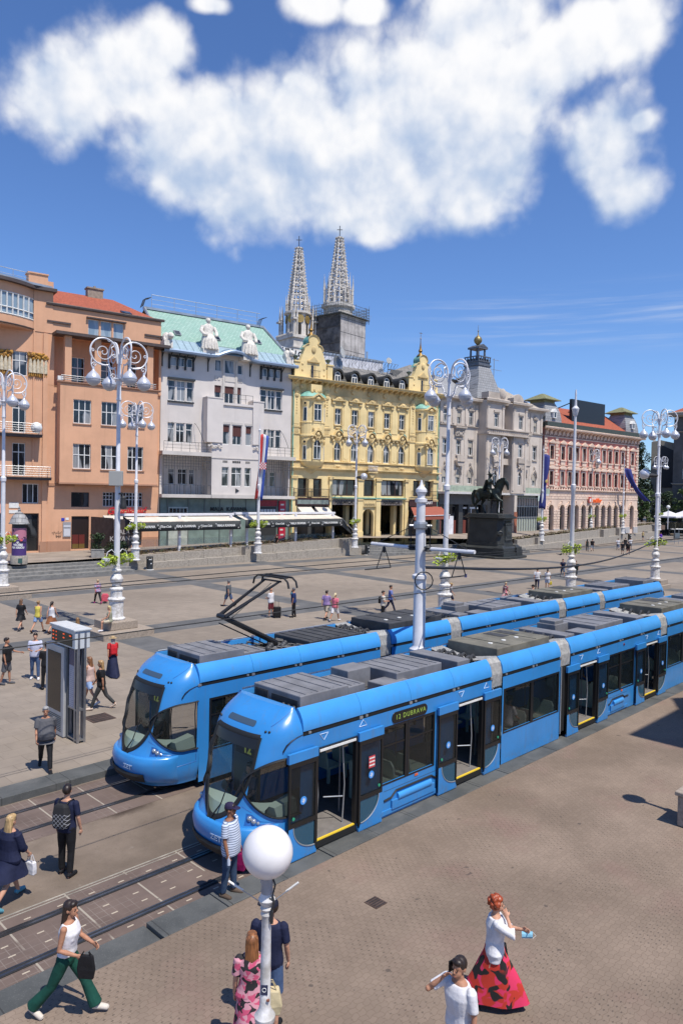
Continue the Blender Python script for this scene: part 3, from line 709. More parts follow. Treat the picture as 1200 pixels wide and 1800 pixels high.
def grey():
 b=front_thing(FO,'grey_building','pale grey house with green tiled roof, stone figures and latticed loggias')
 U0,U1=11.5,27.25
 mb=MB()
 H2=[(12.3,15.1,17.1,19.25),(23.2,25.95,17.1,19.3),(12.3,15.05,12.7,14.8),(23.3,25.9,12.7,14.8)]
 wall(mb,U0,16.9,11.5,22.1,0,[H2[0],H2[2]],.25);wall(mb,23.0,U1,11.5,22.1,0,[H2[1],H2[3]],.25)
 L=[(13.0,13.75,8.3,10.0),(14.1,15.15,8.3,10.0),(15.4,16.0,8.3,10.0),(24.0,25.0,8.3,10.0),(25.4,26.1,8.3,10.0)]
 wall(mb,U0,16.9,7.0,11.5,1.5,L[:3],.2);wall(mb,23.0,U1,7.0,11.5,1.5,L[3:],.2)
 C=[(17.55,18.35,17.05,19.2),(18.75,19.9,17.05,19.2),(20.2,20.75,17.05,19.2),(18.15,18.95,12.75,14.85),(19.3,20.4,12.75,14.85),(20.9,21.6,12.75,14.85),(18.1,18.9,8.2,10.3),(19.25,20.45,8.2,10.3),(20.85,21.6,8.2,10.3),(17.6,18.35,20.75,22.0),(18.7,19.9,20.6,22.2),(20.25,20.9,20.65,21.7)]
 wall(mb,16.9,23.0,17.2,22.1,0,[c for c in C[:3]]+[C[9],C[11],(C[10][0],C[10][1],20.6,22.1)],.25)
 wall(mb,16.9,23.0,7.0,17.2,-1.0,C[3:9],.22);mb.box(16.9,23.0,-1.0,0,7.0,17.2,skip='fk')
 mb.box(16.9,23.0,0,1.5,7.0,11.5,skip='f')
 for u0,u1 in((16.25,18.1),(21.7,23.05)):mb.box(u0,u1,-1.15,.2,12.9,17.62);mb.box(u0-.05,u1+.05,-1.2,.2,17.62,17.75)
 arch=[(17.5,22.1)]+[(19.5+2.0*math.cos(a),22.1+.75*math.sin(a))for a in[math.pi-math.pi*i/12 for i in range(13)]]+[(21.5,22.1)]
 mb.prism(arch[1:-1],0,.4,'y')
 body(mb,U0,U1,6.9,22.1,1.5)
 mb.box(U0,U1,.0,1.5,11.3,11.5);mb.box(U0,11.75,0,1.5,7,11.4);mb.box(27.0,U1,0,1.5,7,11.4)
 mb.build('wall',M_grey,b)
 tm=MB()
 for u0,u1 in((11.4,16.9),(23.0,27.35)):tm.box(u0,u1,-1.05,0,11.35,11.75);tm.box(u0,u1,-1.0,0,6.9,7.25)
 tm.box(16.9,23.0,-1.12,-1.0,6.9,7.3);tm.box(16.85,23.05,-1.06,-1.0,11.2,11.3)
 for u0,u1,z0,z1 in C[3:6]:tm.box(u0-.1,u1+.1,-1.06,-1.0,z1+.1,z1+.35)
 for u in(18.4,19.95):tm.box(u+.05,u+.3,-.1,0,17.0,22.0)
 for u0,u1 in((16.3,18.05),(21.75,23.0)):
  for k in range(6):tm.ball((u0+.2+k*.28,-1.17,11.9+.6+.1*math.sin(k*2)),(.17,.07,.13),n=7,h=5)
 for q in(17.65,18.05,20.45,20.75):
  tm.lathe([(.16,0),(.16,.05),(.0,.05)],10,(0,0,0))if False else tm.box(q-.13,q+.13,-.05,0,19.75,20.2)
 tm.box(18.75,20.0,-.05,0,19.7,20.25)
 tm.build('moulding',stucco('grey_trim',(0.56,0.52,0.48)),b)
 at=MB()
 for u0,u1 in((11.6,17.3),(21.8,27.2)):
  n=int((u1-u0)/.55)
  for k in range(n+1):
   u=u0+(u1-u0)*k/n
   if(12.3<u<15.2)or(23.1<u<25.9):continue
   if k%3==0:at.box(u-.05,u+.05,-.12,-.002,20.55,22.0);at.tube([(u,-.1,21.5),(u,-.5,21.95)],.05,4)
 for(u0,u1)in((12.35,15.0),(23.15,25.75)):
  for k in range(4):u=u0+(u1-u0)*k/3;at.box(u-.09,u+.09,-.2,-.002,20.4,21.9);at.tube([(u,-.15,21.3),(u,-.9,21.95)],.07,4)
  at.box(u0,u1,-.14,-.002,21.66,21.86)
  for k in range(3):win(b,u0+.1+(u1-u0)*k/3,u0-.1+(u1-u0)*(k+1)/3,20.72,21.65,-.14,1,(),inset=.05,t=.05)
 at.box(12.2,15.2,-.35,-.002,19.3,19.5);at.box(23.1,26.05,-.35,-.002,19.35,19.55);at.box(12.25,15.15,-.16,-.002,16.92,17.08);at.box(23.15,26.0,-.16,-.002,16.92,17.08)
 at.build('timber_trim',mat('dark_timber',(0.028,0.032,0.036),.6),b)
 for u0,u1,z0,z1 in H2[:2]:
  w=u1-u0
  win(b,u0,u0+.28*w,z0,z1,0,1,(.68,));win(b,u0+.34*w,u0+.68*w,z0,z1,0,2,(.68,));win(b,u0+.74*w,u1,z0,z1,0,1,(.68,))
 pil=MB()
 for u0,u1,z0,z1 in H2:
  w=u1-u0
  for a,c in((.28,.34),(.68,.74)):pil.box(u0+a*w,u0+c*w,.03,.24,z0,z1)
 pil.build('mullion',M_grey,b)
 for u0,u1,z0,z1 in H2[2:]:
  w=u1-u0
  win(b,u0,u0+.28*w,z0,z1,0,1,(.68,));win(b,u0+.34*w,u0+.68*w,z0,z1,0,2,(.6,));win(b,u0+.74*w,u1,z0,z1,0,1,(.68,))
 blind=mat('red_brown_blind',(0.085,0.025,0.02),.7,var=.2,vs=8)
 for i,c in enumerate(C):
  if i>=9:win(b,c[0],c[1],c[2],min(c[3],22.1),0,1,());continue
  v=0 if i<3 else-1.0
  o=win(b,*c,v,2 if(c[1]-c[0])>.9 else 1,(.68,))
  if i<6:m2=MB();m2.box(c[0]+.05,c[1]-.05,v+.1,v+.135,c[3]-(.75 if i!=4 else 1.15),c[3]-.03);m2.build('blind',blind,b)
 for c in L:win(b,*c,1.5,1 if c[1]-c[0]<.8 else 2,(.72,))
 gm=MB()
 for c in C[6:9]:
  for k in range(4):gm.box(c[0]+.1+k*(c[1]-c[0]-.2)/4,c[0]+.05+(k+1)*(c[1]-c[0]-.2)/4,-1.012,-.95,10.75,11.0);gm.box(c[0]+.1+k*(c[1]-c[0]-.2)/4,c[0]+.05+(k+1)*(c[1]-c[0]-.2)/4,-1.012,-.95,11.05,11.2)if False else None
 gm.build('vent_grille',W_dark,b)
 for u0,u1 in((11.55,16.85),(23.05,27.2)):
  g=MB()
  for k in range(int((u1-u0)/.3)+1):
   u=u0+k*.3;top=11.3
   bot=7.25 if(k%2==0)else 9.9
   g.box(u-.022,u+.022,-.98,-.94,bot,top)
  for z in(8.25,10.2,10.5,10.8,11.1):g.box(u0,u1,-.985,-.945,z-.02,z+.02)
  for k in range(8):g.box(u0+k*(u1-u0)/7-.03,u0+k*(u1-u0)/7+.03,-.99,-.935,7.25,8.25)
  g.build('lattice',mat('lattice_grey',(.10,.10,.105),.5,.4),b)
  rail(b,[(u0,-1.0,11.75),(u1,-1.0,11.75)],1.0,M_iron,'railing',3,.95,0.02)
  for a,s in((u0+.4,1),(u1-.8,-1)):
   cu=MB();cu.tube([(a+s*.8*math.sin(t),-.95+.9*(1-math.cos(t)),12.75+2.1*math.sin(t)if t<1.57 else 14.8)for t in[i*.157 for i in range(11)]],.025,5);cu.build('bracket',M_iron,b)
 rail(b,[(18.1,-1.05,17.3),(21.7,-1.05,17.3)],.95,M_iron,'railing',2,.9,.02)
 bc=MB();bc.box(18.1,21.7,-1.15,0,17.0,17.25);bc.build('balcony',M_grey,b)
 g=MB();g.box(11.6,27.2,.05,.3,1.2,6.9);g.build('shop_front',G_green,b)
 g=MB()
 for u in(11.6,12.4,14.75,16.6,18.4,20.0,21.6,22.9,23.1,25.5,27.15):g.box(u-.035,u+.035,-.03,.048,1.2,6.9)
 for z in(5.0,6.85):g.box(11.6,27.2,-.025,.046,z-.04,z+.04)
 g.box(11.6,27.2,-.04,.048,1.2,1.75);g.build('glazing_bars',mat('bar_grey',(.16,.18,.18),.4,.5),b)
 g=MB();g.box(12.5,14.65,-.1,-.032,1.3,5.9);d=g.build('door',mat('door_pale',(.42,.46,.42),.5,var=.2,vs=1.5),b)
 g=MB()
 for k in range(5):g.box(12.6+k*.4,12.92+k*.4,-.12,-.102,5.3,5.75)
 g.box(12.85,14.3,-.12,-.102,3.9,5.15);g.build('transom',G_dark,d)
 g=MB();g.box(23.3,25.4,-.1,-.032,1.4,6.0);d=g.build('door',W_dark,b)
 g=MB()
 for k in range(5):g.box(23.4+k*.4,23.72+k*.4,-.12,-.102,5.3,5.7)
 g.build('transom',W_white,d)
 g=MB();g.box(23.2,25.5,-.14,-.102,6.05,6.75);g.build('shop_sign',mat('sign_dark_red',(.30,.02,.035),.5,var=.3,vs=5),b)
 g=MB();g.box(25.75,26.6,-.2,-.05,1.7,6.7);s=g.build('shop_sign',mat('sign_crimson',(.50,.015,.05),.4),b)
 g=MB()
 for k in range(8):g.box(25.9+(k%2)*.05,26.45-(k%3)*.08,-.215,-.202,2.1+k*.58,2.28+k*.58)
 g.build('lettering',W_white,s)
 text_obj('shop_sign','MALA  KAVANA',.62,mat('letter_dark',(.02,.02,.02),.5),b,(19.45,-.07,5.68),depth=.03,bold=.005)
 rs=MB();rs.lathe([(.30,0),(.30,.04),(0,.04)],3,(0,0,0));o=rs.build('bracket_lamp',W_dark,b);o.location=(19.9,-1.02,7.75);o.rotation_euler=(R(90),0,R(0))
 e=MB();pts=[(11.35,22.08)]+[(17.3,22.08)]
 line=[(11.35,22.05),(16.6,22.05),(17.4,22.12),(18.1,22.45),(18.8,22.72),(19.5,22.8),(20.2,22.72),(20.9,22.45),(21.6,22.12),(22.4,22.05),(27.4,22.05)]
 e.grid([[(u,-1.25,z-.1)for u,z in line],[(u,-1.3,z+.1)for u,z in line],[(u,-1.2,z+.25)for u,z in line],[(u,-.2,z+.5)for u,z in line]])
 e.grid([[(u,-1.25,z-.1)for u,z in line],[(u,-1.0,z-.12)for u,z in line],[(u,.1,z-.02)for u,z in line]])
 e.build('gutter',mat('blue_grey_sheet',(.25,.33,.45),.35,.4),b,smooth=True,fix=False)
 k=MB()
 for a,c in((11.6,16.2),(22.3,27.0)):
  n=6
  for i in range(n):
   ua,ub=a+(c-a)*i/n,a+(c-a)*(i+1)/n
   k.poly([(ua,-1.15,22.3),(ub,-1.15,22.3),(ub,.35,23.55),(ua,.35,23.55)]);k.tube([(ua,-1.15,22.34),(ua,.35,23.59)],.035,4)
 k.poly([(16.2,-1.1,22.4),(22.3,-1.1,22.4),(22.3,.35,23.5),(16.2,.35,23.5)])
 k.build('roof_skirt',mat('pale_blue_sheet',(.38,.50,.55),.4,.3,var=.15),b)
 r=MB();r.poly([(11.4,.3,23.5),(26.8,.3,23.5),(25.9,5.0,27.5),(11.4,5.0,27.5)]);r.poly([(26.8,.3,23.5),(26.8,14,23.5),(25.9,5,27.5)]);r.poly([(11.4,5,27.5),(25.9,5,27.5),(26.8,14,23.5),(11.4,14,23.5)])
 r.build('roof',M_gtile,b)
 r=MB();r.box(11.3,26.0,4.7,5.3,27.4,27.65);r.tube([(26.85,.2,23.5),(25.95,4.9,27.55)],.14,6);r.tube([(11.35,.2,23.5),(11.35,4.9,27.55)],.16,6);r.build('ridge',M_zinc,b)
 rail(b,[(12.2,5,27.6),(25.6,5,27.6)],1.5,M_zinc,'roof_railing',3,2.6,.03)
 lad=MB()
 for u in(11.6,25.9):
  for q in range(4):lad.tube([(u-.5,4.6+q*.3,27.6),(u-.2,4.6+q*.3,28.5),(u+.4,4.6+q*.3,28.7)],.035,5)
 lad.build('roof_ladder',M_iron,b)
 for u,z in((13.75,24.4),(18.4,24.5),(22.85,24.9),(23.75,24.9)):
  c=MB();c.M=Matrix.Translation((u,.3+(z-23.5)*1.17,z+.1))@Matrix.Rotation(R(40.5),4,'X');c.box(-.36,.36,-.45,.45,0,.07);f=c.build('skylight',M_zinc,b)
  c=MB();c.M=Matrix.Translation((u,.3+(z-23.5)*1.17,z+.1))@Matrix.Rotation(R(40.5),4,'X');c.box(-.28,.28,-.36,.36,.071,.085);c.build('pane',G_dark,f)
 for u,la in((16.55,'stone figure seated on the eaves, turned to the front'),(21.3,'second stone figure seated on the eaves')):
  mb=MB();mb.M=Matrix.Translation((u,-.55,22.75))@Matrix.Diagonal((1.22,1.1,1.08,1));figure_seated(mb);o=mb.build('statue',M_statue,b,smooth=True);o['label']=la
  mb=MB();mb.box(u-.9,u+.9,-1.2,.6,22.1,22.8);mb.build('pedestal',M_statue,o)
 for u in(11.85,26.3):
  mb=MB();mb.box(u-.45,u+.45,-1.1,.2,22.2,23.1);mb.loft([[(u+.38*math.cos(a)*w,-.4+.6*math.sin(a)*w,z)for a in[2*math.pi*i/10 for i in range(10)]]for z,w in((23.1,1.0),(23.5,1.1),(23.85,.8),(24.0,.3))]);mb.ball((u+.25,-1.0,23.6),(.34,.36,.36));mb.ball((u+.3,-1.3,23.5),(.18,.2,.17));mb.tube([(u-.3,-.7,23.5),(u-.35,-1.0,22.8),(u-.3,-1.1,22.3)],.13,6);mb.tube([(u+.3,-.8,23.4),(u+.35,-1.1,22.8),(u+.3,-1.15,22.3)],.13,6)
  o=mb.build('statue',M_statue,b,smooth=True);o['label']='crouching stone beast at the corner of the eaves'
grey()
# === yellow building
def hood(mb,c,z,w,v=0.0,kind='flat',s=1.0):
 pass
 if kind=='flat':
  for side in(-1,1):
   mb.box(c+side*w-.18,c+side*w+.18,v-.2,v-.002,z-.45,z-.05)
  mb.box(c-w-.3,c+w+.3,v-.32,v-.002,z-.06,z+.08);mb.prism([(c-.6,z+.08),(c-.25,z+.42),(c,z+.55),(c+.25,z+.42),(c+.6,z+.08)],v-.25,v-.002,'y');mb.ball((c,v-.27,z+.2),(.2,.1,.2),n=8,h=6);mb.box(c-.3,c+.3,v-.1,v-.002,z-.45,z-.3)
  for sd in(-1,1):mb.ball((c+sd*.4,v-.27,z+.12),(.12,.08,.1),n=7,h=5)
 else:
  pts=[(c-w-.35,z),(c-w*.75,z+.02),(c-w*.55,z+.4),(c-w*.3,z+.62),(c,z+.7),(c+w*.3,z+.62),(c+w*.55,z+.4),(c+w*.75,z+.02),(c+w+.35,z)]
  top=[(p[0],v-.38,p[1]+.1)for p in pts];bot=[(p[0],v-.38,p[1]-.06)for p in pts];tb=[(p[0],v,p[1]+.14)for p in pts];bb=[(p[0],v,p[1]-.06)for p in pts]
  mb.grid([bb,bot,top,tb])
  for sd in(-1,1):
   mb.ball((c+sd*(w+.1),v-.2,z-.2),(.2,.14,.2),n=8,h=6);mb.ball((c+sd*w*.8,v-.14,z-.55),(.16,.1,.22),n=8,h=6);mb.tube([(c+sd*w*.55,v-.15,z+.1),(c+sd*w*.3,v-.2,z-.25),(c+sd*.1,v-.15,z-.5)],[.12,.1,.06],6)
  mb.ball((c,v-.22,z+.22),(.24,.16,.26),n=8,h=6);mb.ball((c,v-.18,z-.15),(.17,.12,.17),n=8,h=6)
def yellow():
 b=front_thing(FO,'yellow_building','ornate yellow building with two curved gables, green copper caps and arched dormers')
 U0,U1=27.3,50.05
 mb=MB();tr=MB();cp=MB()
 wc=[33.83,36.32,38.83,41.35,43.77]
 W3=[(c-.48,c+.48,16.05,18.0)for c in wc];W2=[(c-.5,c+.5,11.65,13.9)for c in wc]
 wall(mb,U0,U1,9.6,20.9,0,W3+W2,.28)
 for h in W2:arch_fill(mb,h[0],h[1],13.1,13.9,0,.28)
 MZ=[(28.3,29.6,7.2,9.4),(30.3,31.65,7.2,9.4),(33.1,36.75,7.4,9.42),(37.9,39.55,7.4,9.45),(40.6,44.35,7.45,9.5),(45.9,47.1,7.5,9.55),(47.9,49.1,7.5,9.55)]
 AR=[(28.0,32.6,1.6,7.0),(33.15,36.6,1.6,6.3),(37.8,39.5,1.6,5.8),(40.55,44.2,1.6,6.4),(45.2,49.8,1.6,7.1)]
 wall(mb,U0,U1,1.3,9.6,0,MZ+AR,.5);arch_fill(mb,37.8,39.5,4.9,5.8,0,.5)
 body(mb,U0,U1,1.3,20.9,0.0)
 for u0,u1,oc in((27.4,32.6,30.1),(45.0,49.95,47.6)):
  mb.box(u0,u0+.95,-.16,0,11.5,19.5);mb.box(u1-.95,u1,-.16,0,11.5,19.5)
  for a in(u0,u1-.95):
   tr.box(a-.06,a+1.01,-.24,-.16,15.3,15.5);tr.box(a-.06,a+1.01,-.24,-.16,14.5,14.65);tr.box(a+.2,a+.75,-.19,-.16,14.75,15.2)
   tr.box(a+.14,a+.81,-.185,-.16,15.7,15.76);tr.ball((a+.47,-.2,19.1),(.28,.1,.3),n=8,h=6);tr.ball((a+.47,-.2,19.65),(.42,.14,.4),n=8,h=6)
   for k in range(6):tr.ball((a+.47,-.18,18.6-k*.32),(.1,.06,.1),n=6,h=4)
  r=1.62
  ang=[math.pi+math.pi*i/12 for i in range(13)]
  def orr(z,k=1.0,f=1.15):return[(oc+r*k*math.cos(a),f*k*math.sin(a),z)for a in ang]
  seg=[orr(10.5,.55,.5),orr(10.9,.8),orr(11.3,1.0),orr(11.45,1.04),orr(11.5,1.0),orr(14.2,1.0),orr(14.3,1.07),orr(14.5,1.07),orr(14.55,1.0),orr(15.85,1.0),orr(15.9,1.05),orr(16.0,1.05),orr(16.02,1.0),orr(18.6,1.0),orr(18.7,1.1),orr(18.9,1.12),orr(18.95,1.0)]
  mb.grid(seg)
  mb.loft([[(oc+.62*x,-.95+.0,z)for x,z in()]or[(oc-.75,-.9,18.9),(oc+.75,-.9,18.9),(oc+.75,0,18.9),(oc-.75,0,18.9)],[(oc-.75,-.9,20.4),(oc+.75,-.9,20.4),(oc+.75,0,20.4),(oc-.75,0,20.4)]])
  for z0,z1,arched in((11.65,13.9,True),(16.15,18.1,False)):
   f=win(b,oc-.52,oc+.52,z0,z1,-1.35,2,(.68,),inset=.12)
   g=MB();g.box(oc-.62,oc-.52,-1.3,-1.05,z0-.06,z1+.08);g.box(oc+.52,oc+.62,-1.3,-1.05,z0-.06,z1+.08);g.box(oc-.62,oc+.62,-1.3,-1.05,z1,z1+.12)
   if arched:arch_fill(g,oc-.52,oc+.52,z1-.75,z1,-1.29,.1)
   g.build('window_surround',M_yellow,b)
   for sd in(-1,1):
    q=MB();q.box(-.22,.22,-.03,.05,0,1.6);o=q.build('window',W_white,b);a=math.pi*1.5+sd*.98;o.location=(oc+r*1.0*math.cos(a),1.15*math.sin(a),z0-.05);o.rotation_euler=(0,0,sd*.98*.9)
    q=MB();q.box(-.17,.17,-.04,-.031,.05,1.55);q.build('pane',G_dark,o)
    q=MB();q.lathe([(.26,0),(.26,.06),(.15,.08),(.15,.02)],12);o=q.build('round_window',M_yellow_t,b,smooth=True);o.location=(oc+r*1.02*math.cos(a),1.17*math.sin(a),z0+2.0);o.rotation_euler=(R(90),0,sd*.98*.9)
    q=MB();q.lathe([(.15,.03),(0,.03)],12);q.build('pane',G_dark,o)
  hood(tr,oc,14.35,.75,-1.2,'arch');tr.prism([(oc-.95,18.75),(oc,19.35),(oc+.95,18.75),(oc+.8,18.7),(oc,19.15),(oc-.8,18.7)],-1.5,-1.0,'y');tr.ball((oc,-1.35,18.7),(.3,.15,.25),n=8,h=6)
  for k in range(5):tr.ball((oc-.5+k*.25,-1.2,15.1+.15*math.cos(k*2)),(.14,.08,.14),n=7,h=5)
  for k in range(6):tr.ball((oc-.55+.22*k,-.93,19.5+.25*math.sin(k*1.7)),(.17,.1,.2),n=7,h=5)
  cp.grid([orr(18.95,1.12),orr(19.25,1.0),orr(19.55,.75),orr(19.75,.4),orr(19.8,.05)])
  tr.grid([orr(10.5,.55,.5),orr(10.2,.35,.4),orr(9.95,.1,.1)])
 cornice(tr,U0,U1,10.35,PROF(.42,.35));tr.box(U0,U1,-.14,0,10.7,11.3);cornice(tr,U0,U1,11.3,PROF(.3,.2))
 for c in wc:tr.box(c-.55,c+.55,-.18,-.14,10.8,11.2);tr.ball((c,-.2,11.0),(.35,.06,.12),n=8,h=5)
 for c,h in zip(wc,W3):hood(tr,c,18.95,.75,0,'flat');tr.box(c-.62,c+.62,-.2,-.002,15.88,16.0);tr.box(c-.62,c-.5,-.07,-.002,16.0,18.35);tr.box(c+.5,c+.62,-.07,-.002,16.0,18.35);tr.ball((c,-.1,15.6),(.4,.08,.12),n=8,h=5)
 for c in wc:hood(tr,c,14.6,.85,0,'arch');cp.tube([(c+.05,-.36,15.4),(c+.35,-.36,15.3),(c+.55,-.38,15.0)],[.07,.08,.03],5)
 for c in wc:tr.box(c-.66,c-.52,-.08,-.002,11.6,13.2);tr.box(c+.52,c+.66,-.08,-.002,11.6,13.2)
 for i in range(len(wc)-1):
  c=(wc[i]+wc[i+1])/2;mb.box(c-.45,c+.45,-.06,-.002,15.4,19.5);mb.box(c-.45,c+.45,-.06,-.002,11.6,14.6)
  tr.tube([(c-.3+.1*k,-.07,12.0-.18*math.sin(math.pi*k/6))for k in range(7)],.03,4)
 tr.box(U0,U1,-.08,0,19.45,19.6);tr.box(32.6,45.0,-.05,0,19.6,20.6)
 k=0
 u=U0+.4
 while u<U1:
  if k%3==1:tr.ball((u,-.16,20.1),(.26,.14,.3),n=8,h=6)
  tr.prism([(0,20.9),(-.95,20.9),(-.9,20.72),(-.2,20.5),(0,20.3)],u-.1,u+.1,'x');u+=.82;k+=1
 cornice(tr,U0-.1,U1+.1,20.82,[(0,0),(.9,0),(1.0,.06),(1.05,.22),(1.1,.24),(1.1,.3),(0,.4)])
 tr.box(38.0,39.5,-.75,0,10.3,10.45);o=MB()
 for q in range(8):o.lathe([(.04,0),(.07,.2),(.04,.45),(.05,.6)],6,(38.1+q*.19,-.68,10.5))
 o.box(38.0,39.5,-.75,-.6,11.1,11.2);o.build('balustrade',mat('pale_stucco',(.62,.56,.5),.8,var=.2),b);tr.prism([(38.2,10.3),(39.3,10.3),(38.9,9.7),(38.6,9.7)],-.6,0,'y')
 for a in(33.0,36.85,37.65,39.6,40.4,44.4):
  pass
 for a,w in((32.65,.42),(36.9,.8),(39.75,.72),(44.45,.5),(27.35,.75),(49.2,.8)):
  mb.box(a,a+w,-.2,0,1.3,9.55);tr.box(a-.08,a+w+.08,-.32,-.0,9.35,9.65);tr.box(a-.05,a+w+.05,-.27,-.2,6.85,7.1);mb.box(a-.04,a+w+.04,-.28,-.2,1.3,3.0)
 tr.box(37.7,39.7,-.22,0,6.1,6.9)
 for q in range(5):tr.ball((38.0+q*.33,-.25,6.5),(.17,.07,.22),n=7,h=5)
 tr.box(29.65,30.25,-.3,0,7.2,9.3)
 mb.build('wall',M_yellow,b);tr.build('stucco_ornament',M_yellow_t,b,smooth=True,sharp=35)
 for h in W3:win(b,*h,0,2,(.66,),inset=.18)
 for h in W2:win(b,*h,0,2,(.64,),inset=.18)
 for h in MZ:n=3 if h[1]-h[0]>2.5 else 1;win(b,*h,0,n,(),fm=W_brown,pm=G_win if n==3 else G_dark,t=.13,inset=.3)
 for i,h in enumerate(AR):
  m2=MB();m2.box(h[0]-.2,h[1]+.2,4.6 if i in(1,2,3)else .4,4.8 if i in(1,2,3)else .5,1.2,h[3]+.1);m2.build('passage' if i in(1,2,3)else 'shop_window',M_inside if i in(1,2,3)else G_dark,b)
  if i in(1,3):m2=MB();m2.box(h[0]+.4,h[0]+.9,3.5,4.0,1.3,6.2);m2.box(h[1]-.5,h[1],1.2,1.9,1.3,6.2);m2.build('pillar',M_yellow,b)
 for a in(33.15,40.55):
  m2=MB();m2.box(a,a+3.5,-.08,.1,6.3,6.98);s=m2.build('shop_sign',mat('sign_grey',(.19,.16,.14),.5,var=.2),b)
  text_obj('lettering','HARMICA',.62,mat('letter_black',(.012,.01,.01),.5),s,(a+1.7,-.09,6.63),depth=.02,bold=.012,shear=.15)
 for a,w in((27.9,4.8),(45.1,4.8)):
  m2=MB();m2.box(a,a+w,-.25,.1,6.2,7.1);s=m2.build('shop_sign',mat('sign_brown',(.05,.02,.018),.5),b)
  if a>40:text_obj('lettering','BOGART',.5,W_white,s,(a+3.0,-.27,6.65),depth=.02,bold=.01)
  else:m2=MB();m2.box(a+.2,a+w-.2,-.28,-.252,6.35,6.85);m2.build('panel',mat('sign_verdigris',(.20,.24,.22),.5,var=.3),s)
 m2=MB();m2.box(33.0,44.6,-.3,0,7.1,7.22);m2.build('canopy_strip',M_copper,b)
 rail(b,[(27.6,-.45,7.15),(32.5,-.45,7.15)],1.0,M_iron,'railing',vertical=True);rail(b,[(45.3,-.45,7.2),(49.9,-.45,7.2)],1.0,M_iron,'railing',vertical=True)
 m2=MB();m2.tube([(27.42,-.2,19.6),(27.42,-.2,2.2)],.07,6);m2.build('drainpipe',M_copper,b);m2=MB();m2.tube([(49.95,-.2,19.6),(49.95,-.2,2.4)],.07,6);m2.build('drainpipe',M_copper,b)
 for c,s in((30.0,1.0),(46.95,.92)):
  half=[(2.0,21.1),(2.0,22.0),(1.85,22.9),(1.6,23.5),(1.4,24.0),(1.35,24.35),(1.3,24.5),(1.28,24.75),(1.1,25.0),(.88,25.12),(.7,25.15),(.62,25.3),(.74,25.5),(.74,25.75),(.62,26.0),(.38,26.2),(0,26.28)]
  half=[(x*s,21.1+(z-21.1)*(s if s==1 else .95))for x,z in half]
  pts=[(c-x,z)for x,z in half]+[(c+x,z)for x,z in reversed(half[:-1])]
  g=MB();hx=.42
  g.prism(pts,-.25,.35,'y')
  for sd in(-1,1):
   q=c+sd*2.28*s;g.box(q-.36,q+.36,-.4,.6,21.1,22.9);g.box(q-.45,q+.45,-.5,.7,22.9,23.05)
  go=g.build('gable',M_yellow,b)
  t2=MB();t2.box(c-.85,c+.85,-.42,-.252,23.05,23.2);t2.prism([(c-.6,23.2),(c,23.75),(c+.6,23.2)],-.4,-.252,'y');t2.ball((c,-.3,24.55),(.3,.1,.42),n=10,h=6)
  t2.tube([(c-x,-.3,z)for x,z in half[6:]]+[(c+x,-.3,z)for x,z in reversed(half[6:-1])],.07,6)
  for q in range(4):t2.ball((c+(-1.5 if q%2 else 1.5),-.27,21.7+.35*q),(.14,.06,.16),n=6,h=5)
  t2.build('ornament',M_yellow_t,go,smooth=True)
  w=MB();w.box(c-.34,c+.34,-.262,-.252,21.2,22.75);w.lathe([(.34,0),(.34,.01),(0,.01)],14,(0,0,0))if False else None
  w.prism([(c+.34*math.cos(a),22.72+.34*math.sin(a))for a in[math.pi*i/8 for i in range(9)]],-.262,-.252,'y');wo=w.build('window',M_yellow_t,go)
  w=MB();w.box(c-.3,c+.0,-.27,-.263,21.2,22.7);w.build('pane',G_dark,wo)
  rail(go,[(c-.7,-.75,21.25),(c+.7,-.75,21.25)],.8,M_iron,'railing',vertical=True,step=.17)
  k2=MB()
  for zc,rr,wx in((25.5,.82,0),):
   zc=21.1+(zc-21.1)*(1 if s==1 else .95)
   rows=[[(c+rr*s*math.cos(a),v,zc+rr*s*math.sin(a))for a in[-.25+(math.pi+.5)*i/14 for i in range(15)]]for v in(-.38,.9)]
   k2.grid(rows);k2.prism([(c+rr*s*math.cos(a),zc+rr*s*math.sin(a))for a in[2*math.pi*i/16 for i in range(16)]],.36,.9,'y')
  for sd in(-1,1):
   rows=[[(c+sd*s*(1.38-.5*math.sin(a)),v,21.1+(24.55+.65*math.sin(a)-21.1)*(1 if s==1 else .95))for a in[math.pi/2*i/6 for i in range(7)]]for v in(-.36,.8)]
   k2.grid(rows)
  k2.build('copper_cap',M_copper,go,smooth=True,fix=False)
  for sd in(-1,1):
   q=c+sd*2.28*s;u2=MB();u2.lathe([(.12,0),(.2,.1),(.1,.2),(.34,.5),(.36,.58),(.1,.7),(0,.75)],12,(q,.1,23.05));u2.build('urn',mat('urn_green',(.10,.14,.12),.6,var=.3),go,smooth=True)
  zt=26.2 if s==1 else 25.9
  f=MB();f.lathe([(.5,0),(.42,.15),(.2,.35),(.16,.5),(.28,.7),(.16,.95),(.07,1.6),(.04,2.2),(.09,2.3),(.03,2.4),(.02,3.2)],10,(c-.15,.2,zt));f.box(c-.4,c+.1,.19,.21,zt+3.0,zt+3.06);f.build('finial',mat('gilded',(.26,.15,.04),.45,.6,var=.4),go,smooth=True)
 r=MB();r.poly([(32.4,.15,21.15),(44.9,.15,21.15),(44.9,1.3,22.7),(32.4,1.3,22.7)]);r.poly([(27.4,.6,21.1),(32.4,.6,21.1),(32.4,4,24.1),(27.4,4,24.1)]);r.poly([(44.9,.6,21.1),(50,.6,21.1),(50,4.4,24.6),(44.9,4.4,24.6)]);r.build('mansard',M_slate_d,b)
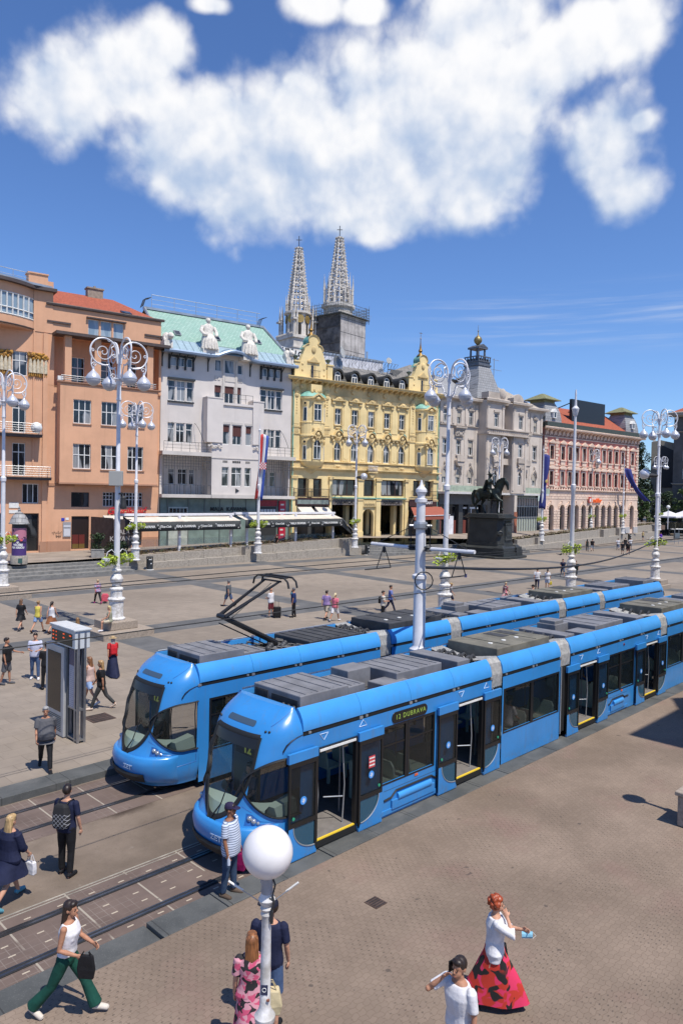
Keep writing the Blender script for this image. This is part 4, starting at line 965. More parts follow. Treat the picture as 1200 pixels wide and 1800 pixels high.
 r=MB();r.poly([(32.2,1.25,22.68),(45.2,1.25,22.68),(45.2,5.0,24.2),(32.2,5.0,24.2)]);r.box(27.4,50,5,14,21,24.15);r.poly([(45.2,1.2,22.6),(50.0,1.2,22.3),(50.0,6,26.0),(45.2,5.0,24.3)]);r.build('roof',M_slate,b)
 for i in range(5):
  c=33.55+2.5*i
  d=MB();d.box(c-.55,c+.55,-.1,1.2,21.15,22.0);d.prism([(c+.55*math.cos(a),22.0+.55*math.sin(a))for a in[math.pi*q/10 for q in range(11)]],-.1,1.6,'y');do=d.build('dormer',M_slate_d,b)
  d=MB();rows=[]
  for v,k in((-.38,1.0),(0.2,1.03),(1.3,1.08),(2.4,1.15)):rows.append([(c+(.74+.1*(k-1))*math.cos(a)*(1+(k-1)*2),v,22.0-.35*(1 if abs(math.cos(a))>.97 else 0)+.74*math.sin(a)*(1 if v<1.5 else .9))for a in[math.pi*q/12 for q in range(13)]])
  d.grid(rows);d.grid([[(x,y,z-.1)for x,y,z in rw]for rw in rows]);d.prism([(c+.78*math.cos(a),22.0+.78*math.sin(a))for a in[math.pi*q/12 for q in range(13)]]+[(c+(.56)*math.cos(a),22.0+.56*math.sin(a))for a in[math.pi-math.pi*q/12 for q in range(13)]],-.4,-.2,'y');d.build('hood',mat('black_sheet',(.035,.035,.032),.6,var=.2),do,fix=False,smooth=True)
  w=MB();w.box(c-.42,c+.42,-.16,-.101,21.25,22.0);w.prism([(c+.42*math.cos(a),22.0+.42*math.sin(a))for a in[math.pi*q/10 for q in range(11)]],-.16,-.101,'y');wo=w.build('window',W_white,do)
  w=MB();w.box(c-.33,c-.06,-.17,-.161,21.3,21.9);w.box(c+.06,c+.33,-.17,-.161,21.3,21.9);w.prism([(c+.3*math.cos(a),22.02+.3*math.sin(a))for a in[math.pi*q/10 for q in range(11)]],-.17,-.161,'y');w.build('pane',G_dark,wo)
 cp.build('copper_roof',M_copper,b,smooth=True,fix=False)
 l=MB();rng=random.Random(5)
 for i in range(24):
  u=32.6+i*.52;z=24.9-.02*i
  a,c2,e=(u,2.6,z+.5),(u+.26,3.4,z-.9+.3*(i%3)),(u+.52,2.6,z+.45)
  l.tube([a,c2],.022,4);l.tube([c2,e],.022,4);l.tube([a,e],.022,4);l.tube([c2,(u+.5,2.2,23.2)],.02,4)
 l.build('roof_lattice',mat('lattice_steel',(.22,.22,.21),.5,.5),b)
 for i,(u,z,rr,m)in enumerate(((35.5,25.3,.75,W_white),(35.1,23.9,.9,M_zinc),(43.6,25.3,.42,W_white),(42.7,23.9,.35,M_zinc))):
  d=MB();d.lathe([(rr,.22*rr),(rr*.7,.1*rr),(rr*.3,.02),(0,0)],18);d.lathe([(rr,.22*rr),(rr*.7,.05*rr),(0,-.06)],18);o=d.build('satellite_dish',m,b,smooth=True,fix=False);o.location=(u,2.0+.4*i,z);o.rotation_euler=(R(80),0,R(35-20*i))
  d=MB();d.tube([(u,2.2+.4*i,23.2),(u,2.1+.4*i,z)],.04,5);d.build('dish_mast',M_zinc,b)
yellow()
# === beige building
def beige():
 b=front_thing(FB,'beige_building','beige stone palace with a steep slate roof and small domed lantern')
 U0,U1=0.0,23.3
 mb=MB();tr=MB()
 cs3=[1.2,3.95,6.45,18.9,21.4]
 W3=[(c-.42,c+.42,17.6,19.45)for c in cs3];W2=[(c-.48,c+.48,13.4,15.4)for c in cs3];W1=[(c-.48,c+.48,9.4,11.4)for c in cs3]
 wall(mb,U0,U1,8.2,21.0,0,W3+W2+W1,.3)
 for h in W1:arch_fill(mb,h[0],h[1],10.7,11.4,0,.3,pointed=True)
 for u0,u1 in((8.0,11.9),(13.9,17.3)):
  c=(u0+u1)/2+.2
  hs=[(c-.45,c+.45,17.6,19.45),(c-.45,c+.45,13.5,15.4),(c-.45,c+.45,9.4,11.4)]
  wall(mb,u0,u1,8.2,21.2,-1.5,hs,.25);arch_fill(mb,c-.45,c+.45,10.7,11.4,-1.5,.25,pointed=True);mb.box(u0,u1,-1.5,0,8.2,21.2,skip='fk')
  for h in hs:win(b,*h,-1.5,2,(.66,),inset=.16)
  tr.box(c-.8,c+.8,-1.85,-1.5,12.6,12.75);tr.box(c-.7,c+.7,-1.75,-1.5,12.75,13.35);tr.prism([(c-.75,12.6),(c+.75,12.6),(c+.3,11.9),(c-.3,11.9)],-1.75,-1.5,'y')
  for k in range(4):tr.ball((c-.45+.3*k,-1.68,11.9+.2*math.sin(2*k)),(.17,.12,.17),n=7,h=5)
  tr.box(c-.65,c+.65,-1.66,-1.5,19.6,19.9);tr.box(c-.65,c+.65,-1.6,-1.5,15.5,15.75)
  for a in(u0+.1,u1-.5):mb.box(a,a+.4,-1.6,-1.5,8.6,16.4);mb.box(a,a+.4,-1.6,-1.5,17.3,20.6);tr.box(a-.08,a+.48,-1.66,-1.5,15.9,16.4);tr.box(a-.06,a+.46,-1.64,-1.5,20.2,20.6)
 tr.box(7.8,17.5,-2.05,0,16.4,16.62);tr.box(7.9,17.4,-1.75,-1.5,16.62,17.15);tr.box(7.8,17.5,-1.95,-1.5,17.15,17.3)
 for k in range(20):tr.box(8.2+k*.47,8.4+k*.47,-1.82,-1.75,16.7,17.1)
 mb.box(11.9,13.9,-.4,0,16.5,17.2)
 c0=MB();c0.box(12.1,13.7,-.05,.02,9.0,15.2);g=c0.build('window',W_dark,b);c0=MB();c0.box(12.2,13.6,-.07,-.052,9.0,11.9);c0.box(12.2,13.6,-.07,-.052,13.2,15.1);c0.build('pane',G_dark,g)
 tr.box(11.9,13.9,-.9,0,12.3,12.5);tr.box(11.9,13.9,-.85,-.7,12.5,13.2)
 for i,c in enumerate(cs3):
  tr.box(c-.55,c+.55,-.14,-.002,17.45,17.6);tr.box(c-.6,c+.6,-.16,-.002,19.6,19.75);tr.ball((c,-.12,19.95),(.4,.1,.22),n=8,h=5)
  tr.box(c-.6,c+.6,-.16,-.002,13.2,13.38);tr.box(c-.6,c+.6,-.1,-.002,15.5,15.7)
  tr.tube([(c-.62,-.08,10.6),(c-.5,-.1,11.3),(c,-.14,11.95),(c+.5,-.1,11.3),(c+.62,-.08,10.6)],.09,5);tr.ball((c,-.14,12.2),(.2,.12,.26),n=7,h=5)
  if i in(1,3):
   tr.box(c-1.15,c+1.15,-.55,-.002,17.0,17.2);tr.box(c-.95,c+.95,-.25,-.002,15.9,17.0);tr.box(c-1.0,c+1.0,-.4,-.002,16.75,17.0)
   for k in range(5):tr.ball((c-.6+.3*k,-.26,16.3+.2*math.sin(k*1.9)),(.2,.1,.25),n=7,h=5)
   tr.box(c-.85,c+.85,-.62,-.002,12.4,12.55);tr.box(c-.78,c+.78,-.55,-.4,12.55,13.2);tr.prism([(c-.8,12.4),(c+.8,12.4),(c+.45,11.8),(c-.45,11.8)],-.5,-.002,'y')
 for a in(0.05,2.5,5.1,7.3,17.5,20.1,22.7):mb.box(a,a+.45,-.12,-.002,17.6,20.4);mb.box(a,a+.45,-.06,-.002,8.6,16.9)
 cornice(tr,U0,7.9,17.2,PROF(.22,.2),ends=False);cornice(tr,17.4,U1,17.2,PROF(.22,.2),ends=False)
 cornice(tr,U0,U1,20.6,[(0,0),(.1,0),(.15,.2),(.7,.3),(.75,.6),(.6,.7),(0,.75)])
 for u0,u1 in((7.9,12.0),(13.8,17.4)):cornice(tr,u0,u1,20.75,[(0,0),(.1,0),(.15,.2),(.5,.3),(.55,.6),(.4,.7),(0,.75)],-1.5)
 tr.box(8.3,11.6,-1.5,-.2,21.5,22.4);tr.box(14.2,16.6,-1.3,-.2,21.5,22.1);tr.ball((11.4,-1.5,22.3),(.7,.3,.8),n=10,h=7);tr.ball((11.8,-1.3,21.9),(.4,.3,.9),n=8,h=6)
 tr.prism([(14.3,22.1),(16.5,22.1),(16.1,22.5),(15.4,22.7),(14.7,22.5)],-1.3,-.6,'y')
 body(mb,U0,U1,8.2,21.0)
 mb.build('wall',M_beige,b);tr.build('stone_ornament',M_beige_t,b,smooth=True,sharp=35)
 blind=mat('buff_blind',(.40,.36,.30),.8)
 for i,h in enumerate(W3+W2+W1):
  win(b,*h,0,2,(.64,),inset=.2)
  if(i*7)%3==1 or i>=10:m2=MB();m2.box(h[0]+.05,h[1]-.05,.12,.16,h[3]-(.9 if i<10 else 1.15),h[3]-.02);m2.build('blind',blind,b)
 m2=MB();m2.box(U0,U1+.2,.6,1.0,1.8,8.0);m2.build('shop_front',G_dark,b)
 m2=MB();m2.box(-.1,U1+.3,-1.3,.6,7.95,8.25);m2.build('canopy',mat('canopy_pale',(.60,.58,.55),.6,var=.15),b)
 m2=MB()
 for a,c in((-.1,10.5),(16.0,24.0)):m2.box(a,c,-1.1,-1.0,8.28,9.1)
 m2.build('balcony_panel',mat('pale_green_glass',(.36,.42,.32),.3,var=.3,vs=1.5),b)
 m2=MB();m2.box(.2,10.3,-.1,.59,6.5,7.9);m2.box(1.0,4.0,.45,.59,6.2,6.3);m2.build('shop_sign',mat('fascia_grey',(.10,.095,.09),.5,var=.2),b)
 for a,w in((.05,.5),(4.3,.9),(6.3,.3),(9.6,.5)):m2=MB();m2.box(a,a+w,.0,.59,1.8,6.5);m2.build('pier',mat('pier_dark',(.05,.05,.05),.5,var=.3),b)
 for a,w in((.6,.5),(3.2,.9),(5.6,.6)):m2=MB();m2.box(a,a+w,.3,.59,1.9,4.3);m2.build('panel',mat('panel_red',(.16,.04,.03),.6),b)
 m2=MB();m2.box(1.6,3.1,-.15,.28,2.3,4.9);m2.build('poster',mat('poster_white',(.72,.72,.76),.5,var=.15,vs=2),b)
 m2=MB();m2.box(6.55,7.0,-.4,-.3,2.6,5.2);ps=m2.build('banner',W_white,b)
 for k,col in enumerate(((.6,.05,.03),(.03,.08,.35),(.7,.3,.02),(.5,.03,.05),(.05,.1,.4))):m2=MB();m2.ball((6.78,-.41,2.9+k*.48),(.17,.02,.17),n=8,h=6);m2.build('print',mat('print_%d'%k,col,.5),ps)
 m2=MB();m2.box(14.6,15.2,-1.6,.5,1.8,7.9);m2.build('pier',M_beige,b)
 m2=MB();m2.box(14.6,15.3,-1.62,-1.602,2.0,5.5);m2.build('panel',mat('brick_red',(.32,.11,.06),.8,var=.2),b)
 m2=MB()
 for k in range(12):u=15.9+k*.62;m2.box(u,u+.08,.35,.59,1.9,7.6)
 for z in(4.6,6.2,7.5):m2.box(15.7,23.2,.36,.58,z,z+.1)
 m2.build('glazing_bars',mat('bar_alu',(.4,.4,.4),.4,.6),b)
 m2=MB();m2.box(15.8,23.1,.5,.585,6.3,7.4);m2.build('blind',mat('blind_pink',(.42,.36,.33),.8,var=.1),b);m2=MB();m2.box(15.8,23.1,.5,.585,2.0,4.55);m2.build('blind',mat('blind_green',(.36,.40,.34),.8,var=.1),b)
 m2=MB();m2.box(13.0,23.3,.2,.34,1.7,2.35);m2.build('plinth',mat('plinth_red',(.22,.09,.06),.8),b)
 r=MB();r.poly([(0,.3,21.3),(8,.3,21.3),(8,6,25.0),(0,6,25.0)]);r.poly([(0,6,25),(14,6,25),(14,14,21),(0,14,21)]);r.build('roof',M_slate_g,b)
 r=MB();r.poly([(11.5,.3,21.4),(23.2,.3,21.4),(19.0,7,25.6),(11.5,7,25.6)]);r.poly([(23.2,.3,21.4),(23.2,14,21.4),(19,7,25.6)]);r.poly([(11.5,7,25.6),(19,7,25.6),(23.2,14,21.4),(11.5,14,21.4)]);r.build('roof',mat('buff_roof',(.36,.31,.25),.85,var=.2,vs=2),b)
 def sq(c,h,z,v):return[(c-h,v-h,z),(c+h,v-h,z),(c+h,v+h,z),(c-h,v+h,z)]
 cu,cv=12.3,4.0
 r=MB();r.loft([sq(cu-.1,3.3,21.8,cv+.4),sq(cu-.05,2.5,23.3,cv+.2),sq(cu,1.8,25.2,cv),sq(cu,1.3,26.9,cv)]);r.build('pavilion_roof',M_slate_g,b)
 lead=mat('lead_grey',(.13,.14,.16),.5,.3,var=.2)
 r=MB();r.box(cu-1.45,cu+1.45,cv-1.45,cv+1.45,26.9,27.15);r.box(cu-1.3,cu+1.3,cv-1.3,cv+1.3,27.15,27.5);r.box(cu-1.4,cu+1.4,cv-1.4,cv+1.4,27.5,27.62);r.box(cu-1.2,cu+1.2,cv-1.2,cv+1.2,27.62,28.0)
 for k in range(6):
  q=-1.3+k*.52
  r.box(cu+q-.06,cu+q+.06,cv-1.37,cv-1.25,27.62,28.2);r.box(cu-1.37,cu-1.25,cv+q-.06,cv+q+.06,27.62,28.2)
 r.box(cu-1.4,cu+1.4,cv-1.4,cv-1.24,28.2,28.35);r.box(cu-1.4,cu-1.24,cv-1.24,cv+1.4,28.2,28.35);r.build('lantern_gallery',lead,b)
 r=MB()
 for sx in(-1,1):
  for sy in(-1,1):r.lathe([(.22,0),(.17,.15),(.15,1.7),(.22,1.9)],8,(cu+sx*.72,cv+sy*.72,27.7))
 r.box(cu-1.05,cu+1.05,cv-1.05,cv+1.05,29.5,29.75);r.prism([(cu-1.05,29.75),(cu+1.05,29.75),(cu,30.2)],cv-1.08,cv+1.08,'y');r.lathe([(.25,0),(.12,1.9)],6,(cu,cv,27.6));r.build('lantern',lead,b)
 r=MB();r.lathe([(.2,0),(.25,.1),(.55,.45),(.62,.75),(.5,1.1),(.2,1.35),(.08,1.5),(.05,2.0),(.14,2.1),(.03,2.2),(.02,3.0)],14,(cu,cv,30.15));r.build('dome',mat('old_gold',(.28,.21,.09),.45,.5,var=.3),b,smooth=True)
 r=MB();r.tube([(17.4,5,24.5),(17.4,5,29.0)],.06,5);r.tube([(15.6,5,27.3),(19.3,5,27.3)],.03,4);r.tube([(17.0,5,28.8),(18.6,5,28.8)],.03,4);r.build('aerial',M_zinc,b)
 r=MB();r.box(14.8,17.2,5.6,6.6,25.3,26.0);r.build('chimney',M_iron,b)
 for u,z in((15.3,23.7),(19.3,22.8),(21.0,22.3)):
  c=MB();c.M=Matrix.Translation((u,.3+(z-21.4)*1.6,z+.05))@Matrix.Rotation(R(32),4,'X');c.box(-.4,.4,-.4,.4,0,.08);c.build('skylight',G_dark,b)
beige()
# === red building
def red():
 b=front_thing(FR,'red_building','red building with cream quoins, corner domes, rusticated arcade and rooftop screen')
 U0,U1=0.0,28.7
 mb=MB();tr=MB();ru=MB()
 cs=[2.05,5.05,7.1,9.1,11.15,13.2,15.2,17.2,19.15,21.2,23.25,26.6]
 W2=[(c-.5,c+.5,13.8,15.85)for c in cs];W1=[(c-.5,c+.5,9.75,11.85)for c in cs];A=[(c-.62,c+.62,2.3,6.6)for c in cs]
 wall(mb,U0,U1,9.0,17.3,0,W2+W1,.28);body(mb,U0,U1,9.0,18.6)
 wall(ru,U0,U1,1.6,9.0,-.1,A,.6)
 for h in A:arch_fill(ru,h[0],h[1],5.95,6.6,-.1,.6)
 z=2.7;k=0
 def free(a,c,z0,z1):return not any(h[0]-.02<c and h[1]+.02>a and z0<h[3]+.05 for h in A)
 edges=[U0]+[e for h in A for e in(h[0],h[1])]+[U1]
 while z<8.9:
  hgt=.40
  if z<5.8:
   for i in range(0,len(edges),2):
    a,c=edges[i],edges[i+1];w=c-a
    cut=[a,c]if w<1.0 else[a,a+w*(.42 if k%2 else .58),c]
    for q in range(len(cut)-1):ru.box(cut[q]+.03,cut[q+1]-.03,-.24,-.1,z+.03,z+hgt-.05)
  else:
   if z>7.4:
    a=U0+(.5 if k%2 else 0)
    while a<U1:ru.box(a+.02,min(U1,a+1.0)-.02,-.16,-.1,z+.03,z+hgt-.04);a+=1.0
  z+=hgt;k+=1
 for c in cs:
  for q in range(9):
   a0,a1=math.pi*q/9,math.pi*(q+.86)/9
   ru.prism([(c+r*math.cos(a),5.95+r*math.sin(a)*1.02)for r,a in((.66,a0),(1.02,a0),(1.02,a1),(.66,a1))],-.24,-.1,'y')
  ru.box(c-.14,c+.14,-.3,-.1,6.6,7.2)
  tr.box(c-.62,c+.62,-.2,-.002,9.5,9.7)
 ru.build('arcade',M_cream,b)
 for h in A:m2=MB();m2.box(h[0],h[1],.36,.45,h[2]-.1,h[3]);o=m2.build('shop_window',G_dark,b);m2=MB();m2.box(h[0]+.02,h[1]-.02,.3,.355,4.7,4.9);m2.box((h[0]+h[1])/2-.05,(h[0]+h[1])/2+.05,.3,.355,2.3,4.7);m2.build('frame',mat('bronze',(.12,.075,.05),.5),o)
 m2=MB()
 for i in range(0,len(edges),2):m2.box(edges[i]+.02,edges[i+1]-.02,-.32,-.1,1.7,2.75)
 m2.build('plinth',mat('plinth_grey',(.42,.41,.41),.8,var=.2),b)
 for c in cs:
  for z0,z1 in((13.8,15.85),(9.75,11.85)):
   tr.box(c-.68,c-.5,-.12,-.002,z0-.05,z1+.2);tr.box(c+.5,c+.68,-.12,-.002,z0-.05,z1+.2);tr.box(c-.5,c+.5,-.1,-.002,z1+.02,z1+.25);tr.box(c-.78,c+.78,-.26,-.002,z0-.25,z0-.05)
   tr.box(c-.8,c+.8,-.3,-.002,z1+.38,z1+.5)
  tr.prism([(c-.85,16.35),(c+.85,16.35),(c,16.85)],-.32,-.002,'y')
  tr.prism([(c-.85,12.35)]+[(c-.85*math.cos(a),12.35+.42*math.sin(a))for a in[math.pi*q/8 for q in range(1,8)]]+[(c+.85,12.35)],-.32,-.002,'y')
  tr.box(c-.6,c+.6,-.16,-.002,12.95,13.55)
 for a in(0.0,3.0,24.55,27.9):
  for k in range(16):z=9.2+k*.5;w=.95 if k%2==0 else .65;off=0 if a<20 else 0;tr.box(a+(.0 if a in(0.0,3.0)else .8-w),a+(w if a in(0.0,3.0)else .8),-.12,-.002,z+.04,z+.44)
 for k in range(40):tr.box(1.3+k*.7,1.55+k*.7,-.18,-.002,8.98,9.4)
 cornice(tr,U0,U1,8.75,PROF(.35,.3),-.1);cornice(tr,U0,U1,12.75,PROF(.14,.14));tr.box(U0,U1,-.1,0,9.36,9.5)
 tr.box(U0,U1,-.08,0,17.2,17.35)
 k=0;u=.35
 while u<U1:
  tr.prism([(0,18.5),(-.75,18.5),(-.7,18.3),(-.25,18.05),(-.08,17.5)],u-.13,u+.13,'x');tr.box(u+.35,u+.75,-.06,-.002,17.65,18.15);u+=1.12
 cornice(tr,U0,U1,18.4,[(0,0),(.8,0),(.9,.1),(.95,.28),(.9,.34),(0,.4)])
 mb2=MB();mb2.box(U0,U1,-.04,0,17.35,18.4);mb2.build('frieze',mat('frieze_brown',(.30,.18,.14),.85,var=.3,vs=3),b)
 mb.build('wall',M_red,b);tr.build('stucco_trim',M_cream,b)
 for h in W2+W1:win(b,*h,0,2,(.66,),fm=mat('bronze_frame',(.16,.10,.07),.5),pm=G_win,inset=.18,t=.06)
 m2=MB();m2.box(-.3,U1+.2,-.75,-.3,18.8,19.5);m2.box(-.2,U1+.1,-.4,10,18.75,19.45);m2.build('gutter',mat('gutter_green',(.05,.065,.055),.6,var=.2),b)
 r=MB();r.poly([(.2,-.2,19.5),(U1-.2,-.2,19.5),(U1-4,5,23.0),(4,5,23.0)]);r.poly([(4,5,23),(U1-4,5,23),(U1-.2,10,19.5),(.2,10,19.5)]);r.poly([(.2,-.2,19.5),(4,5,23),(.2,10,19.5)]);r.poly([(U1-.2,-.2,19.5),(U1-.2,10,19.5),(U1-4,5,23)])
 r.build('roof',M_tile,b)
 for u0,u1 in((.2,4.6),(24.2,28.6)):
  c,h=(u0+u1)/2,(u1-u0)/2;dv=2.2
  def sq(k,z):return[(c-h*k,dv-h*k,z),(c+h*k,dv-h*k,z),(c+h*k,dv+h*k,z),(c-h*k,dv+h*k,z)]
  r=MB();r.loft([sq(1.0,19.45),sq(.97,20.3),sq(.9,21.2),sq(.78,22.0),sq(.62,22.7)]);d=r.build('corner_dome',M_slate_g,b)
  r=MB();r.loft([sq(.62,22.7),sq(.62,23.05)]);r.loft([sq(.95,23.05),sq(.95,23.15),sq(.1,24.2)]);r.build('dome_cap',mat('lichen_roof',(.20,.20,.10),.8,var=.3),d)
  r=MB();r.box(c-.45,c+.45,dv-h-.25,dv-h*.5,20.2,21.1);r.prism([(c-.65,21.1),(c+.65,21.1),(c,21.7)],dv-h-.3,dv-h*.4,'y');w=r.build('dormer',W_white,d);r=MB();r.box(c-.25,c+.25,dv-h-.27,dv-h-.252,20.35,21.2);r.build('pane',G_dark,w)
 m2=MB();m2.box(8.9,18.9,1.0,1.5,20.1,23.95);s=m2.build('screen',mat('screen_black',(.012,.012,.014),.35),b);m2=MB()
 for u in(9.6,13.9,18.2):m2.tube([(u,1.5,23.5),(u-2.2,4.5,21.9)],.09,5);m2.tube([(u,1.2,20.2),(u,1.6,19.6)],.12,5)
 m2.build('strut',M_iron,s)
 text_obj('shop_sign','müller',1.0,mat('sign_orange',(.85,.13,.02),.4),b,(14.9,-.4,7.35),shear=.25,bold=.03,depth=.06)
 m2=MB();m2.box(12.3,13.0,-.5,-.35,7.0,7.95);m2.build('sign_panel',mat('sign_red2',(.5,.05,.03),.5),b);m2=MB();m2.box(12.45,12.85,-.52,-.502,7.15,7.7);m2.build('sign_emblem',W_white,b)
 m2=MB();m2.tube([(24.3,-.2,17.2),(24.3,-.2,3.4)],.07,5);m2.build('drainpipe',mat('pipe_brown',(.16,.07,.05),.5),b)
red()
# === cathedral
def cathedral():
 lime=mat('pale_limestone',(.62,.58,.53),.9,var=.25,vs=.35,bump=.2,bs=6);dark=mat('weathered_stone',(.15,.14,.135),.95,var=.45,vs=.35,col2=(.05,.047,.046));sheetm=mat('debris_net',(.46,.43,.41),.9,var=.35,vs=.3)
 b=thing('cathedral','gothic cathedral with two openwork spires, one tower wrapped and scaffolded','cathedral',(0,0,0),0)
 def spire(o,cx,cy,z0,z1,r0,r1,rot):
  n=8;mb=MB()
  def pt(k,t,g=1.0):a=rot+2*math.pi*k/n;r=(r0+(r1-r0)*t)*g;return Vector((cx+r*math.cos(a),cy+r*math.sin(a),z0+(z1-z0)*t))
  for k in range(n):mb.tube([pt(k,0),pt(k,1)],[.42,.24],5)
  lv=11
  for i in range(lv+1):
   t=(i/lv)**1.0
   for k in range(n):mb.tube([pt(k,t),pt(k+1,t)],.32-.12*t,5)
   if i<lv:
    t2=((i+.62)/lv)
    for k in range(n):
     m=(pt(k,t2)+pt(k+1,t2))/2;mid=(pt(k,t)+pt(k+1,t))/2
     mb.tube([pt(k,t2-.3/lv),(m+pt(k,t2))/2+Vector((0,0,.35)),m+Vector((0,0,.75)),(m+pt(k+1,t2))/2+Vector((0,0,.35)),pt(k+1,t2-.3/lv)],.17,4)
     if t<.6:mb.tube([mid,m+Vector((0,0,.7))],.13,4)
   for k in range(n):
    for q in range(2):p=pt(k,min(1,t+q*.5/lv),1.0);a=rot+2*math.pi*k/n;mb.ball(p+Vector((.42*math.cos(a),.42*math.sin(a),.12)),(.26,.26,.3),n=5,h=4)
  mb.lathe([(r1*.7,-1.0),(r1*1.15,-.3),(r1*1.35,0),(r1*1.2,.5),(.4,.6),(.2,.8)],8,(cx,cy,z1));mb.build('spire',lime,o,smooth=True)
  c=MB();c.tube([(cx,cy,z1+.5),(cx,cy,z1+4.6)],.14,5);c.tube([(cx-1.0,cy,z1+3.2),(cx+1.0,cy,z1+3.2)],.13,5);c.build('cross',M_iron,o)
 def tower(name,cx,cy,zb,zt,h,rot,m,lab):
  o=MB();M=Matrix.Translation((cx,cy,0))@Matrix.Rotation(rot,4,'Z');o.M=M
  o.box(-h,h,-h,h,zb,zt);ob=o.build('tower',m,b);ob['label']=lab;return ob,M
 rot=R(-52)
 t1,M1=tower('tower',-17.0,262.0,20,62.5,4.9,rot,lime,'pale carved tower with clock faces')
 o=MB();o.M=M1
 o.box(-5.5,5.5,-5.5,5.5,62.0,62.9);o.box(-5.2,5.2,-5.2,5.2,58.5,59.0)
 o.lathe([(4.3,62.9),(4.2,70.8),(5.0,71.2),(5.0,71.9)],8);
 for sx in(-1,1):
  for sy in(-1,1):
   for dx,dy in((0,0),(.0,-1.3*sy),(-1.3*sx,0)):o.lathe([(.34,62.9),(.3,69.0),(.42,69.2),(.3,70),(.02,74.5)],6,(sx*4.6+dx,sy*4.6+dy,0))
   o.box(sx*4.6-.9,sx*4.6+.9,sy*4.6-.9,sy*4.6+.9,68.2,68.8)
 for k in range(16):a=2*math.pi*k/16;o.lathe([(.22,71.9),(.2,74),(.3,74.2),(.02,78.0)],5,(4.3*math.cos(a),4.3*math.sin(a),0))
 for k in range(24):o.box(-5.4+k*.45,-5.2+k*.45,-5.6,-5.4,62.9,63.8);o.box(-5.6,-5.4,-5.4+k*.45,-5.2+k*.45,62.9,63.8)
 o.build('gallery',lime,t1)
 o=MB();o.M=M1
 for k in range(8):
  a=math.pi/8+2*math.pi*k/8;r=3.98
  for z0,z1 in((63.6,67.0),):
   c,s=math.cos(a),math.sin(a);o._add([(r*c-.55*-s,r*s-.55*c,z0),(r*c+.55*-s,r*s+.55*c,z0),(r*c+.55*-s,r*s+.55*c,z1),(r*c,r*s,z1+.8),(r*c-.55*-s,r*s-.55*c,z1)],[(0,1,2,3,4)])
 for x,y in((0,-4.95),(-4.95,0)):
  for q in(-2,0,2):o.box(x+(q if x==0 else 0)-(.5 if x==0 else .04),x+(q if x==0 else 0)+(.5 if x==0 else .04),y+(q if x else 0)-(.5 if x else .04),y+(q if x else 0)+(.5 if x else .04),52,57)
 o.build('opening',mat('shadow_opening',(.03,.028,.027),.95),t1)
 for k in range(8):
  a=math.pi/8+2*math.pi*k/8;o=MB();o.lathe([(1.5,0),(1.5,.2),(1.25,.25),(1.25,.1),(0,.1)],20);oo=o.build('clock_face',mat('clock_dark',(.05,.045,.04),.6),t1);oo.matrix_world=M1@Matrix.Translation((4.0*math.cos(a),4.0*math.sin(a),69.2))@Matrix.Rotation(a,4,'Z')@Matrix.Rotation(R(90),4,'Y')
  o=MB();o.lathe([(1.32,.26),(1.42,.28),(1.5,.24)],20);o.box(-.08,.08,-.9,.1,.25,.3);o.box(-.06,.6,-.06,.06,.25,.3);o.build('clock_ring',mat('clock_gold',(.4,.28,.1),.5,.5),oo)
 spire(t1,-17.0,262.0,71.5,94.6,4.0,.95,rot+R(22.5))
 rot2=R(-40)
 t2,M2=tower('tower',-2.6,264.0,20,71.0,7.0,rot2,dark,'dark weathered tower partly wrapped in builders net')
 o=MB();o.M=M2;o.box(7.0,7.12,-6.9,6.9,20,70.2);o.box(-7.05,7.1,-7.1,-7.0,20,58)if False else None
 rows=[]
 for i in range(13):
  rows.append([(x,-7.15-.12*math.sin(i*1.7+x),20+(50.0-(2.8*(1-abs(x-2)/8)if i==12 else 0))*i/12)for x in[-7+14*j/14 for j in range(15)]])
 o.build('net',sheetm,t2)
 o=MB();o.M=M2
 for x in(-4.2,-2.2,2.2,4.2):o.box(x-.45,x+.45,-7.06,-7.0,42,58);o.box(-7.06,-7.0,x-.45,x+.45,42,58)
 for z in(40,60.3,66):o.box(-7.2,7.2,-7.2,-7.0,z,z+.5);o.box(-7.2,-7.0,-7.2,7.2,z,z+.5)
 o.build('string_course',mat('course_stone_dark',(.09,.085,.082),.95,var=.3),t2)  # bands and upright strips in a darker stone tone than the tower
 o=MB();o.M=M2
 for k in range(8):o.box(7.12,7.16,-6.9+k*1.97-.03,-6.9+k*1.97+.03,40,70)
 for z in(46,52,58,64,69):o.box(7.12,7.17,-7,7,z,z+.12)
 o.box(7.121,7.14,-1.4,-.8,44,57);o.box(7.121,7.14,.3,.9,44,57);o.build('net_seam',mat('net_dark',(.13,.12,.115),.9),t2)
 o=MB();o.M=M2;rng=random.Random(11)
 for side in range(4):
  Q=Matrix.Rotation(side*math.pi/2,4,'Z')
  for k in range(15):
   x=-7.6+k*1.1;y=-8.0;hgt=73.5+rng.random()*2.4
   o.tube([Q@Vector((x,y,69.0)),Q@Vector((x,y,hgt))],.07,4);o.tube([Q@Vector((x,y+1.5,71.0)),Q@Vector((x,y+1.5,hgt-.4))],.06,4);o.tube([Q@Vector((x,y,69.5)),Q@Vector((x+1.1,y,72.4))],.05,4)
  for z in(71.2,72.2,73.2,74.2):o.tube([Q@Vector((-8,-8,z)),Q@Vector((8,-8,z))],.07,4)
  for q in range(3):z=70.4-q*.5;o.M=M2;o.box(*(-8.2,8.2,-8.2,-6.9)if side==0 else(-8.2,8.2,6.9,8.2)if side==2 else(6.9,8.2,-6.9,6.9)if side==1 else(-8.2,-6.9,-6.9,6.9),z-.1+q*.001,z)if q==0 else None
 o.build('scaffold',mat('scaffold_steel',(.12,.13,.12),.6,.3),t2)
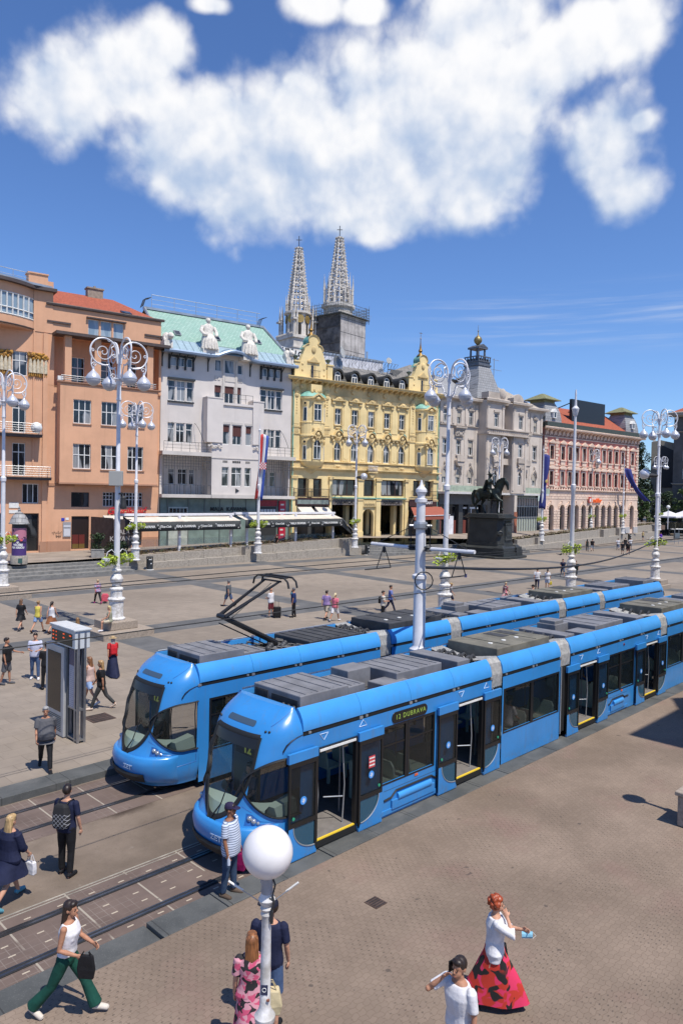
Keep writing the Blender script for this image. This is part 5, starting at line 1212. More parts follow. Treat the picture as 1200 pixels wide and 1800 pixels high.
 o=MB();o.M=M2;o.lathe([(5.4,70.5),(5.2,73.6),(6.0,74.2),(6.0,75.4),(5.6,75.5)],8)
 for k in range(16):a=2*math.pi*k/16;o.lathe([(.3,75.4),(.28,78.5 if k%2 else 80.5),(.4,78.7 if k%2 else 80.7),(.02,83 if k%2 else 86.5)],5,(5.2*math.cos(a),5.2*math.sin(a),0))
 for k in range(8):
  a=2*math.pi*k/8;o.tube([(5.3*math.cos(a),5.3*math.sin(a),79.8),(4.4*math.cos(a),4.4*math.sin(a),81.2)],.3,5)
 o.build('gallery',lime,t2)
 spire(t2,-2.6,264.0,75.2,99.2,4.35,1.0,rot2+R(22.5))
 o=MB();o.box(-24,12,266,300,0,40);o.build('nave',dark,b)
cathedral()
# === background buildings
def back_buildings():
 b=front_thing(FO,'roof_annex','white flat roofed annex behind the dark mansard roof')
 m=MB();m.box(35.5,47.4,9,17,8,25.8);m.prism([(35.5,25.8),(47.4,25.8),(47.4,26.5),(35.5,26.45)],9,17,'y');m.build('wall',mat('white_render',(.58,.58,.62),.85,var=.12,vs=.6),b)
 m=MB();m.box(35.4,47.5,8.9,9.0,26.35,26.6);m.box(44.9,45.1,9.5,9.7,26.5,27.7);m.build('parapet',M_zinc,b)
 rail(b,[(47.5,8,24.4),(53,8,24.4)],.9,M_iron,'railing',1,1.3,.05)
 b2=front_thing(FO,'rooftop_banner','white rooftop banner with black letters between the grey and yellow houses','banner')
 m=MB();m.prism([(29.6,25.5),(34.4,25.2),(34.4,26.1),(29.6,26.7)],8.9,9.0,'y');m.build('board',W_white,b2);m=MB();m.tube([(30.2,9.2,8),(30.2,9.2,26.5)],.12,5);m.tube([(33.6,9.2,8),(33.6,9.2,26.0)],.12,5);m.build('post',M_zinc,b2)
 text_obj('lettering','GUIVU G',.95,mat('letter_black',(.012,.01,.01),.5),b2,(32.1,8.87,25.95),rot=(math.pi/2,R(6),0),bold=.03,depth=.02)
 b3=thing('stone_block','dark grey stone building cut by the right edge of the view','building',(73.7,163.0,0),R(-44))
 m=MB();wall(m,0,24,3.0,27.0,0,[(2+3.2*i,3.6+3.2*i,z,z+2.2)for i in range(6)for z in(8.5,12.5,16.5,21.5)],.3);body(m,0,24,3.0,27.0);m.build('wall',stucco('dark_stone',(.115,.11,.105),amt=.25),b3)
 m=MB();cornice(m,0,24,26.2,[(0,0),(.6,0),(1.2,.3),(1.3,.9),(1.1,1.0),(0,1.2)]);cornice(m,0,24,11.2,PROF(.3,.3));cornice(m,0,24,22.8,PROF(.25,.25));m.build('cornice',M_granite_d,b3)
 m=MB();m.poly([(-.5,-.5,27.3),(24.5,-.5,27.3),(20,7,30.5),(4,7,30.5)]);m.poly([(-.5,-.5,27.3),(4,7,30.5),(-.5,15,27.3)]);m.build('roof',M_tile,b3)
 for i in range(6):
  for z in(8.5,12.5,16.5,21.5):win(b3,2+3.2*i,3.6+3.2*i,z,z+2.2,0,2,(.6,),pm=G_dark)
 b4=thing('gable_house','pale house with a huge dark advertisement on its gable wall','house',(72.8,170.0,0),R(-26))
 m=MB();m.prism([(-1.0,1.5),(14,1.5),(14,14.0),(5,20.6),(1.0,21.6),(-1.0,21.2)],0,12,'y');m.build('wall',stucco('buff_render',(.30,.275,.225)),b4)
 m=MB();m.poly([(4.6,-.3,20.95),(14.2,-.3,13.9),(14.2,12,13.9),(4.6,12,20.95)]);m.build('roof',M_tile,b4);m=MB();m.box(7,7.9,1,2.2,18.5,20.8);m.box(-.8,-.2,1,1.6,21,23);m.build('chimney',W_white,b4)
 m=MB();m.prism([(.6,10.6),(9.2,10.6),(9.2,16.0),(5.0,18.6),(.6,20.7)],-.12,-.02,'y');ad=m.build('advertisement',mat('ad_black',(.010,.011,.017),.45,var=.3,vs=.3),b4)
 m=MB();m.lathe([(1.25,0),(1.25,.05),(1.0,.06),(1.0,.03)],24);o=m.build('watch_print',mat('ad_grey',(.05,.05,.055),.4),ad);o.location=(6.4,-.13,14.6);o.rotation_euler=(R(90),0,0)
 m=MB();m.box(5.2,7.2,-.14,-.125,12.6,12.75);m.box(5.6,6.8,-.14,-.125,12.2,12.3);m.build('print_line',mat('ad_white',(.35,.35,.37),.5),ad)
back_buildings()
# === planter walls of the upper pavement
def ln(k):return None
M_leaf=mat('leaf_green',(0.055,0.10,0.022),0.6,var=0.5,vs=2.5)
M_leaf2=mat('leaf_dark',(0.028,0.055,0.018),0.6,var=0.5,vs=2.5)
M_lime=mat('leaf_lime',(0.38,0.48,0.04),0.6,var=0.45,vs=6)
def leaves(mb,c,r,n,size,rng,m=0,flat=1.0):
 for _ in range(n):
  while True:
   q=Vector((rng.uniform(-1,1),rng.uniform(-1,1),rng.uniform(-1,1)))
   if .25<q.length<1:break
  p=Vector(c)+Vector((q.x*r[0],q.y*r[1],q.z*r[2]))
  a=Vector((rng.uniform(-1,1),rng.uniform(-1,1),rng.uniform(-.6,.6))).normalized();b=a.cross(Vector((rng.uniform(-1,1),rng.uniform(-1,1),rng.uniform(.2,1)))).normalized()
  s=size*rng.uniform(.6,1.3)
  mb._add([p-a*s,p+b*s*.5,p+a*s,p-b*s*.5],[(0,1,2,3)],m)
def planter_wall(pts,name_label,seg_pier):
 pass
 t=thing('planter_wall',name_label,'wall',P(pts[0][0],pts[0][1],0),ROT_T)
 o0=P(pts[0][0],pts[0][1],0);s0,n0=pts[0]
 mb=MB();st=MB();pl=MB();so=MB();rng=random.Random(int(s0))
 for i in range(len(pts)-1):
  (sa,na),(sb,nb)=pts[i],pts[i+1]
  L=math.hypot(sb-sa,nb-na);k=int(L/2.4)+1
  for j in range(k):
   f0,f1=j/k,(j+1)/k-.0006
   a=(sa+(sb-sa)*f0-s0,-(na+(nb-na)*f0)+n0);b=(sa+(sb-sa)*f1-s0,-(na+(nb-na)*f1)+n0)
   zt=terrace_z(P(sa+(sb-sa)*f0,na))+.03;zb=gz(sa,na)-.15;zm=(zt+zb+.15)/2-.05
   mb.prism([(a[0],a[1]),(b[0],b[1]),(b[0],b[1]+.5),(a[0],a[1]+.5)],zb,zt,'z')
   mb.prism([(a[0],a[1]+1.6),(b[0],b[1]+1.6),(b[0],b[1]+2.0),(a[0],a[1]+2.0)],zb,zt-.03,'z')
   st.prism([(a[0],a[1]-.7),(b[0],b[1]-.7),(b[0],b[1]-.003),(a[0],a[1]-.003)],zb,zm,'z')
   so.prism([(a[0],a[1]+.5),(b[0],b[1]+.5),(b[0],b[1]+1.6),(a[0],a[1]+1.6)],zb,zt-.08,'z')
   for q in range(int(L/k*9)):
    f=rng.random();leaves(pl,(a[0]+(b[0]-a[0])*f,a[1]+.55+rng.random()*.9,zt+.12+.1*rng.random()),(.28,.22,.22),9,.10,rng)
 mb.build('wall',M_granite_d,t,bevel=.015);st.build('step',M_granite_d,t,bevel=.015);so.build('soil',mat('soil',(.06,.042,.03),.95),t)
 pb=pl.build('planting',mat('planting',(.10,.115,.045),.7,var=.6,vs=3,col2=(.12,.05,.03)),t);pb['kind']='stuff'
 pr=MB()
 for s,n in seg_pier:
  a=(s-s0,-n+n0);zt=terrace_z(P(s,n))+.05;pr.box(a[0]-.95,a[0]+.95,a[1]-.35,a[1]+1.5,gz(s,n)-.15,zt)
 pr.build('pier',M_granite_d,t,bevel=.02)
 return t
planter_wall([(32.9,-60.6),(64.2,-60.8)],'long granite planter wall in front of the striped cafe awnings',[(33.9,-60.3),(47.5,-60.4),(61.9,-60.4)])
planter_wall([(86.3,-52.2),(123.5,-54.9),(146,-57.4)],'granite planter wall in front of the beige and red palaces',[(92.4,-52.4),(116.2,-54.0),(123.2,-54.5),(145.0,-56.9)])
# === lamps
M_white=mat('white_paint',(0.66,0.66,0.69),0.38,var=0.10,vs=2.5,spec=0.5)
M_wdirt=mat('white_worn',(0.66,0.65,0.65),0.5,var=0.28,vs=6,col2=(0.42,0.40,0.37),bump=.12)
M_globe_t=mat('lamp_metal',(0.58,0.59,0.63),0.3,0.35)
M_globe_b=mat('lamp_glass',(0.48,0.49,0.53),0.22,spec=.6)
BASEPROF=[(.44,0),(.46,.06),(.44,.1),(.36,.14),(.35,.2),(.355,.95),(.42,1.0),(.44,1.07),(.40,1.13),(.30,1.16),(.29,1.5),(.34,1.55),(.34,1.62),(.24,1.68),(.22,1.8),(.30,1.95),(.33,2.1),(.25,2.28),(.17,2.36),(.17,2.45),(.25,2.5),(.25,2.56),(.17,2.62),(.165,2.8)]
def lamp_arms():
 pass
 mb=MB();cx,cz,r=.82,13.62,.68
 ring=[(.08,0,13.1)]+[(cx-r*math.cos(a),0,cz+r*math.sin(a))for a in[math.pi*1.62*i/22 for i in range(23)]]
 mb.tube(ring,[.05]*6+[.045]*12+[.04]*(len(ring)-18),6)
 sp=[]
 for i in range(34):a=2.6+i*.33;q=.46*(1-i/36);sp.append((cx+q*math.cos(a),0,cz+q*math.sin(a)))
 mb.tube(sp,.024,5);mb.tube([(cx-.46*.86,0,cz+.24),(cx-r*.82,0,cz+.36)],.03,5)
 lo=[(.1,0,12.35),(.28,0,12.3),(.42,0,12.5),(.5,0,12.8),(.62,0,12.95),(.85,0,12.98),(1.1,0,13.05)];mb.tube(lo,.028,5)
 for c,q0 in(((.30,12.42),.16),((1.28,12.92),.13),((1.38,13.62),.1),((.25,13.45),.12),((.55,14.2),.08)):
  mb.tube([(c[0]+q0*(1-i/14)*math.cos(i*.62),0,c[1]+q0*(1-i/14)*math.sin(i*.62))for i in range(13)],.025,4)
 mb.tube([(1.42,0,13.3),(1.45,0,12.95),(1.38,0,12.75),(1.33,0,12.62)],.035,5)
 return mb
def foliage_basket(seed):
 rng=random.Random(seed);mb=MB()
 for k in range(7):leaves(mb,(rng.uniform(-.3,.3),rng.uniform(-.25,.25),rng.uniform(-.25,.14)),(.28,.26,.22),44,.085,rng)
 return mb
def build_lamp(label,loc,rz,group):
 t=thing('street_lamp',label,'street lamp',loc,rz,group)
 mb=MB();mb.lathe(BASEPROF,18);mb.build('lamp_base',M_wdirt,t,smooth=True,sharp=30)
 mb=MB();mb.lathe([(.15,2.8),(.135,7.0),(.18,7.02),(.19,7.25),(.14,7.3),(.11,7.36),(.098,11.2),(.13,11.25),(.13,11.35),(.11,11.4),(.11,12.0),(.14,12.05),(.15,12.2),(.2,12.25),(.22,12.32),(.10,12.36),(.08,13.3),(.05,13.6),(0,13.62)],14);mb.build('pole',M_white,t,smooth=True,sharp=30)
 arm=lamp_arms()
 for k in range(4):
  a=k*math.pi/2
  o=arm.build('scroll_arm',M_white,t,smooth=True)if k==0 else None
  if o is None:o=bpy.data.objects.new('scroll_arm',am);COL.objects.link(o);o.parent=t
  am=o.data;o.rotation_euler=(0,0,a)
  g=MB();g.lathe([(.0,-.34),(.14,-.32),(.26,-.23),(.33,-.1),(.35,-.005)],18);g.build('glass_bowl',M_globe_b,None,smooth=True)if False else None
  g1=bpy.data.objects.new('lamp_globe',_lampmesh('top'));COL.objects.link(g1);g1.parent=t;g1.location=(1.33*math.cos(a),1.33*math.sin(a),12.2)
  g2=bpy.data.objects.new('glass_bowl',_lampmesh('bowl'));COL.objects.link(g2);g2.parent=g1
 for k in range(2):
  a=math.pi*k+.35
  h=MB();h.tube([(.1,0,3.4),(.35,0,3.62),(.62,0,3.5),(.68,0,3.3)],.02,5);h.lathe([(.1,2.98),(.2,3.06),(.22,3.2)],10,(.68,0,0));o=h.build('flower_basket',M_white,t);o.rotation_euler=(0,0,a)
  f=foliage_basket(k).build('foliage',M_lime,o);f.location=(.68,0,3.12)
 return t
_LM={}
def _lampmesh(k):
 if k in _LM:return _LM[k]
 g=MB()
 if k=='top':g.lathe([(.36,-.02),(.365,.03),(.34,.1),(.27,.22),(.17,.32),(.09,.40),(.06,.46),(.05,.6),(0,.62)],20);o=g.build('lamp_globe',M_globe_t,smooth=True)
 else:g.lathe([(.35,-.02),(.34,-.1),(.29,-.21),(.19,-.3),(.09,-.345),(0,-.355)],20);o=g.build('glass_bowl',M_globe_b,smooth=True)
 _LM[k]=o.data;bpy.data.objects.remove(o);return _LM[k]
GL='white scroll-armed street lamps of the square'
LAMPS=[((18.47,-34.49),.92,39,'street lamp with four globes on the tall granite plinth behind the timetable stand'),((33.71,-59.59),1.23,36,'street lamp on the corner pier of the cafe planter wall'),((18.63,-50.23),1.0,47,'street lamp on a plinth beside the poster column, cut by the edge of the view'),((61.63,-58.85),1.35,45,'street lamp in front of the middle of the yellow building'),((33.66,-24.99),.94,32,'tall street lamp between the catenary mast and the bronze rider'),((87.33,-55.95),1.55,30,'street lamp rising directly behind the bronze horse'),((62.68,-24.56),.92,0,'large street lamp nearest the open gap beside the red building'),((116.19,-56.39),1.62,20,'street lamp before the arcade of the red building'),((144.16,-56.02),1.81,10,'farthest small street lamp in front of the dark advertisement')]
lamp0=None
for(sn_,z,rz,lab)in LAMPS:
 p=P(sn_[0],sn_[1],z)
 if lamp0 is None:lamp0=build_lamp(lab,p,R(rz),GL)
 else:
  c=copy_tree(lamp0);c.location=p;c.rotation_euler=(0,0,R(rz));c['label']=lab
def plinth(s,n,zt,label,w=(.80,1.40)):
 t=thing('lamp_plinth',label,'plinth',P(s,n,0),ROT_T,'stepped granite lamp plinths')
 z0=gz(s,n)
 mb=MB();mb.box(-w[1],w[1],-w[1],w[1],z0-.05,z0+.36);mb.build('lower_step',M_granite,t,bevel=.03)
 mb=MB();mb.box(-w[0],w[0],-w[0],w[0],z0+.36,zt);mb.build('upper_step',M_granite,t,bevel=.03)
plinth(18.47,-34.49,.92,'two-step granite plinth with people sitting by it')
plinth(18.63,-50.23,1.0,'two-step granite plinth cut by the edge of the view')
for s,n,z,lab in((33.66,-24.99,.94,'plinth under the lamp behind the catenary mast'),(48.52,-24.93,.95,'plinth under the bare tall flagpole'),(62.68,-24.56,.92,'plinth under the lamp farthest along the tram roofs')):
 plinth(s,n,z,lab,(.8,1.0))
for(s,n,z,k,lab)in((18.47,-34.49,8.0,1,'grey cabinet and camera on the lamp behind the timetable stand'),(61.63,-58.85,9.6,0,'round floodlight on the lamp before the yellow building'),(62.68,-24.56,9.7,0,'round floodlight on the lamp beside the dark advertisement')):
 p=P(s,n,z);t=thing('floodlight' if k==0 else 'camera_box',lab,'floodlight' if k==0 else 'camera',p,0)
 mb=MB()
 if k:mb.box(-.34,.34,-.42,-.2,-.2,.55);mb.build('cabinet',mat('cabinet_grey',(.35,.35,.33),.6),t,bevel=.02);mb=MB();mb.lathe([(.05,0),(.14,-.1),(.14,-.4),(.18,-.5),(.16,-.65),(0,-.7)],12,(.35,-.2,-.7));mb.tube([(.1,-.1,-.6),(.35,-.2,-.6)],.05,6);mb.build('camera_head',M_iron,t,smooth=True)
 else:mb.ball((.9 if s<62 else-1.2,-.1,.1),.42,n=16,h=10);mb.build('lamp_head',M_globe_t,t,smooth=True);mb=MB();mb.tube([(0,0,0),(.9 if s<62 else-1.2,-.1,.0)],[.1,.3],8);mb.build('bracket',M_iron,t)
def flagpole(label,s,n,z,H,flag=None,basket=True):
 t=thing('flagpole',label,'flagpole',P(s,n,z),R(30),'white flagpoles of the square')
 mb=MB();mb.lathe(BASEPROF,16);mb.build('pole_base',M_wdirt,t,smooth=True,sharp=30)
 mb=MB();mb.lathe([(.16,2.8),(.14,H*.5),(.18,H*.505),(.18,H*.53),(.12,H*.535),(.09,H-1.9),(.16,H-1.8),(.26,H-1.35),(.1,H-1.15),(.06,H-.4),(.07,H-.3),(.04,H),(0,H)]if flag is None else[(.16,2.8),(.14,H*.5),(.18,H*.505),(.18,H*.53),(.11,H*.535),(.07,H-.9),(.1,H-.8),(.13,H-.6),(.05,H-.5),(.03,H),(0,H)],12);mb.build('pole',M_white,t,smooth=True,sharp=30)
 for k in range(2):
  a=math.pi*k+.35
  h=MB();h.tube([(.1,0,3.4),(.35,0,3.62),(.62,0,3.5),(.68,0,3.3)],.02,5);o=h.build('flower_basket',M_white,t);o.rotation_euler=(0,0,a);f=foliage_basket(k+3).build('foliage',M_lime,o);f.location=(.68,0,3.12)
 return t
flagpole('white flagpole with the hanging red white and blue flag',47.55,-59.27,1.27,13.4,1)
flagpole('tall bare white pole with a spear top, without any flag',48.52,-24.93,.95,14.4,None)
flagpole('white flagpole with a dark blue flag hanging straight',92.42,-51.09-1.0,1.6,13.4,1)
flagpole('white flagpole with a dark blue flag swept sideways',123.24,-53.25-.8,1.75,13.4,1)
def flag_mesh(cols,w,h,top,swing,yaw,mats,name,label,loc):
 pass
 t=thing(name,label,'flag',loc,yaw);n,k=12,18
 rows=[]
 for j in range(k+1):
  f=j/k;row=[]
  for i in range(n+1):
   g=i/n
   x=.1+g*w*(1-.10*math.sin(f*2.4))+swing*f**1.6;y=.28*math.sin(g*7+f*2.2)*(.35+.65*f)+.12*math.sin(f*9+g*3)
   row.append((x,y,top-f*h+.1*math.sin(g*5)))
  rows.append(row)
 nb=len(cols);per=n//nb
 for c in range(nb):
  mb=MB();mb.grid([r[c*per:(c+1)*per+1]for r in rows]);o=mb.build('stripe' if nb>1 else 'cloth',mats[c],t,smooth=True,fix=False)
  md=o.modifiers.new('t','SOLIDIFY');md.thickness=.012
 return t,rows
fw=mat('flag_white',(.62,.62,.64),.8);frd=mat('flag_red',(.50,.035,.03),.8);fbl=mat('flag_blue',(.03,.07,.32),.8);fnv=mat('flag_navy',(.022,.03,.17),.8)
pf=P(47.55,-59.27,1.27)
ft,rows=flag_mesh([0,1,2],.85,6.7,12.3,-.5,R(12),[frd,fw,fbl],'flag','long red white and blue flag with a chequered shield',pf)
mb=MB();mr2=MB()
c0=rows[8][6]
for i in range(5):
 for j in range(5):(mr2 if(i+j)%2==0 else mb).box(c0[0]-.33+i*.13,c0[0]-.2+i*.13,c0[1]-.17-.02*i,c0[1]-.12,c0[2]-.1-j*.14,c0[2]+.04-j*.14)
mb.build('shield_white',fw,ft);mr2.build('shield_red',frd,ft)
p=P(92.42,-52.09,1.6);t,rows=flag_mesh([0],1.0,7.6,12.1,-.5,R(20),[fnv],'flag','dark blue flag hanging straight before the red building',p);mb=MB();mb.ball((rows[9][6][0],rows[9][6][1]-.1,rows[9][6][2]),(.22,.05,.25));mb.build('crest',mat('crest_gold',(.45,.33,.1),.5),t)
p=P(123.24,-54.05,1.75);flag_mesh([0],1.3,5.6,11.2,4.0,R(10),[fnv],'flag','dark blue flag blown to one side before the red building',p)
# === cafe awnings
M_char=mat('awning_charcoal',(.042,.046,.048),.8,var=.15,vs=1);M_canvas=mat('canvas_cream',(.60,.54,.46),.85,var=.12,vs=1)
def awning(s0,s1,label,texts):
 t=thing('cafe_awning',label,'awning',P(s0,-60.6,0),ROT_T,'cafe awnings behind the planter wall');L=s1-s0
 zt=5.25+.006*(s0-34)
 mb=MB();mb.box(-.4,L+.2,1.5,2.1,zt-.12,zt+.12);mb.build('top_beam',M_white,t,bevel=.03)
 mb=MB();mb.poly([(-.2,1.6,zt-.22),(L,1.6,zt-.22),(L,.15,zt-.62),(-.2,.15,zt-.62)]);o=mb.build('canvas',M_canvas,t,fix=False);md=o.modifiers.new('t','SOLIDIFY');md.thickness=.02
 mb=MB();n=40;rows=[[(-.2+(L+.2)*i/n,.1+.05*math.sin(i*.8)*f,zt-.64-.86*f)for i in range(n+1)]for f in(0,.5,1)];mb.grid(rows);v=mb.build('valance',M_char,t,fix=False,smooth=True);md=v.modifiers.new('t','SOLIDIFY');md.thickness=.02
 for x,s_,sz,sh in texts:
  if x<L-.5:text_obj('lettering',s_,sz,W_white,v,(x,-.02,zt-1.08),shear=sh,bold=.010 if not sh else .005,depth=.012)
 dots=MB();rng=random.Random(int(s0))
 for x,s_,sz,sh in texts:
  for k in range(5):
   xx=x+(1.35 if sh==0 else .95)+rng.random()*.55;rr=.05+.06*rng.random()
   if xx<L-.1:dots.M=Matrix.Translation((xx,-.03,zt-.85-rng.random()*.5))@Matrix.Rotation(R(90),4,'X');dots.lathe([(rr,0),(rr,.01),(rr*.55,.01),(rr*.55,0)]if k%2 else[(rr*.6,0),(rr*.6,.01),(0,.01)],9)
 dots.build('bubble_print',mat('print_grey',(.45,.45,.45),.7),v)
 for x in((5.4,L-.6)if s0<40 else(.7,7.6,L-.7)):
  mb=MB();mb.box(x-.12,x+.12,.9,1.14,.9,zt-.1);mb.build('post',M_white,t,bevel=.02)
  mb=MB();mb.tube([(x,1.0,zt-.4),(x,.2,zt-.62)],.04,5);mb.build('strut',M_zinc,t)
 return t,zt
MK,CC='MALA KAVANA','Coca-Cola'
awning(34.2,46.4,'charcoal cafe awning in front of the grey building glass',[(1.0,MK,.32,0),(3.2,CC,.29,.35),(5.5,MK,.32,0),(7.9,CC,.29,.35),(10.3,MK,.32,0)])
aw2,_=awning(47.2,61.4,'charcoal cafe awning in front of the yellow building shops',[(1.9,MK,.32,0),(4.4,CC,.29,.35),(7.1,MK,.32,0),(9.7,CC,.29,.35),(12.2,MK,.32,0)])
mb=MB();mb.poly([(14.2,.15,4.7),(14.2,.15,3.8),(18.6,1.6,2.1),(18.0,1.6,2.2)]);mb.poly([(14.2,.2,4.65),(18.4,1.6,2.2),(18.4,3.5,2.2),(14.2,3.0,5.2)]);o=mb.build('side_curtain',M_char,aw2,fix=False)
mb=MB();mb.tube([(14.1,.1,4.75),(18.8,1.5,2.15),(18.8,1.5,1.4)],.035,5);mb.build('curtain_rod',M_white,aw2)
t=thing('cafe_screen','dark printed end screen of the cafe terrace beside the shrubs','screen',P(33.4,-61.2,0),ROT_T)
mb=MB();mb.box(-1.0,-.92,.2,4.4,1.7,5.0);mb.box(-1.0,.9,.2,.28,2.2,4.9);mb.build('panel',mat('screen_print',(.05,.035,.035),.6,var=.4,vs=2),t)
text_obj('lettering','MALA\nKAVANA',.6,mat('faded_white',(.36,.33,.32),.7),t,(-.05,.18,3.4),bold=.01)
t=thing('glass_fence','clear glass fence of the cafe terrace on top of the planter wall','fence',P(35.0,-62.9,0),ROT_T)
gm=bpy.data.materials.new('clear_glass');gm.use_nodes=True;_t=NT(gm.node_tree);_b=_t.n['Principled BSDF'];_b.inputs['Base Color'].default_value=(.55,.68,.64,1);_b.inputs['Alpha'].default_value=.16;_b.inputs['Roughness'].default_value=.03;_b.inputs['Specular IOR Level'].default_value=.8
for k in range(10):
 mb=MB();mb.box(k*2.75,k*2.75+2.68,0,.025,1.3,2.85);mb.build('glass_panel',gm,t)
mb=MB();mb.box(0,27.5,-.05,.08,1.15,1.32);mb.build('base_rail',M_iron,t)
t=front_thing(FO,'shop_awning','red-brown shop awning over the right hand shop of the yellow building','awning')
mb=MB();mb.poly([(45.4,-.25,6.05),(50.6,-.25,6.2),(50.2,-2.4,5.15),(44.2,-2.4,5.0)]);mb.build('canvas',mat('canvas_rust',(.30,.085,.055),.85,var=.1),t,fix=False)
mb=MB();mb.poly([(44.2,-2.41,5.0),(50.2,-2.41,5.15),(50.2,-2.41,4.6),(44.2,-2.41,4.45)]);mb.build('valance',mat('canvas_rust',(.3,.085,.055)),t,fix=False);mb=MB();mb.tube([(44.1,-2.43,4.98),(50.3,-2.43,5.13)],.06,6);mb.tube([(44.3,-2.3,5.0),(45.5,-.2,4.0)],.035,5);mb.build('front_bar',M_white,t)
for a in(28.2,30.6):
 t=front_thing(FO,'shop_awning','cream folding shop awning, the '+('one next to the red sign' if a<29 else 'one nearer the passage'),'awning');mb=MB();mb.poly([(a,-.2,6.0),(a+1.9,-.2,6.0),(a+2.1,-1.3,5.1),(a+.2,-1.3,5.1)]);mb.poly([(a,-.2,6.0),(a+.2,-1.3,5.1),(a,-.2,5.1)]);mb.build('canvas',M_canvas,t,fix=False);mb=MB();mb.tube([(a+.2,-1.32,5.1),(a+2.1,-1.32,5.1)],.04,5);mb.build('front_bar',M_white,t)
t=front_thing(FO,'shop_awning','cream triangular sun blind beside the red shop sign of the orange building','awning');mb=MB();mb.poly([(5.6,-.3,5.0),(7.6,-.3,5.0),(7.3,-1.8,3.3),(6.6,-1.9,3.2)]);mb.poly([(5.6,-.3,5.0),(6.6,-1.9,3.2),(5.7,-.3,4.2)]);mb.build('canvas',M_canvas,t,fix=False);mb=MB();mb.tube([(6.5,-1.9,3.2),(7.5,-1.8,3.3)],.04,5);mb.build('front_bar',M_white,t)
# === small street things
def poster_column():
 p=P(23.8,-58.8-1.9,terrace_z(P(23.8,-60.7)));t=thing('poster_column','round poster column with purple theatre poster and grey domed cap','advertising column',p,R(20))
 mb=MB();mb.lathe([(.66,0),(.66,.62),(.62,.7)],24);mb.build('base',M_granite_d,t,smooth=True,sharp=30)
 m=bpy.data.materials.new('poster_purple');m.use_nodes=True;n=NT(m.node_tree);bs=n.n['Principled BSDF'];co=n.node('ShaderNodeTexCoord').outputs['Object'];x,y,z=n.sep(co)
 col=n.mix(n.ramp(n.math('ADD',z,n.math('MULTIPLY',n.math('SUBTRACT',n.noise(co,1.6,2),.5),1.1)),2.05,2.15),(.065,.03,.16,1),(.45,.17,.24,1))
 bl=n.ramp(n.noise(n.vmath('ADD',co,(4,2,9)),2.4,2,.5),.56,.58);col=n.mix(n.math('MULTIPLY',bl,n.math('GREATER_THAN',z,1.7)),col,(.02,.015,.05,1));n.l.new(col,bs.inputs['Base Color']);bs.inputs['Roughness'].default_value=.6
 mb=MB();mb.lathe([(.56,.7),(.56,2.95)],28);dr=mb.build('poster',m,t,smooth=True,sharp=30)
 for i,(s,zz,sz)in enumerate((('49.',1.78,.2),('VEČERI',1.58,.24),('NA GRIČU',1.36,.22),('THEATRE',1.16,.08))):
  if i==3:continue
  me=text_mesh(s,sz,.005,bold=.012)
  for v in me.vertices:
   a=v.co.x/.575;zz2=v.co.y;d=v.co.z;r=.566+d;v.co=(r*math.sin(a),-r*math.cos(a),zz+zz2)
  me.materials.clear();me.materials.append(W_white);o=bpy.data.objects.new('lettering',me);COL.objects.link(o);o.parent=dr;o.rotation_euler=(0,0,R(-5))
 for k,(a,zz,rr,c)in enumerate(((-.25,2.35,.13,(.72,.68,.74)),(.35,1.95,.12,(.7,.1,.12)),(.75,2.2,.08,(.02,.02,.05)))):
  mb=MB();mb.ball((.565*math.sin(a),-.565*math.cos(a),zz),(rr,.03,rr*.7),n=10,h=6);mb.build('print',mat('column_print_%d'%k,c,.6),dr)
 mb=MB();mb.lathe([(.56,2.95),(.54,3.1),(.54,3.3)],24);mb.build('neck',M_iron,t,smooth=True,sharp=30)
 mb=MB();mb.lathe([(.80,3.28),(.78,3.36),(.72,3.42),(.62,3.75),(.45,4.02),(.3,4.12),(.32,4.17),(.12,4.25),(.09,4.35),(.14,4.42),(.06,4.52),(.09,4.6),(.0,4.75)],24);mb.build('dome',M_slate_g,t,smooth=True,sharp=35)
 mb=MB();mb.box(-.02,.3,-.675,-.6,.12,.5);mb.build('hatch',mat('hatch_green',(.04,.10,.09),.5),t)
poster_column()
BINL=['dark litter bin by the corner pier of the cafe planter wall','dark litter bin at the end of the cafe wall before the steps','dark litter bin against the planter wall of the red building','dark litter bin at the foot of the swept blue flag','dark litter bin before the white market umbrellas']
bin0=None
for i,(s,n,z)in enumerate(((34.9,-59.1,.33),(64.4,-59.4,.35),(127,-54.4,1.0),(138.5,-56.2,.6),(155.2,-58.4,.9))):
 p=P(s,n,gz(s,n))
 if bin0 is None:
  bin0=thing('litter_bin',BINL[0],'litter bin',p,R(30),'dark cylindrical litter bins');mb=MB();mb.lathe([(.30,.08),(.30,1.0),(.31,1.02)],20);mb.build('body',mat('bin_grey',(.03,.035,.04),.45),bin0,smooth=True,sharp=30)
  mb=MB();mb.lathe([(.31,1.12),(.31,1.2),(.26,1.24),(0,1.25)],20);mb.build('lid',mat('bin_grey',(.03,.035,.04)),bin0,smooth=True,sharp=30);mb=MB();mb.lathe([(.36,0),(.36,.05),(.2,.08)],20);mb.build('foot',W_white,bin0)
  mb=MB()
  for k in range(4):a=k*1.57;mb.box(.27*math.cos(a)-.03,.27*math.cos(a)+.03,.27*math.sin(a)-.03,.27*math.sin(a)+.03,1.0,1.13)
  mb.build('lid_post',M_iron,bin0);mb=MB();mb.box(-.16,.1,-.315,-.295,.93,1.0);mb.box(.0,.1,-.312,-.296,.55,.66);mb.build('label',W_white,bin0)
 else:c=copy_tree(bin0);c.location=p;c['label']=BINL[i]
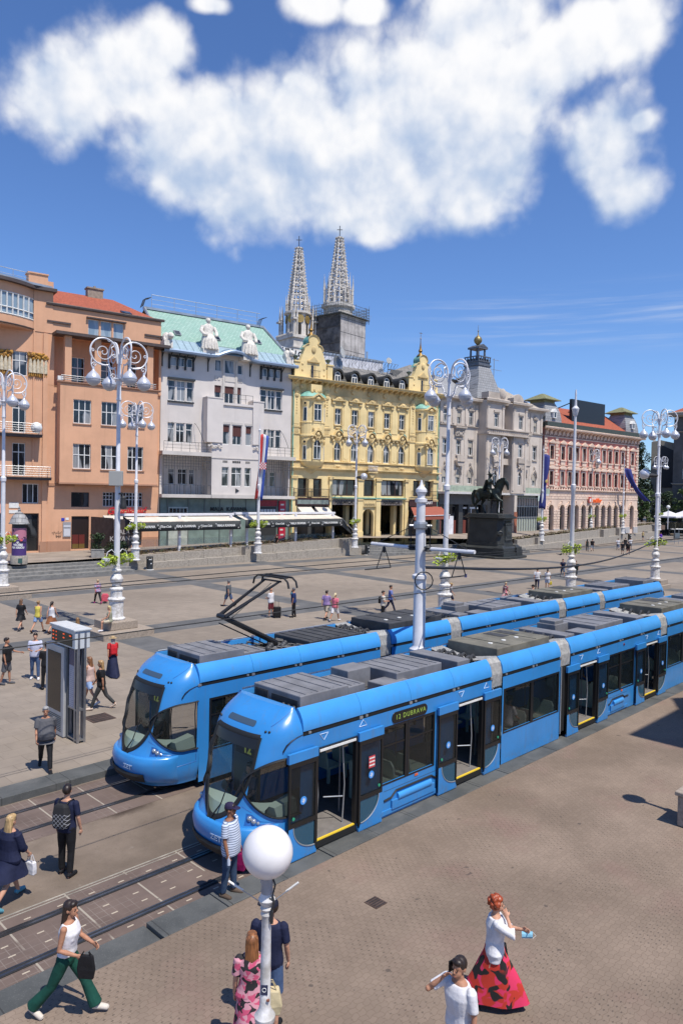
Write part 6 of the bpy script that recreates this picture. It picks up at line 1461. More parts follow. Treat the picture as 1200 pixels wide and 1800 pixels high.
def shrub(name,label,loc,r,n,m,pot=None,seed=1,cat='shrub',size=.1):
 t=thing(name,label,cat,loc,R(20));rng=random.Random(seed);mb=MB()
 z0=0
 if pot:q=MB();q.box(-pot[0],pot[0],-pot[0],pot[0],0,pot[1]);q.box(-pot[0]-.03,pot[0]+.03,-pot[0]-.03,pot[0]+.03,pot[1]-.08,pot[1]-.002);q.build('planter_box',mat('pot_concrete',(.26,.25,.235),.8,var=.2),t,bevel=.015);z0=pot[1]
 for k in range(n//60):c=(rng.gauss(0,r[0]*.4),rng.gauss(0,r[1]*.4),z0+r[2]*(.25+1.3*rng.random()));leaves(mb,c,(r[0]*.5,r[1]*.5,r[2]*.45),60,size,rng)
 st=MB()
 for k in range(5):a=k*1.25;st.tube([(0,0,z0-.05),(.2*r[0]*math.cos(a),.2*r[1]*math.sin(a),z0+r[2]*.7),(.5*r[0]*math.cos(a),.5*r[1]*math.sin(a),z0+r[2]*1.3)],[.03,.025,.01],5)
 st.build('stem',mat('bark',(.06,.045,.035),.9),t);mb.build('foliage',m,t);return t
shrub('shrub','clipped green shrub in a grey concrete box by the steps',P(31.2,-61.8,terrace_z(P(31.2,-61.8))-.02),(.6,.6,.75),900,M_leaf2,(.55,.75),3)
shrub('shrub','spreading dark shrub beside the cafe end screen',P(32.9,-61.3,1.15),(1.1,.7,.7),1300,M_leaf2,(.5,.45),4)
shrub('shrub','loose green shrub at the far end of the cafe awning',P(62.2,-62.6,1.25),(1.3,.7,.75),1200,M_leaf,None,6)
shrub('shrub','low green shrub behind the cafe glass near the striped awning end',P(58.5,-62.6,1.25),(1.6,.5,.6),1100,M_leaf,None,7)
# === bronze rider
def voxel(o,vs,smooth=2,fac=.5):
 md=o.modifiers.new('r','REMESH');md.mode='VOXEL';md.voxel_size=vs;md.use_smooth_shade=True
 if smooth:sm=o.modifiers.new('s','SMOOTH');sm.factor=fac;sm.iterations=smooth
 dg=bpy.context.evaluated_depsgraph_get();me=bpy.data.meshes.new_from_object(o.evaluated_get(dg));old=o.data;o.modifiers.clear();mats=[m for m in old.materials];o.data=me
 bpy.data.meshes.remove(old)
 if not me.materials:
  for m in mats:me.materials.append(m)
 return o
def ering(c,rx,ry,ax,up,n=12):
 pass
 c,ax,up=Vector(c),Vector(ax).normalized(),Vector(up).normalized()
 return[c+ax*rx*math.cos(2*math.pi*k/n)+up*ry*math.sin(2*math.pi*k/n)for k in range(n)]
def rider_statue():
 M_bronze=mat('bronze_patina',(.022,.032,.028),.42,.55,var=.45,vs=1.6,col2=(.012,.016,.015));M_ped=mat('dark_pedestal',(.030,.033,.032),.5,var=.35,vs=.8,bump=.08,bs=14)
 cpos=Vector((18.44,90.6,.33));rz=R(90-131)
 b=thing('rider_monument','dark bronze rider monument on a tall octagonal pedestal','monument',cpos,rz)
 def octo(hx,hy,c=.9):return[(hx,-hy+c),(hx,hy-c),(hx-c,hy),(-hx+c,hy),(-hx,hy-c),(-hx,-hy+c),(-hx+c,-hy),(hx-c,-hy)]
 def lay(mb,hx,hy,c,z0,z1,hx2=None,hy2=None):
  a=octo(hx,hy,c);d=octo(hx2 or hx,hy2 or hy,c);mb.loft([[(x,y,z0)for x,y in a],[(x,y,z1)for x,y in d]])
 mb=MB();lay(mb,4.0,3.5,1.3,-.05,.16);mb.build('slab',M_ped,b,bevel=.03)
 mb=MB()
 lay(mb,3.25,2.35,.75,.16,.55);lay(mb,3.05,2.15,.7,.55,1.05);lay(mb,3.1,2.2,.7,1.05,1.3,2.85,1.95);lay(mb,2.62,1.72,.55,1.3,1.75);lay(mb,2.55,1.65,.55,1.75,4.4,2.45,1.55);lay(mb,2.5,1.6,.55,4.4,4.62);lay(mb,2.6,1.7,.55,4.62,4.72,2.95,2.05);lay(mb,2.95,2.05,.6,4.72,4.85);lay(mb,2.8,1.9,.6,4.85,4.97);lay(mb,2.65,1.75,.6,4.97,5.12);lay(mb,2.5,1.6,.6,5.12,5.22)
 mb.build('pedestal',M_ped,b,bevel=.025)
 for sx,sy in((1,-1),(1,1),(-1,-1),(-1,1)):
  mb=MB();x,y=sx*2.55,sy*1.65;mb.box(x-.75,x+.75,y-.75,y+.75,.16,.85);mb.box(x-.68,x+.68,y-.68,y+.68,.85,1.15);mb.loft([[(x-.6,y-.6,1.15),(x+.6,y-.6,1.15),(x+.6,y+.6,1.15),(x-.6,y+.6,1.15)],[(x-.3,y-.3,1.45),(x+.3,y-.3,1.45),(x+.3,y+.3,1.45),(x-.3,y+.3,1.45)]]);mb.build('corner_block',M_ped,b,bevel=.02)
 mb=MB();mb.box(2.46,2.62,-.8,.8,1.9,4.1);mb.box(2.6,2.68,-.55,.55,2.5,3.7);mb.ball((2.64,0,3.1),(.1,.38,.42),n=12,h=8)
 for k in range(8):mb.ball((2.63,-.7+.2*k,3.95+.06*(k%2)),(.07,.12,.1),n=7,h=5);mb.ball((2.63,-.7+.2*k,2.05),(.07,.12,.1),n=7,h=5)
 mb.build('coat_of_arms',M_ped,b,smooth=True,sharp=40)
 text_obj('lettering','JELAČIĆ BAN',.24,mat('letter_bronze',(.10,.09,.06),.4,.6),b,(2.58,0,4.28),rot=(math.pi/2,0,math.pi/2),depth=.02)
 mb=MB();mb.M=Matrix.Translation((2.25,-1.45,2.9))@Matrix.Rotation(R(-45),4,'Z')@Matrix.Rotation(R(90),4,'Y');mb.lathe([(.32,.1),(.34,.2),(.22,.26),(.2,.2),(0,.22)],16);mb.build('medallion',M_ped,b,smooth=True)
 s=2.0;z0=5.2;F=Matrix.Translation((-.15,0,z0))@Matrix.Scale(s,4)
 X,Y,Z=Vector((1,0,0)),Vector((0,1,0)),Vector((0,0,1))
 h=MB();h.M=F
 h.loft([ering(c,rx,rz_,Y,Z,14)for c,rx,rz_ in(((-.98,0,1.26),.08,.10),((-.9,0,1.24),.22,.24),((-.7,0,1.26),.29,.33),((-.4,0,1.25),.31,.35),((0,0,1.21),.31,.35),((.35,0,1.23),.30,.37),((.6,0,1.29),.25,.36),((.78,0,1.33),.17,.26))])
 nk=[((.5,0,1.36),.17,.36,(-.5,0,1)),((.68,0,1.6),.13,.28,(-.75,0,.7)),((.80,0,1.82),.105,.22,(-.85,0,.55)),((.93,0,1.98),.09,.18,(-.7,0,.7)),((1.05,0,2.03),.08,.14,(-.3,0,1))]
 h.loft([ering(c,rx,rr,Y,u,12)for c,rx,rr,u in nk])
 hd=[((1.0,0,2.05),.085,.12,(.5,0,.9)),((1.12,0,1.97),.095,.15,(.85,0,.55)),((1.2,0,1.82),.08,.12,(.95,0,.3)),((1.25,0,1.66),.06,.085,(.95,0,.25)),((1.27,0,1.55),.06,.075,(.95,0,.25)),((1.27,0,1.48),.04,.05,(1,0,0))]
 h.loft([ering(c,rx,rr,Y,u,10)for c,rx,rr,u in hd])
 for y in(-.06,.06):h.tube([(1.03,y,2.1),(1.06,y*1.15,2.2),(1.07,y*1.1,2.26)],[.04,.035,.008],6)
 for k in range(9):f=k/8;h.ball((.42+.55*f-.1*math.sin(f*3),0,1.72+.42*f+.08*math.sin(f*3)),(.1,.06,.12),n=8,h=6)
 def leg(pts,rs):h.tube(pts,rs,10);[h.ball(p,r*1.02,n=8,h=6)for p,r in zip(pts,rs)]
 leg([(-.72,-.17,1.15),(-.62,-.19,.88),(-.86,-.18,.58),(-.80,-.18,.18),(-.74,-.18,.07)],[.22,.15,.075,.055,.07])
 leg([(-.72,.17,1.15),(-.5,.19,.86),(-.62,.18,.56),(-.45,.18,.18),(-.38,.18,.07)],[.22,.15,.075,.055,.07])
 leg([(.52,-.16,1.1),(.72,-.17,.92),(.98,-.17,.80),(1.0,-.17,.46),(.93,-.17,.34),(.98,-.17,.28)],[.18,.12,.075,.05,.055,.065])
 leg([(.52,.16,1.1),(.5,.17,.75),(.52,.17,.48),(.50,.17,.16),(.54,.17,.07)],[.18,.10,.07,.05,.068])
 for c in((-.72,-.18,.04),(-.36,.18,.04),(1.02,-.17,.26),(.56,.17,.04)):h.ball(c,(.085,.075,.06),n=10,h=6)
 h.tube([(-.92,0,1.42),(-1.06,0,1.44),(-1.16,0,1.25),(-1.18,0,.95),(-1.12,0,.62),(-1.05,.02,.45)],[.06,.08,.11,.12,.09,.03],10)
 ho=h.build('horse',M_bronze,b);voxel(ho,.055,2)
 r=MB();r.M=F
 r.loft([ering(c,rx,ry,X,Y,12)for c,rx,ry in(((-.05,0,1.5),.2,.24),((-.05,0,1.62),.17,.20),((-.03,0,1.78),.15,.17),((0,0,1.98),.16,.21),((0,0,2.12),.12,.2),((0,0,2.2),.07,.09),((.01,0,2.26),.06,.06))])
 r.ball((.03,0,2.36),(.11,.09,.13),n=12,h=9);r.ball((.15,0,2.34),(.03,.025,.03),n=6,h=5);r.ball((0,0,2.44),(.12,.11,.09),n=10,h=7);r.loft([ering((.0,0,2.43),.22,.17,X,Y),ering((.0,0,2.47),.2,.15,X,Y)]);r.tube([(-.02,0,2.5),(-.05,0,2.6),(-.12,0,2.62)],[.05,.06,.02],6)
 for sy in(-1,1):
  r.tube([(-.02,sy*.15,1.5),(.22,sy*.3,1.38),(.3,sy*.36,1.3),(.16,sy*.37,.98),(.12,sy*.37,.88)],[.13,.12,.10,.07,.06],10);r.tube([(.08,sy*.37,.86),(.3,sy*.37,.83)],[.06,.035],8)
 r.tube([(0,.22,2.08),(.08,.3,1.82),(.28,.16,1.66)],[.09,.07,.05],8);r.tube([(0,-.22,2.08),(.16,-.33,1.9),(.36,-.30,2.02),(.42,-.28,2.06)],[.09,.07,.05,.05],8)
 r.tube([(.38,-.28,2.02),(.62,-.3,2.34),(.72,-.31,2.45)],[.025,.02,.012],6)if False else r.tube([(.4,-.28,2.05),(.3,-.26,2.4),(.5,-.26,2.52)],[.025,.03,.015],6)
 r.loft([[(-.08-.30*f+.03*math.sin(k),-.26+.52*k/9*(1+.2*f)-.05*f,2.12-1.05*f)for k in range(10)]+[(-.16-.34*f,.26-.52*k/9,2.12-1.05*f)for k in range(10)]for f in(0,.3,.6,1)])
 for k in range(5):r.tube([(-.16,-.2+.1*k,2.0),(-.32,-.24+.12*k,1.5),(-.46,-.24+.12*k,1.05)],[.03,.045,.05],5)
 ro=r.build('rider',M_bronze,b);voxel(ro,.045,2)
rider_statue()
# === timetable stand with advertising panel
def timetable():
 t=thing('timetable_stand','steel timetable stand with a boxed departure display on top','information stand',P(9.68,-20.3,PLAT),ROT_T)
 steel=mat('brushed_steel',(.33,.33,.34),.35,.7,var=.15,vs=6);grey=mat('stand_dark',(.10,.105,.11),.5,.2)
 led=mat('led_red',(.6,.08,.02),.4,emit=(1,.12,.03,.55))
 mb=MB();mb.box(-.12,.34,-.05,1.55,2.78,3.30);mb.box(-.16,.38,-.09,1.59,3.30,3.36);bx=mb.build('display_box',mat('box_white',(.55,.57,.58),.45,var=.1),t,bevel=.015)
 mb=MB();mb.box(-.13,-.122,.12,1.5,2.83,3.2);sc=mb.build('display_screen',mat('screen_olive',(.022,.024,.016),.25),bx)
 mb=MB();rng=random.Random(2)
 for r in range(3):
  for a,w in((.18,.12),(.62,.1),(1.15,.05),(1.33,.09)):
   if rng.random()<.8:mb.box(-.138,-.1305,a,a+w,2.90+r*.11,2.935+r*.11)
 mb.build('display_digits',led,sc)
 for(x,y)in((0.0,-.02),(0.0,.14),(.2,-.02),(.2,.14)):mb=MB();mb.box(x-.035,x+.035,y-.035,y+.035,0,3.25);mb.build('pole',steel,t,bevel=.006)
 for(x,y)in((.0,.62),(.2,.62)):mb=MB();mb.box(x-.04,x+.04,y-.04,y+.04,0,2.78);mb.build('pole',grey,t,bevel=.006)
 m=bpy.data.materials.new('timetable_paper');m.use_nodes=True;n=NT(m.node_tree);bs=n.n['Principled BSDF'];co=n.node('ShaderNodeTexCoord').outputs['Object'];x,y,z=n.sep(co)
 ln_=n.math('LESS_THAN',n.math('FLOORED_MODULO',z,.06),.022);ink=n.math('MULTIPLY',ln_,n.ramp(n.noise(co,28,2),.42,.5));col=n.mix(n.math('MULTIPLY',ink,.6),(.34,.37,.46,1),(.08,.09,.16,1));col=n.mix(n.math('GREATER_THAN',z,2.25),col,(.045,.05,.12,1));n.l.new(col,bs.inputs['Base Color']);bs.inputs['Roughness'].default_value=.2
 mb=MB();mb.box(-.03,.01,.17,.5,1.0,2.72);mb.build('timetable',m,t);mb=MB();mb.box(.16,.2,.17,.5,1.0,2.72);mb.build('timetable',m,t)
 for z in(.06,.95):mb=MB();mb.box(-.03,.23,-.05,.66,z,z+.05);mb.build('cross_bar',steel,t)
 t2=thing('advertising_panel','tall grey advertising light box with a dark brown screen','advertising panel',P(9.62,-21.0,PLAT),ROT_T)
 mb=MB();mb.box(-.06,.22,-.02,1.22,.02,2.72);c=mb.build('case',mat('case_grey',(.47,.475,.48),.45,.3,var=.1),t2,bevel=.02)
 mb=MB();mb.box(-.068,-.061,.16,1.06,.75,2.52);mb.build('screen',mat('screen_brown',(.030,.019,.013),.12,var=.2,vs=1),c)
 mb=MB()
 for k in range(9):mb.box(-.07,-.061,.12,1.0,.16+k*.055,.185+k*.055)
 mb.build('vent',mat('vent_dark',(.07,.07,.07),.6),c);mb=MB();mb.box(.3,.42,.0,1.1,.02,2.66);mb.build('back_case',grey,t2,bevel=.015)
timetable()
# === catenary mast and wires
def mast():
 t=thing('catenary_mast','white tram mast with cross arms standing between the two trams','mast',P(18.0,-14.35,0.0),R(0))
 mb=MB();mb.lathe([(.26,0),(.26,.3),(.2,.34),(.19,2.55),(.27,2.6),(.27,2.78),(.2,2.84),(.175,2.9),(.165,4.95),(.23,5.0),(.23,5.1),(.15,5.16),(.14,7.35),(.19,7.4),(.19,7.5),(.12,7.52),(.12,7.62),(.18,7.72),(.17,7.8),(.06,7.92),(.025,8.08),(0,8.1)],18);mb.build('pole',M_white,t,smooth=True,sharp=30)
 mb=MB();mb.tube([(.17,-.02,2.6),(.16,-.02,5.0)],.05,8);mb.tube([(.15,-.03,5.05),(.14,-.03,6.4)],.03,6);mb.build('conduit',M_white,t,smooth=True)
 d=DN
 for sg in(-1,1):
  mb=MB();a=d*(.32*sg);e=d*(sg*2.05);z=5.95;mb.tube([a+Vector((0,0,z)),e+Vector((0,0,z+.02))],.06,8);mb.build('cross_arm',M_white,t,smooth=True)
  mb=MB();mb.lathe([(.1,-.08),(.14,-.04),(.1,0),(.14,.04),(.1,.08)],10,(a.x,a.y,z));mb.tube([(0,0,6.75),e*.55+Vector((0,0,6.3)),e*.95+Vector((0,0,z))],.014,5);mb.tube([a*1.2+Vector((0,0,6.7)),a*1.2+Vector((0,0,z))],.016,5);mb.build('stay',M_iron,t)
  mb=MB();c=d*(sg*1.5)+Vector((0,0,z));mb.ball(c-Vector((0,0,.14)),(.06,.06,.12),n=8,h=6);k=c-Vector((0,0,.75));mb.tube([c,k+DT*.35],.016,4);mb.tube([c,k-DT*.35],.016,4);mb.tube([k+DT*.35,k-DT*.9],.02,4);mb.build('hanger',M_iron,t)
 mb=MB();mb.tube([Vector((.12,-.1,5.2))+Vector((.28*math.sin(a),-.1,.28*math.cos(a)-.25))for a in[i*.5 for i in range(14)]],.02,5);mb.build('cable_loop',M_iron,t)
 mb=MB();mb.lathe([(.2,6.55),(.22,6.6),(.22,6.72),(.2,6.78)],14);mb.tube([(-.35,0,6.66),(.35,0,6.66)],.04,6);mb.build('clamp',M_zinc,t)
mast()
def wire(label,pts,r):
 mb=MB();mb.tube(pts,r,5);tag(mb.build('overhead_wire',mat('wire_black',(.015,.015,.016),.6),smooth=True),label,'wire','overhead tram wires')
def span(n,z0,z1,sag,s0=-60,s1=240,k=20):return[P(s0+(s1-s0)*i/(k*6),n,z0+(z1-z0)*i/(k*6)-sag*(1-abs(math.cos(math.pi*(s0+(s1-s0)*i/(k*6)-18)/30))))for i in range(k*6+1)]
wire('contact wire over the near track',span(-12.05,4.86,5.5,.0),.012)
wire('contact wire touched by the raised pantograph',span(-16.62,5.12,5.5,.0),.013)
wire('sagging wire above the far contact wire',span(-16.75,5.2,5.75,.12),.013)
pts=[]
A0,A1,A2=P(18.0,-14.35,5.35),P(62.68,-24.5,4.2),P(95,-12,7.5)
for i in range(25):f=i/24;q=A0.lerp(A1,f);q.z-=1.5*math.sin(math.pi*f)*.6;pts.append(q)
for i in range(1,25):f=i/24;q=A1.lerp(A2,f);q.z-=.4*math.sin(math.pi*f);pts.append(q)
wire('thick black cable slung from the mast across the square',pts,.05)
# === globe lamps on the near platform
def globe_lamp(label,loc):
 t=thing('globe_lamp',label,'lamp',loc,0,'single globe lamps on the near platform')
 mb=MB();mb.lathe([(.20,0),(.2,.25),(.14,.32),(.11,.45),(.085,.6),(.075,2.3),(.1,2.35),(.105,2.4),(.07,2.45),(.055,2.5),(.047,3.40),(.06,3.43),(.05,3.46),(.066,3.49),(.052,3.515),(.075,3.55),(.085,3.58),(.06,3.63),(.054,3.66)],20);mb.build('pole',M_wdirt,t,smooth=True,sharp=30)
 mb=MB();mb.lathe([(.052,3.62),(.062,3.66),(.056,3.72),(.068,3.76),(.064,3.86)],18);mb.build('collar',mat('collar_grey',(.42,.42,.44),.5,var=.25,vs=9),t,smooth=True,sharp=30)
 mb=MB();mb.ball((0,0,4.05),0.250,n=40,h=26);g=mb.build('globe',mat('opal_plastic',(.74,.72,.72),.28,spec=.5,var=.06,vs=4),t,smooth=True)
 mb=MB();mb.tube([(.05,-.03,3.83),(.085,-.04,3.74),(.06,-.05,3.64),(.08,-.06,3.58),(.05,-.06,3.5)],.009,6);mb.tube([(.03,-.06,3.62),(.08,-.05,3.58),(.06,-.04,3.5)],.008,5);mb.box(.04,.07,-.06,-.02,3.36,3.48);mb.build('cable',M_iron,t)
 mb=MB();mb.box(-.04,.03,-.056,-.050,2.64,2.74);st=mb.build('sticker',mat('sticker_blue',(.03,.035,.08),.5),t);mb=MB();mb.tube([(.0,-.084,1.67+0)for _ in range(2)]if False else[(-.005+.02*math.cos(a),-.057,2.692+.02*math.sin(a))for a in[i*.5 for i in range(13)]],.003,4);mb.build('print',W_white,st)
 mb=MB();mb.box(.02,.05,-.065,-.04,2.58,2.595);mb.build('bracket',mat('rust',(.2,.07,.04),.8),t)
 for sg,q in((-1,.62),(1,.5)):
  mb=MB();mb.tube([(.02*sg,-.02,3.53),(sg*.30*q/.5,.0,3.74)],.005,5);mb.build('spike_rod',M_zinc,t);mb=MB();mb.tube([(sg*.19*q/.5,0,3.657),(sg*.31*q/.5,.0,3.75)],.011,6);mb.build('spike_sleeve',W_white,t)
 return t
GLP=Vector((-.665,7.16,PLAT-.17));g0=globe_lamp('white globe lamp standing close, in front of the blue tram',GLP)
c=copy_tree(g0);c.location=P(17.9,-5.35,PLAT);c['label']='globe lamp just beyond the right edge, its round shadow on the paving'
t=thing('stone_bollard','brown stone block at the foot of the lamp on the right edge','bollard',P(17.6,-5.75,PLAT),ROT_T);mb=MB();mb.box(-.35,.35,-.35,.35,0,.7);mb.build('block',M_granite,t,bevel=.03);mb=MB();mb.box(-.4,.4,-.4,.4,.7,.8);mb.build('cap',M_granite,t,bevel=.02)
t=thing('corner_house','tall house standing outside the view whose eaves shade the paving','house',P(22.8,0.1,0),ROT_T)
mb=MB();HH=17.0;mb.box(0,40,-14,0,0,HH);mb.build('wall',M_beige,t);mb=MB();mb.box(-.5,40,-14,.9,HH,HH+.5);mb.prism([(3.6,HH+.5),(6.2,HH+.5),(4.9,HH+2.0)],-.6,.85,'y');mb.prism([(7,HH+.5),(40,HH+.5),(40,HH+2),(8,HH+2)],-10,.2,'y');mb.build('eaves',M_gutter,t)
for i,(px,py,w)in enumerate(((660,1587,.3),(175,1262,.8),(103,1168-20,.7))):
 p=gpx(px,py)if py<1300 else at_px(px,py,PLAT);z=p.z+.004
 t=thing('drain_cover',['small square drain cover in the near paving','square utility cover behind the timetable stand','iron cover near the seated couple'][i],'drain cover',(p.x,p.y,z),ROT_T);mb=MB();mb.box(-w/2,w/2,-w/2,w/2,-.01,.006);mb.build('plate',mat('iron_rust',(.085,.055,.045),.7,.2,var=.4,vs=6),t);mb=MB()
 for k in range(5):mb.box(-w*.4,w*.4,-w*.42+k*w*.2,-w*.42+k*w*.2+w*.05,.0065,.012)
 mb.build('rib',M_iron,t)
# === trees, market umbrellas at the far right
def tree(label,loc,h,r,seed,m,n=2600):
 t=thing('tree',label,'tree',loc,0,'trees in the gap beside the red building');rng=random.Random(seed);tr=MB();cr=MB()
 tr.tube([(0,0,0),(.1,0,h*.25),(0,.1,h*.5),(.1,0,h*.8)],[.3,.25,.18,.06],8)
 for k in range(9):
  a=k*2.4;zz=h*(.3+.06*k);e=(r[0]*.6*math.cos(a),r[1]*.6*math.sin(a),zz+h*.14);tr.tube([(0,0,zz),e],[.1,.03],5)
 for k in range(34):
  f=rng.random();a=rng.uniform(0,6.28);rr=math.sqrt(rng.random())*(1.05-.75*max(0,f-.35));c=(r[0]*rr*math.cos(a),r[1]*rr*math.sin(a),h*(.22+.74*f));leaves(cr,c,(r[0]*.3,r[1]*.3,h*.075),n//34,.26,rng)
 tr.build('trunk',mat('bark',(.06,.045,.035),.9),t);cr.build('crown',m,t)
tree('tall dark conical tree beside the red building',(68.8,168.5,1.5),19.5,(2.6,2.6),3,M_leaf2,4200)
tree('bushy tree behind the umbrellas, nearest the red building',(65.8,160.0,1.7),8.5,(2.8,2.8),5,M_leaf)
tree('bushy tree behind the umbrellas, under the advertisement',(70.5,160.0,1.7),8.2,(2.8,2.6),6,M_leaf2)
tree('bushy tree behind the umbrellas, by the dark stone building',(75.0,158.5,1.7),8.6,(2.8,2.6),8,M_leaf)
tree('low bushy tree at the corner of the red arcade',(66.2,152.0,1.7),5.0,(1.4,1.4),9,M_leaf2)
UG='white market umbrellas at the far side'
for i,(x,y)in enumerate(((67.5,150.5),(70.8,151.5),(74.6,150.0))):
 t=thing('market_umbrella',['white market umbrella closest to the red arcade','white market umbrella in the middle of the row','white market umbrella at the edge of the view'][i],'umbrella',(x,y,1.8),R(-44),UG);mb=MB()
 a=[(-2.2,-2.2,2.6),(2.2,-2.2,2.6),(2.2,2.2,2.6),(-2.2,2.2,2.6)];ap=(0,0,3.7)
 for k in range(4):mb.poly([a[k],a[(k+1)%4],ap]);q=a[k],a[(k+1)%4];mb.poly([q[0],q[1],(q[1][0]*.99,q[1][1]*.99,2.3),(q[0][0]*.99,q[0][1]*.99,2.3)])
 mb.build('canopy',mat('canvas_white',(.62,.61,.64),.85),t,fix=False);mb=MB();mb.tube([(0,0,0),(0,0,3.8)],.05,6);mb.build('pole',M_zinc,t)
 mb=MB();rng=random.Random(i)
 for k in range(9):mb.box(-2+.45*k,-1.65+.45*k,-1.6,-1.3,0,.9+.5*rng.random());mb.ball((-1.8+.45*k,-1.5,1.2),.2,n=7,h=5)
 mb.build('stall_goods',mat('goods_dark',(.03,.032,.025),.8,var=.8,vs=1.5,col2=(.10,.09,.05)),t)
t=thing('globe_lamp','small far globe lamp before the trees','lamp',(66.0,147.5,1.8),0);mb=MB();mb.tube([(0,0,0),(0,0,4.2)],.08,6);mb.build('pole',M_white,t);mb=MB();mb.ball((0,0,4.5),.38,n=14,h=9);mb.build('globe',W_white,t,smooth=True)
t=thing('planter_box','brown stone planter box at the corner of the red arcade','planter',(63.5,146.0,1.75),R(30));mb=MB();mb.box(-1.2,1.2,-.6,.6,0,.9);mb.build('box',mat('planter_brown',(.16,.11,.085),.8),t,bevel=.03);mb=MB();rng=random.Random(4);leaves(mb,(0,0,1.0),(1.1,.5,.35),160,.15,rng);mb.build('foliage',M_leaf2,t)
t=thing('market_cart','long market cart with a pale top and blue panel','cart',P(155.5,-55.5,gz(155,-55)),R(8));mb=MB();mb.box(-3.2,4,-1,1,1.35,1.5);mb.build('top',W_white,t);mb=MB();mb.box(-.2,1.3,-1.05,-1.0,.6,1.34);mb.build('panel',mat('panel_blue',(.03,.07,.2),.6),t);mb=MB()
for x in(1.8,3.6):mb.tube([(x,-.8,0),(x+.8,-.8,1.35)],.05,5);mb.tube([(x+.8,-.8,0),(x,-.8,1.35)],.05,5)
mb.build('leg',M_iron,t);mb=MB();mb.lathe([(.4,-.05),(.45,0),(.4,.05)],14,(2.6,-.9,.42));mb.build('wheel',M_iron,t)
t=thing('waste_basket','grey wire basket standing on thin legs in the far square','basket',P(126.0,-46.0,gz(126,-46)),0);mb=MB();mb.box(-.4,.4,-.3,.3,.9,1.9);mb.build('basket',mat('basket_grey',(.12,.15,.17),.6),t);mb=MB();[mb.tube([(x,0,0),(x,0,2.6)],.04,5)for x in(-.35,.35)];mb.build('leg',M_zinc,t)
t=thing('barrier_frame','white folding barrier standing before the beige palace shops','barrier',P(85.5,-59.5,1.4),R(20));mb=MB();[mb.tube(q,.09,5)for q in(((-.9,0,0),(.2,0,1.3)),((1.5,0,0),(.2,0,1.3)),((.2,0,1.2),(.25,0,4.6)))];mb.build('frame',M_white,t);mb=MB();mb.box(-2.4,1.3,-.1,.1,4.5,4.75);mb.build('top_bar',W_white,t)
t=thing('pigeon','dark pigeon flying low over the square','bird',(23.5,78.0,1.6),R(20));mb=MB();mb.ball((0,0,0),(.2,.09,.08),n=10,h=6);mb.tube([(.15,0,.02),(.26,0,.05)],[.06,.03],6);mb.tube([(-.15,0,0),(-.34,0,-.02)],[.06,.08],6,sq=.3);mb.loft([[(-.1,.05,.02),(.12,.05,.02),(.1,.05,.05),(-.1,.05,.05)],[(-.2,.5,.06),(-.08,.5,.06),(-.08,.5,.075),(-.2,.5,.075)]]);mb.loft([[(-.1,-.05,.02),(.12,-.05,.02),(.1,-.05,.05),(-.1,-.05,.05)],[(-.2,-.45,.16),(-.08,-.45,.16),(-.08,-.45,.175),(-.2,-.45,.175)]]);o=mb.build('body',mat('pigeon_grey',(.06,.06,.07),.7),t,smooth=True)
# === trams
def grime(name,c,k):
 pass
 m=bpy.data.materials.new(name);m.use_nodes=True;_M[name]=m;t=NT(m.node_tree);b=t.n['Principled BSDF'];b.inputs['Specular IOR Level'].default_value=.5;b.inputs['Coat Weight'].default_value=.25;b.inputs['Coat Roughness'].default_value=.12
 co=t.node('ShaderNodeTexCoord').outputs['Object'];x,y,z=t.sep(co)
 n=t.noise(co,.9,5,.6);col=t.mix(t.ramp(n,.3,.7),c4(tuple(v*.93 for v in c)),c4(tuple(min(1,v*1.07)for v in c)))
 st=t.ramp(t.noise(t.vmath('MULTIPLY',co,(7,7,.5)),1.0,4,.65),.5,.8);sp=t.ramp(t.noise(co,5,5,.7),.45,.75)
 low=t.ramp(z,.75,.15);d=t.math('ADD',t.math('MULTIPLY',st,k),t.math('MULTIPLY',t.math('MULTIPLY',sp,low),.5),None,True)
 col=t.mix(d,col,(.13,.14,.15,1));t.l.new(col,b.inputs['Base Color']);t.l.new(t.math('ADD',.30,t.math('MULTIPLY',d,.5)),b.inputs['Roughness']);return m
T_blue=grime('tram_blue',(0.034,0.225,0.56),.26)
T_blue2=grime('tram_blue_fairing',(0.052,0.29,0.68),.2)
T_dkblue=mat('tram_blue_bumper',(0.018,0.105,0.36),0.36,coat=0.3,var=0.15,vs=2)
T_black=mat('tram_black',(0.012,0.012,0.013),0.35,spec=0.5)
T_rubber=mat('rubber_black',(0.012,0.012,0.012),0.6)
T_deck=mat('roof_deck',(0.10,0.10,0.105),0.7,var=0.35,vs=3)
T_box=mat('roof_box_grey',(0.21,0.21,0.225),0.55,0.2,var=0.22,vs=2.2)
T_boxd=mat('roof_box_dark',(0.045,0.046,0.05),0.6,var=0.35,vs=3)
T_olive=mat('roof_box_olive',(0.155,0.145,0.115),0.7,var=0.3,vs=2)
T_floor=mat('tram_floor',(0.17,0.155,0.145),0.8,var=0.15,vs=6)
T_in=mat('tram_lining',(0.10,0.12,0.115),0.7)
T_seat=mat('seat_mint',(0.42,0.55,0.48),0.45)
T_yel=mat('yellow_edge',(0.75,0.52,0.04),0.5)
T_fold=mat('bellows_grey',(0.36,0.355,0.34),0.75,var=0.3,vs=9)
def tint(name,c,alpha,rough=0.03):
 m=bpy.data.materials.new(name);m.use_nodes=True;b=m.node_tree.nodes['Principled BSDF'];b.inputs['Base Color'].default_value=c4(c);b.inputs['Alpha'].default_value=alpha;b.inputs['Roughness'].default_value=rough;b.inputs['Specular IOR Level'].default_value=.6;_M[name]=m;return m
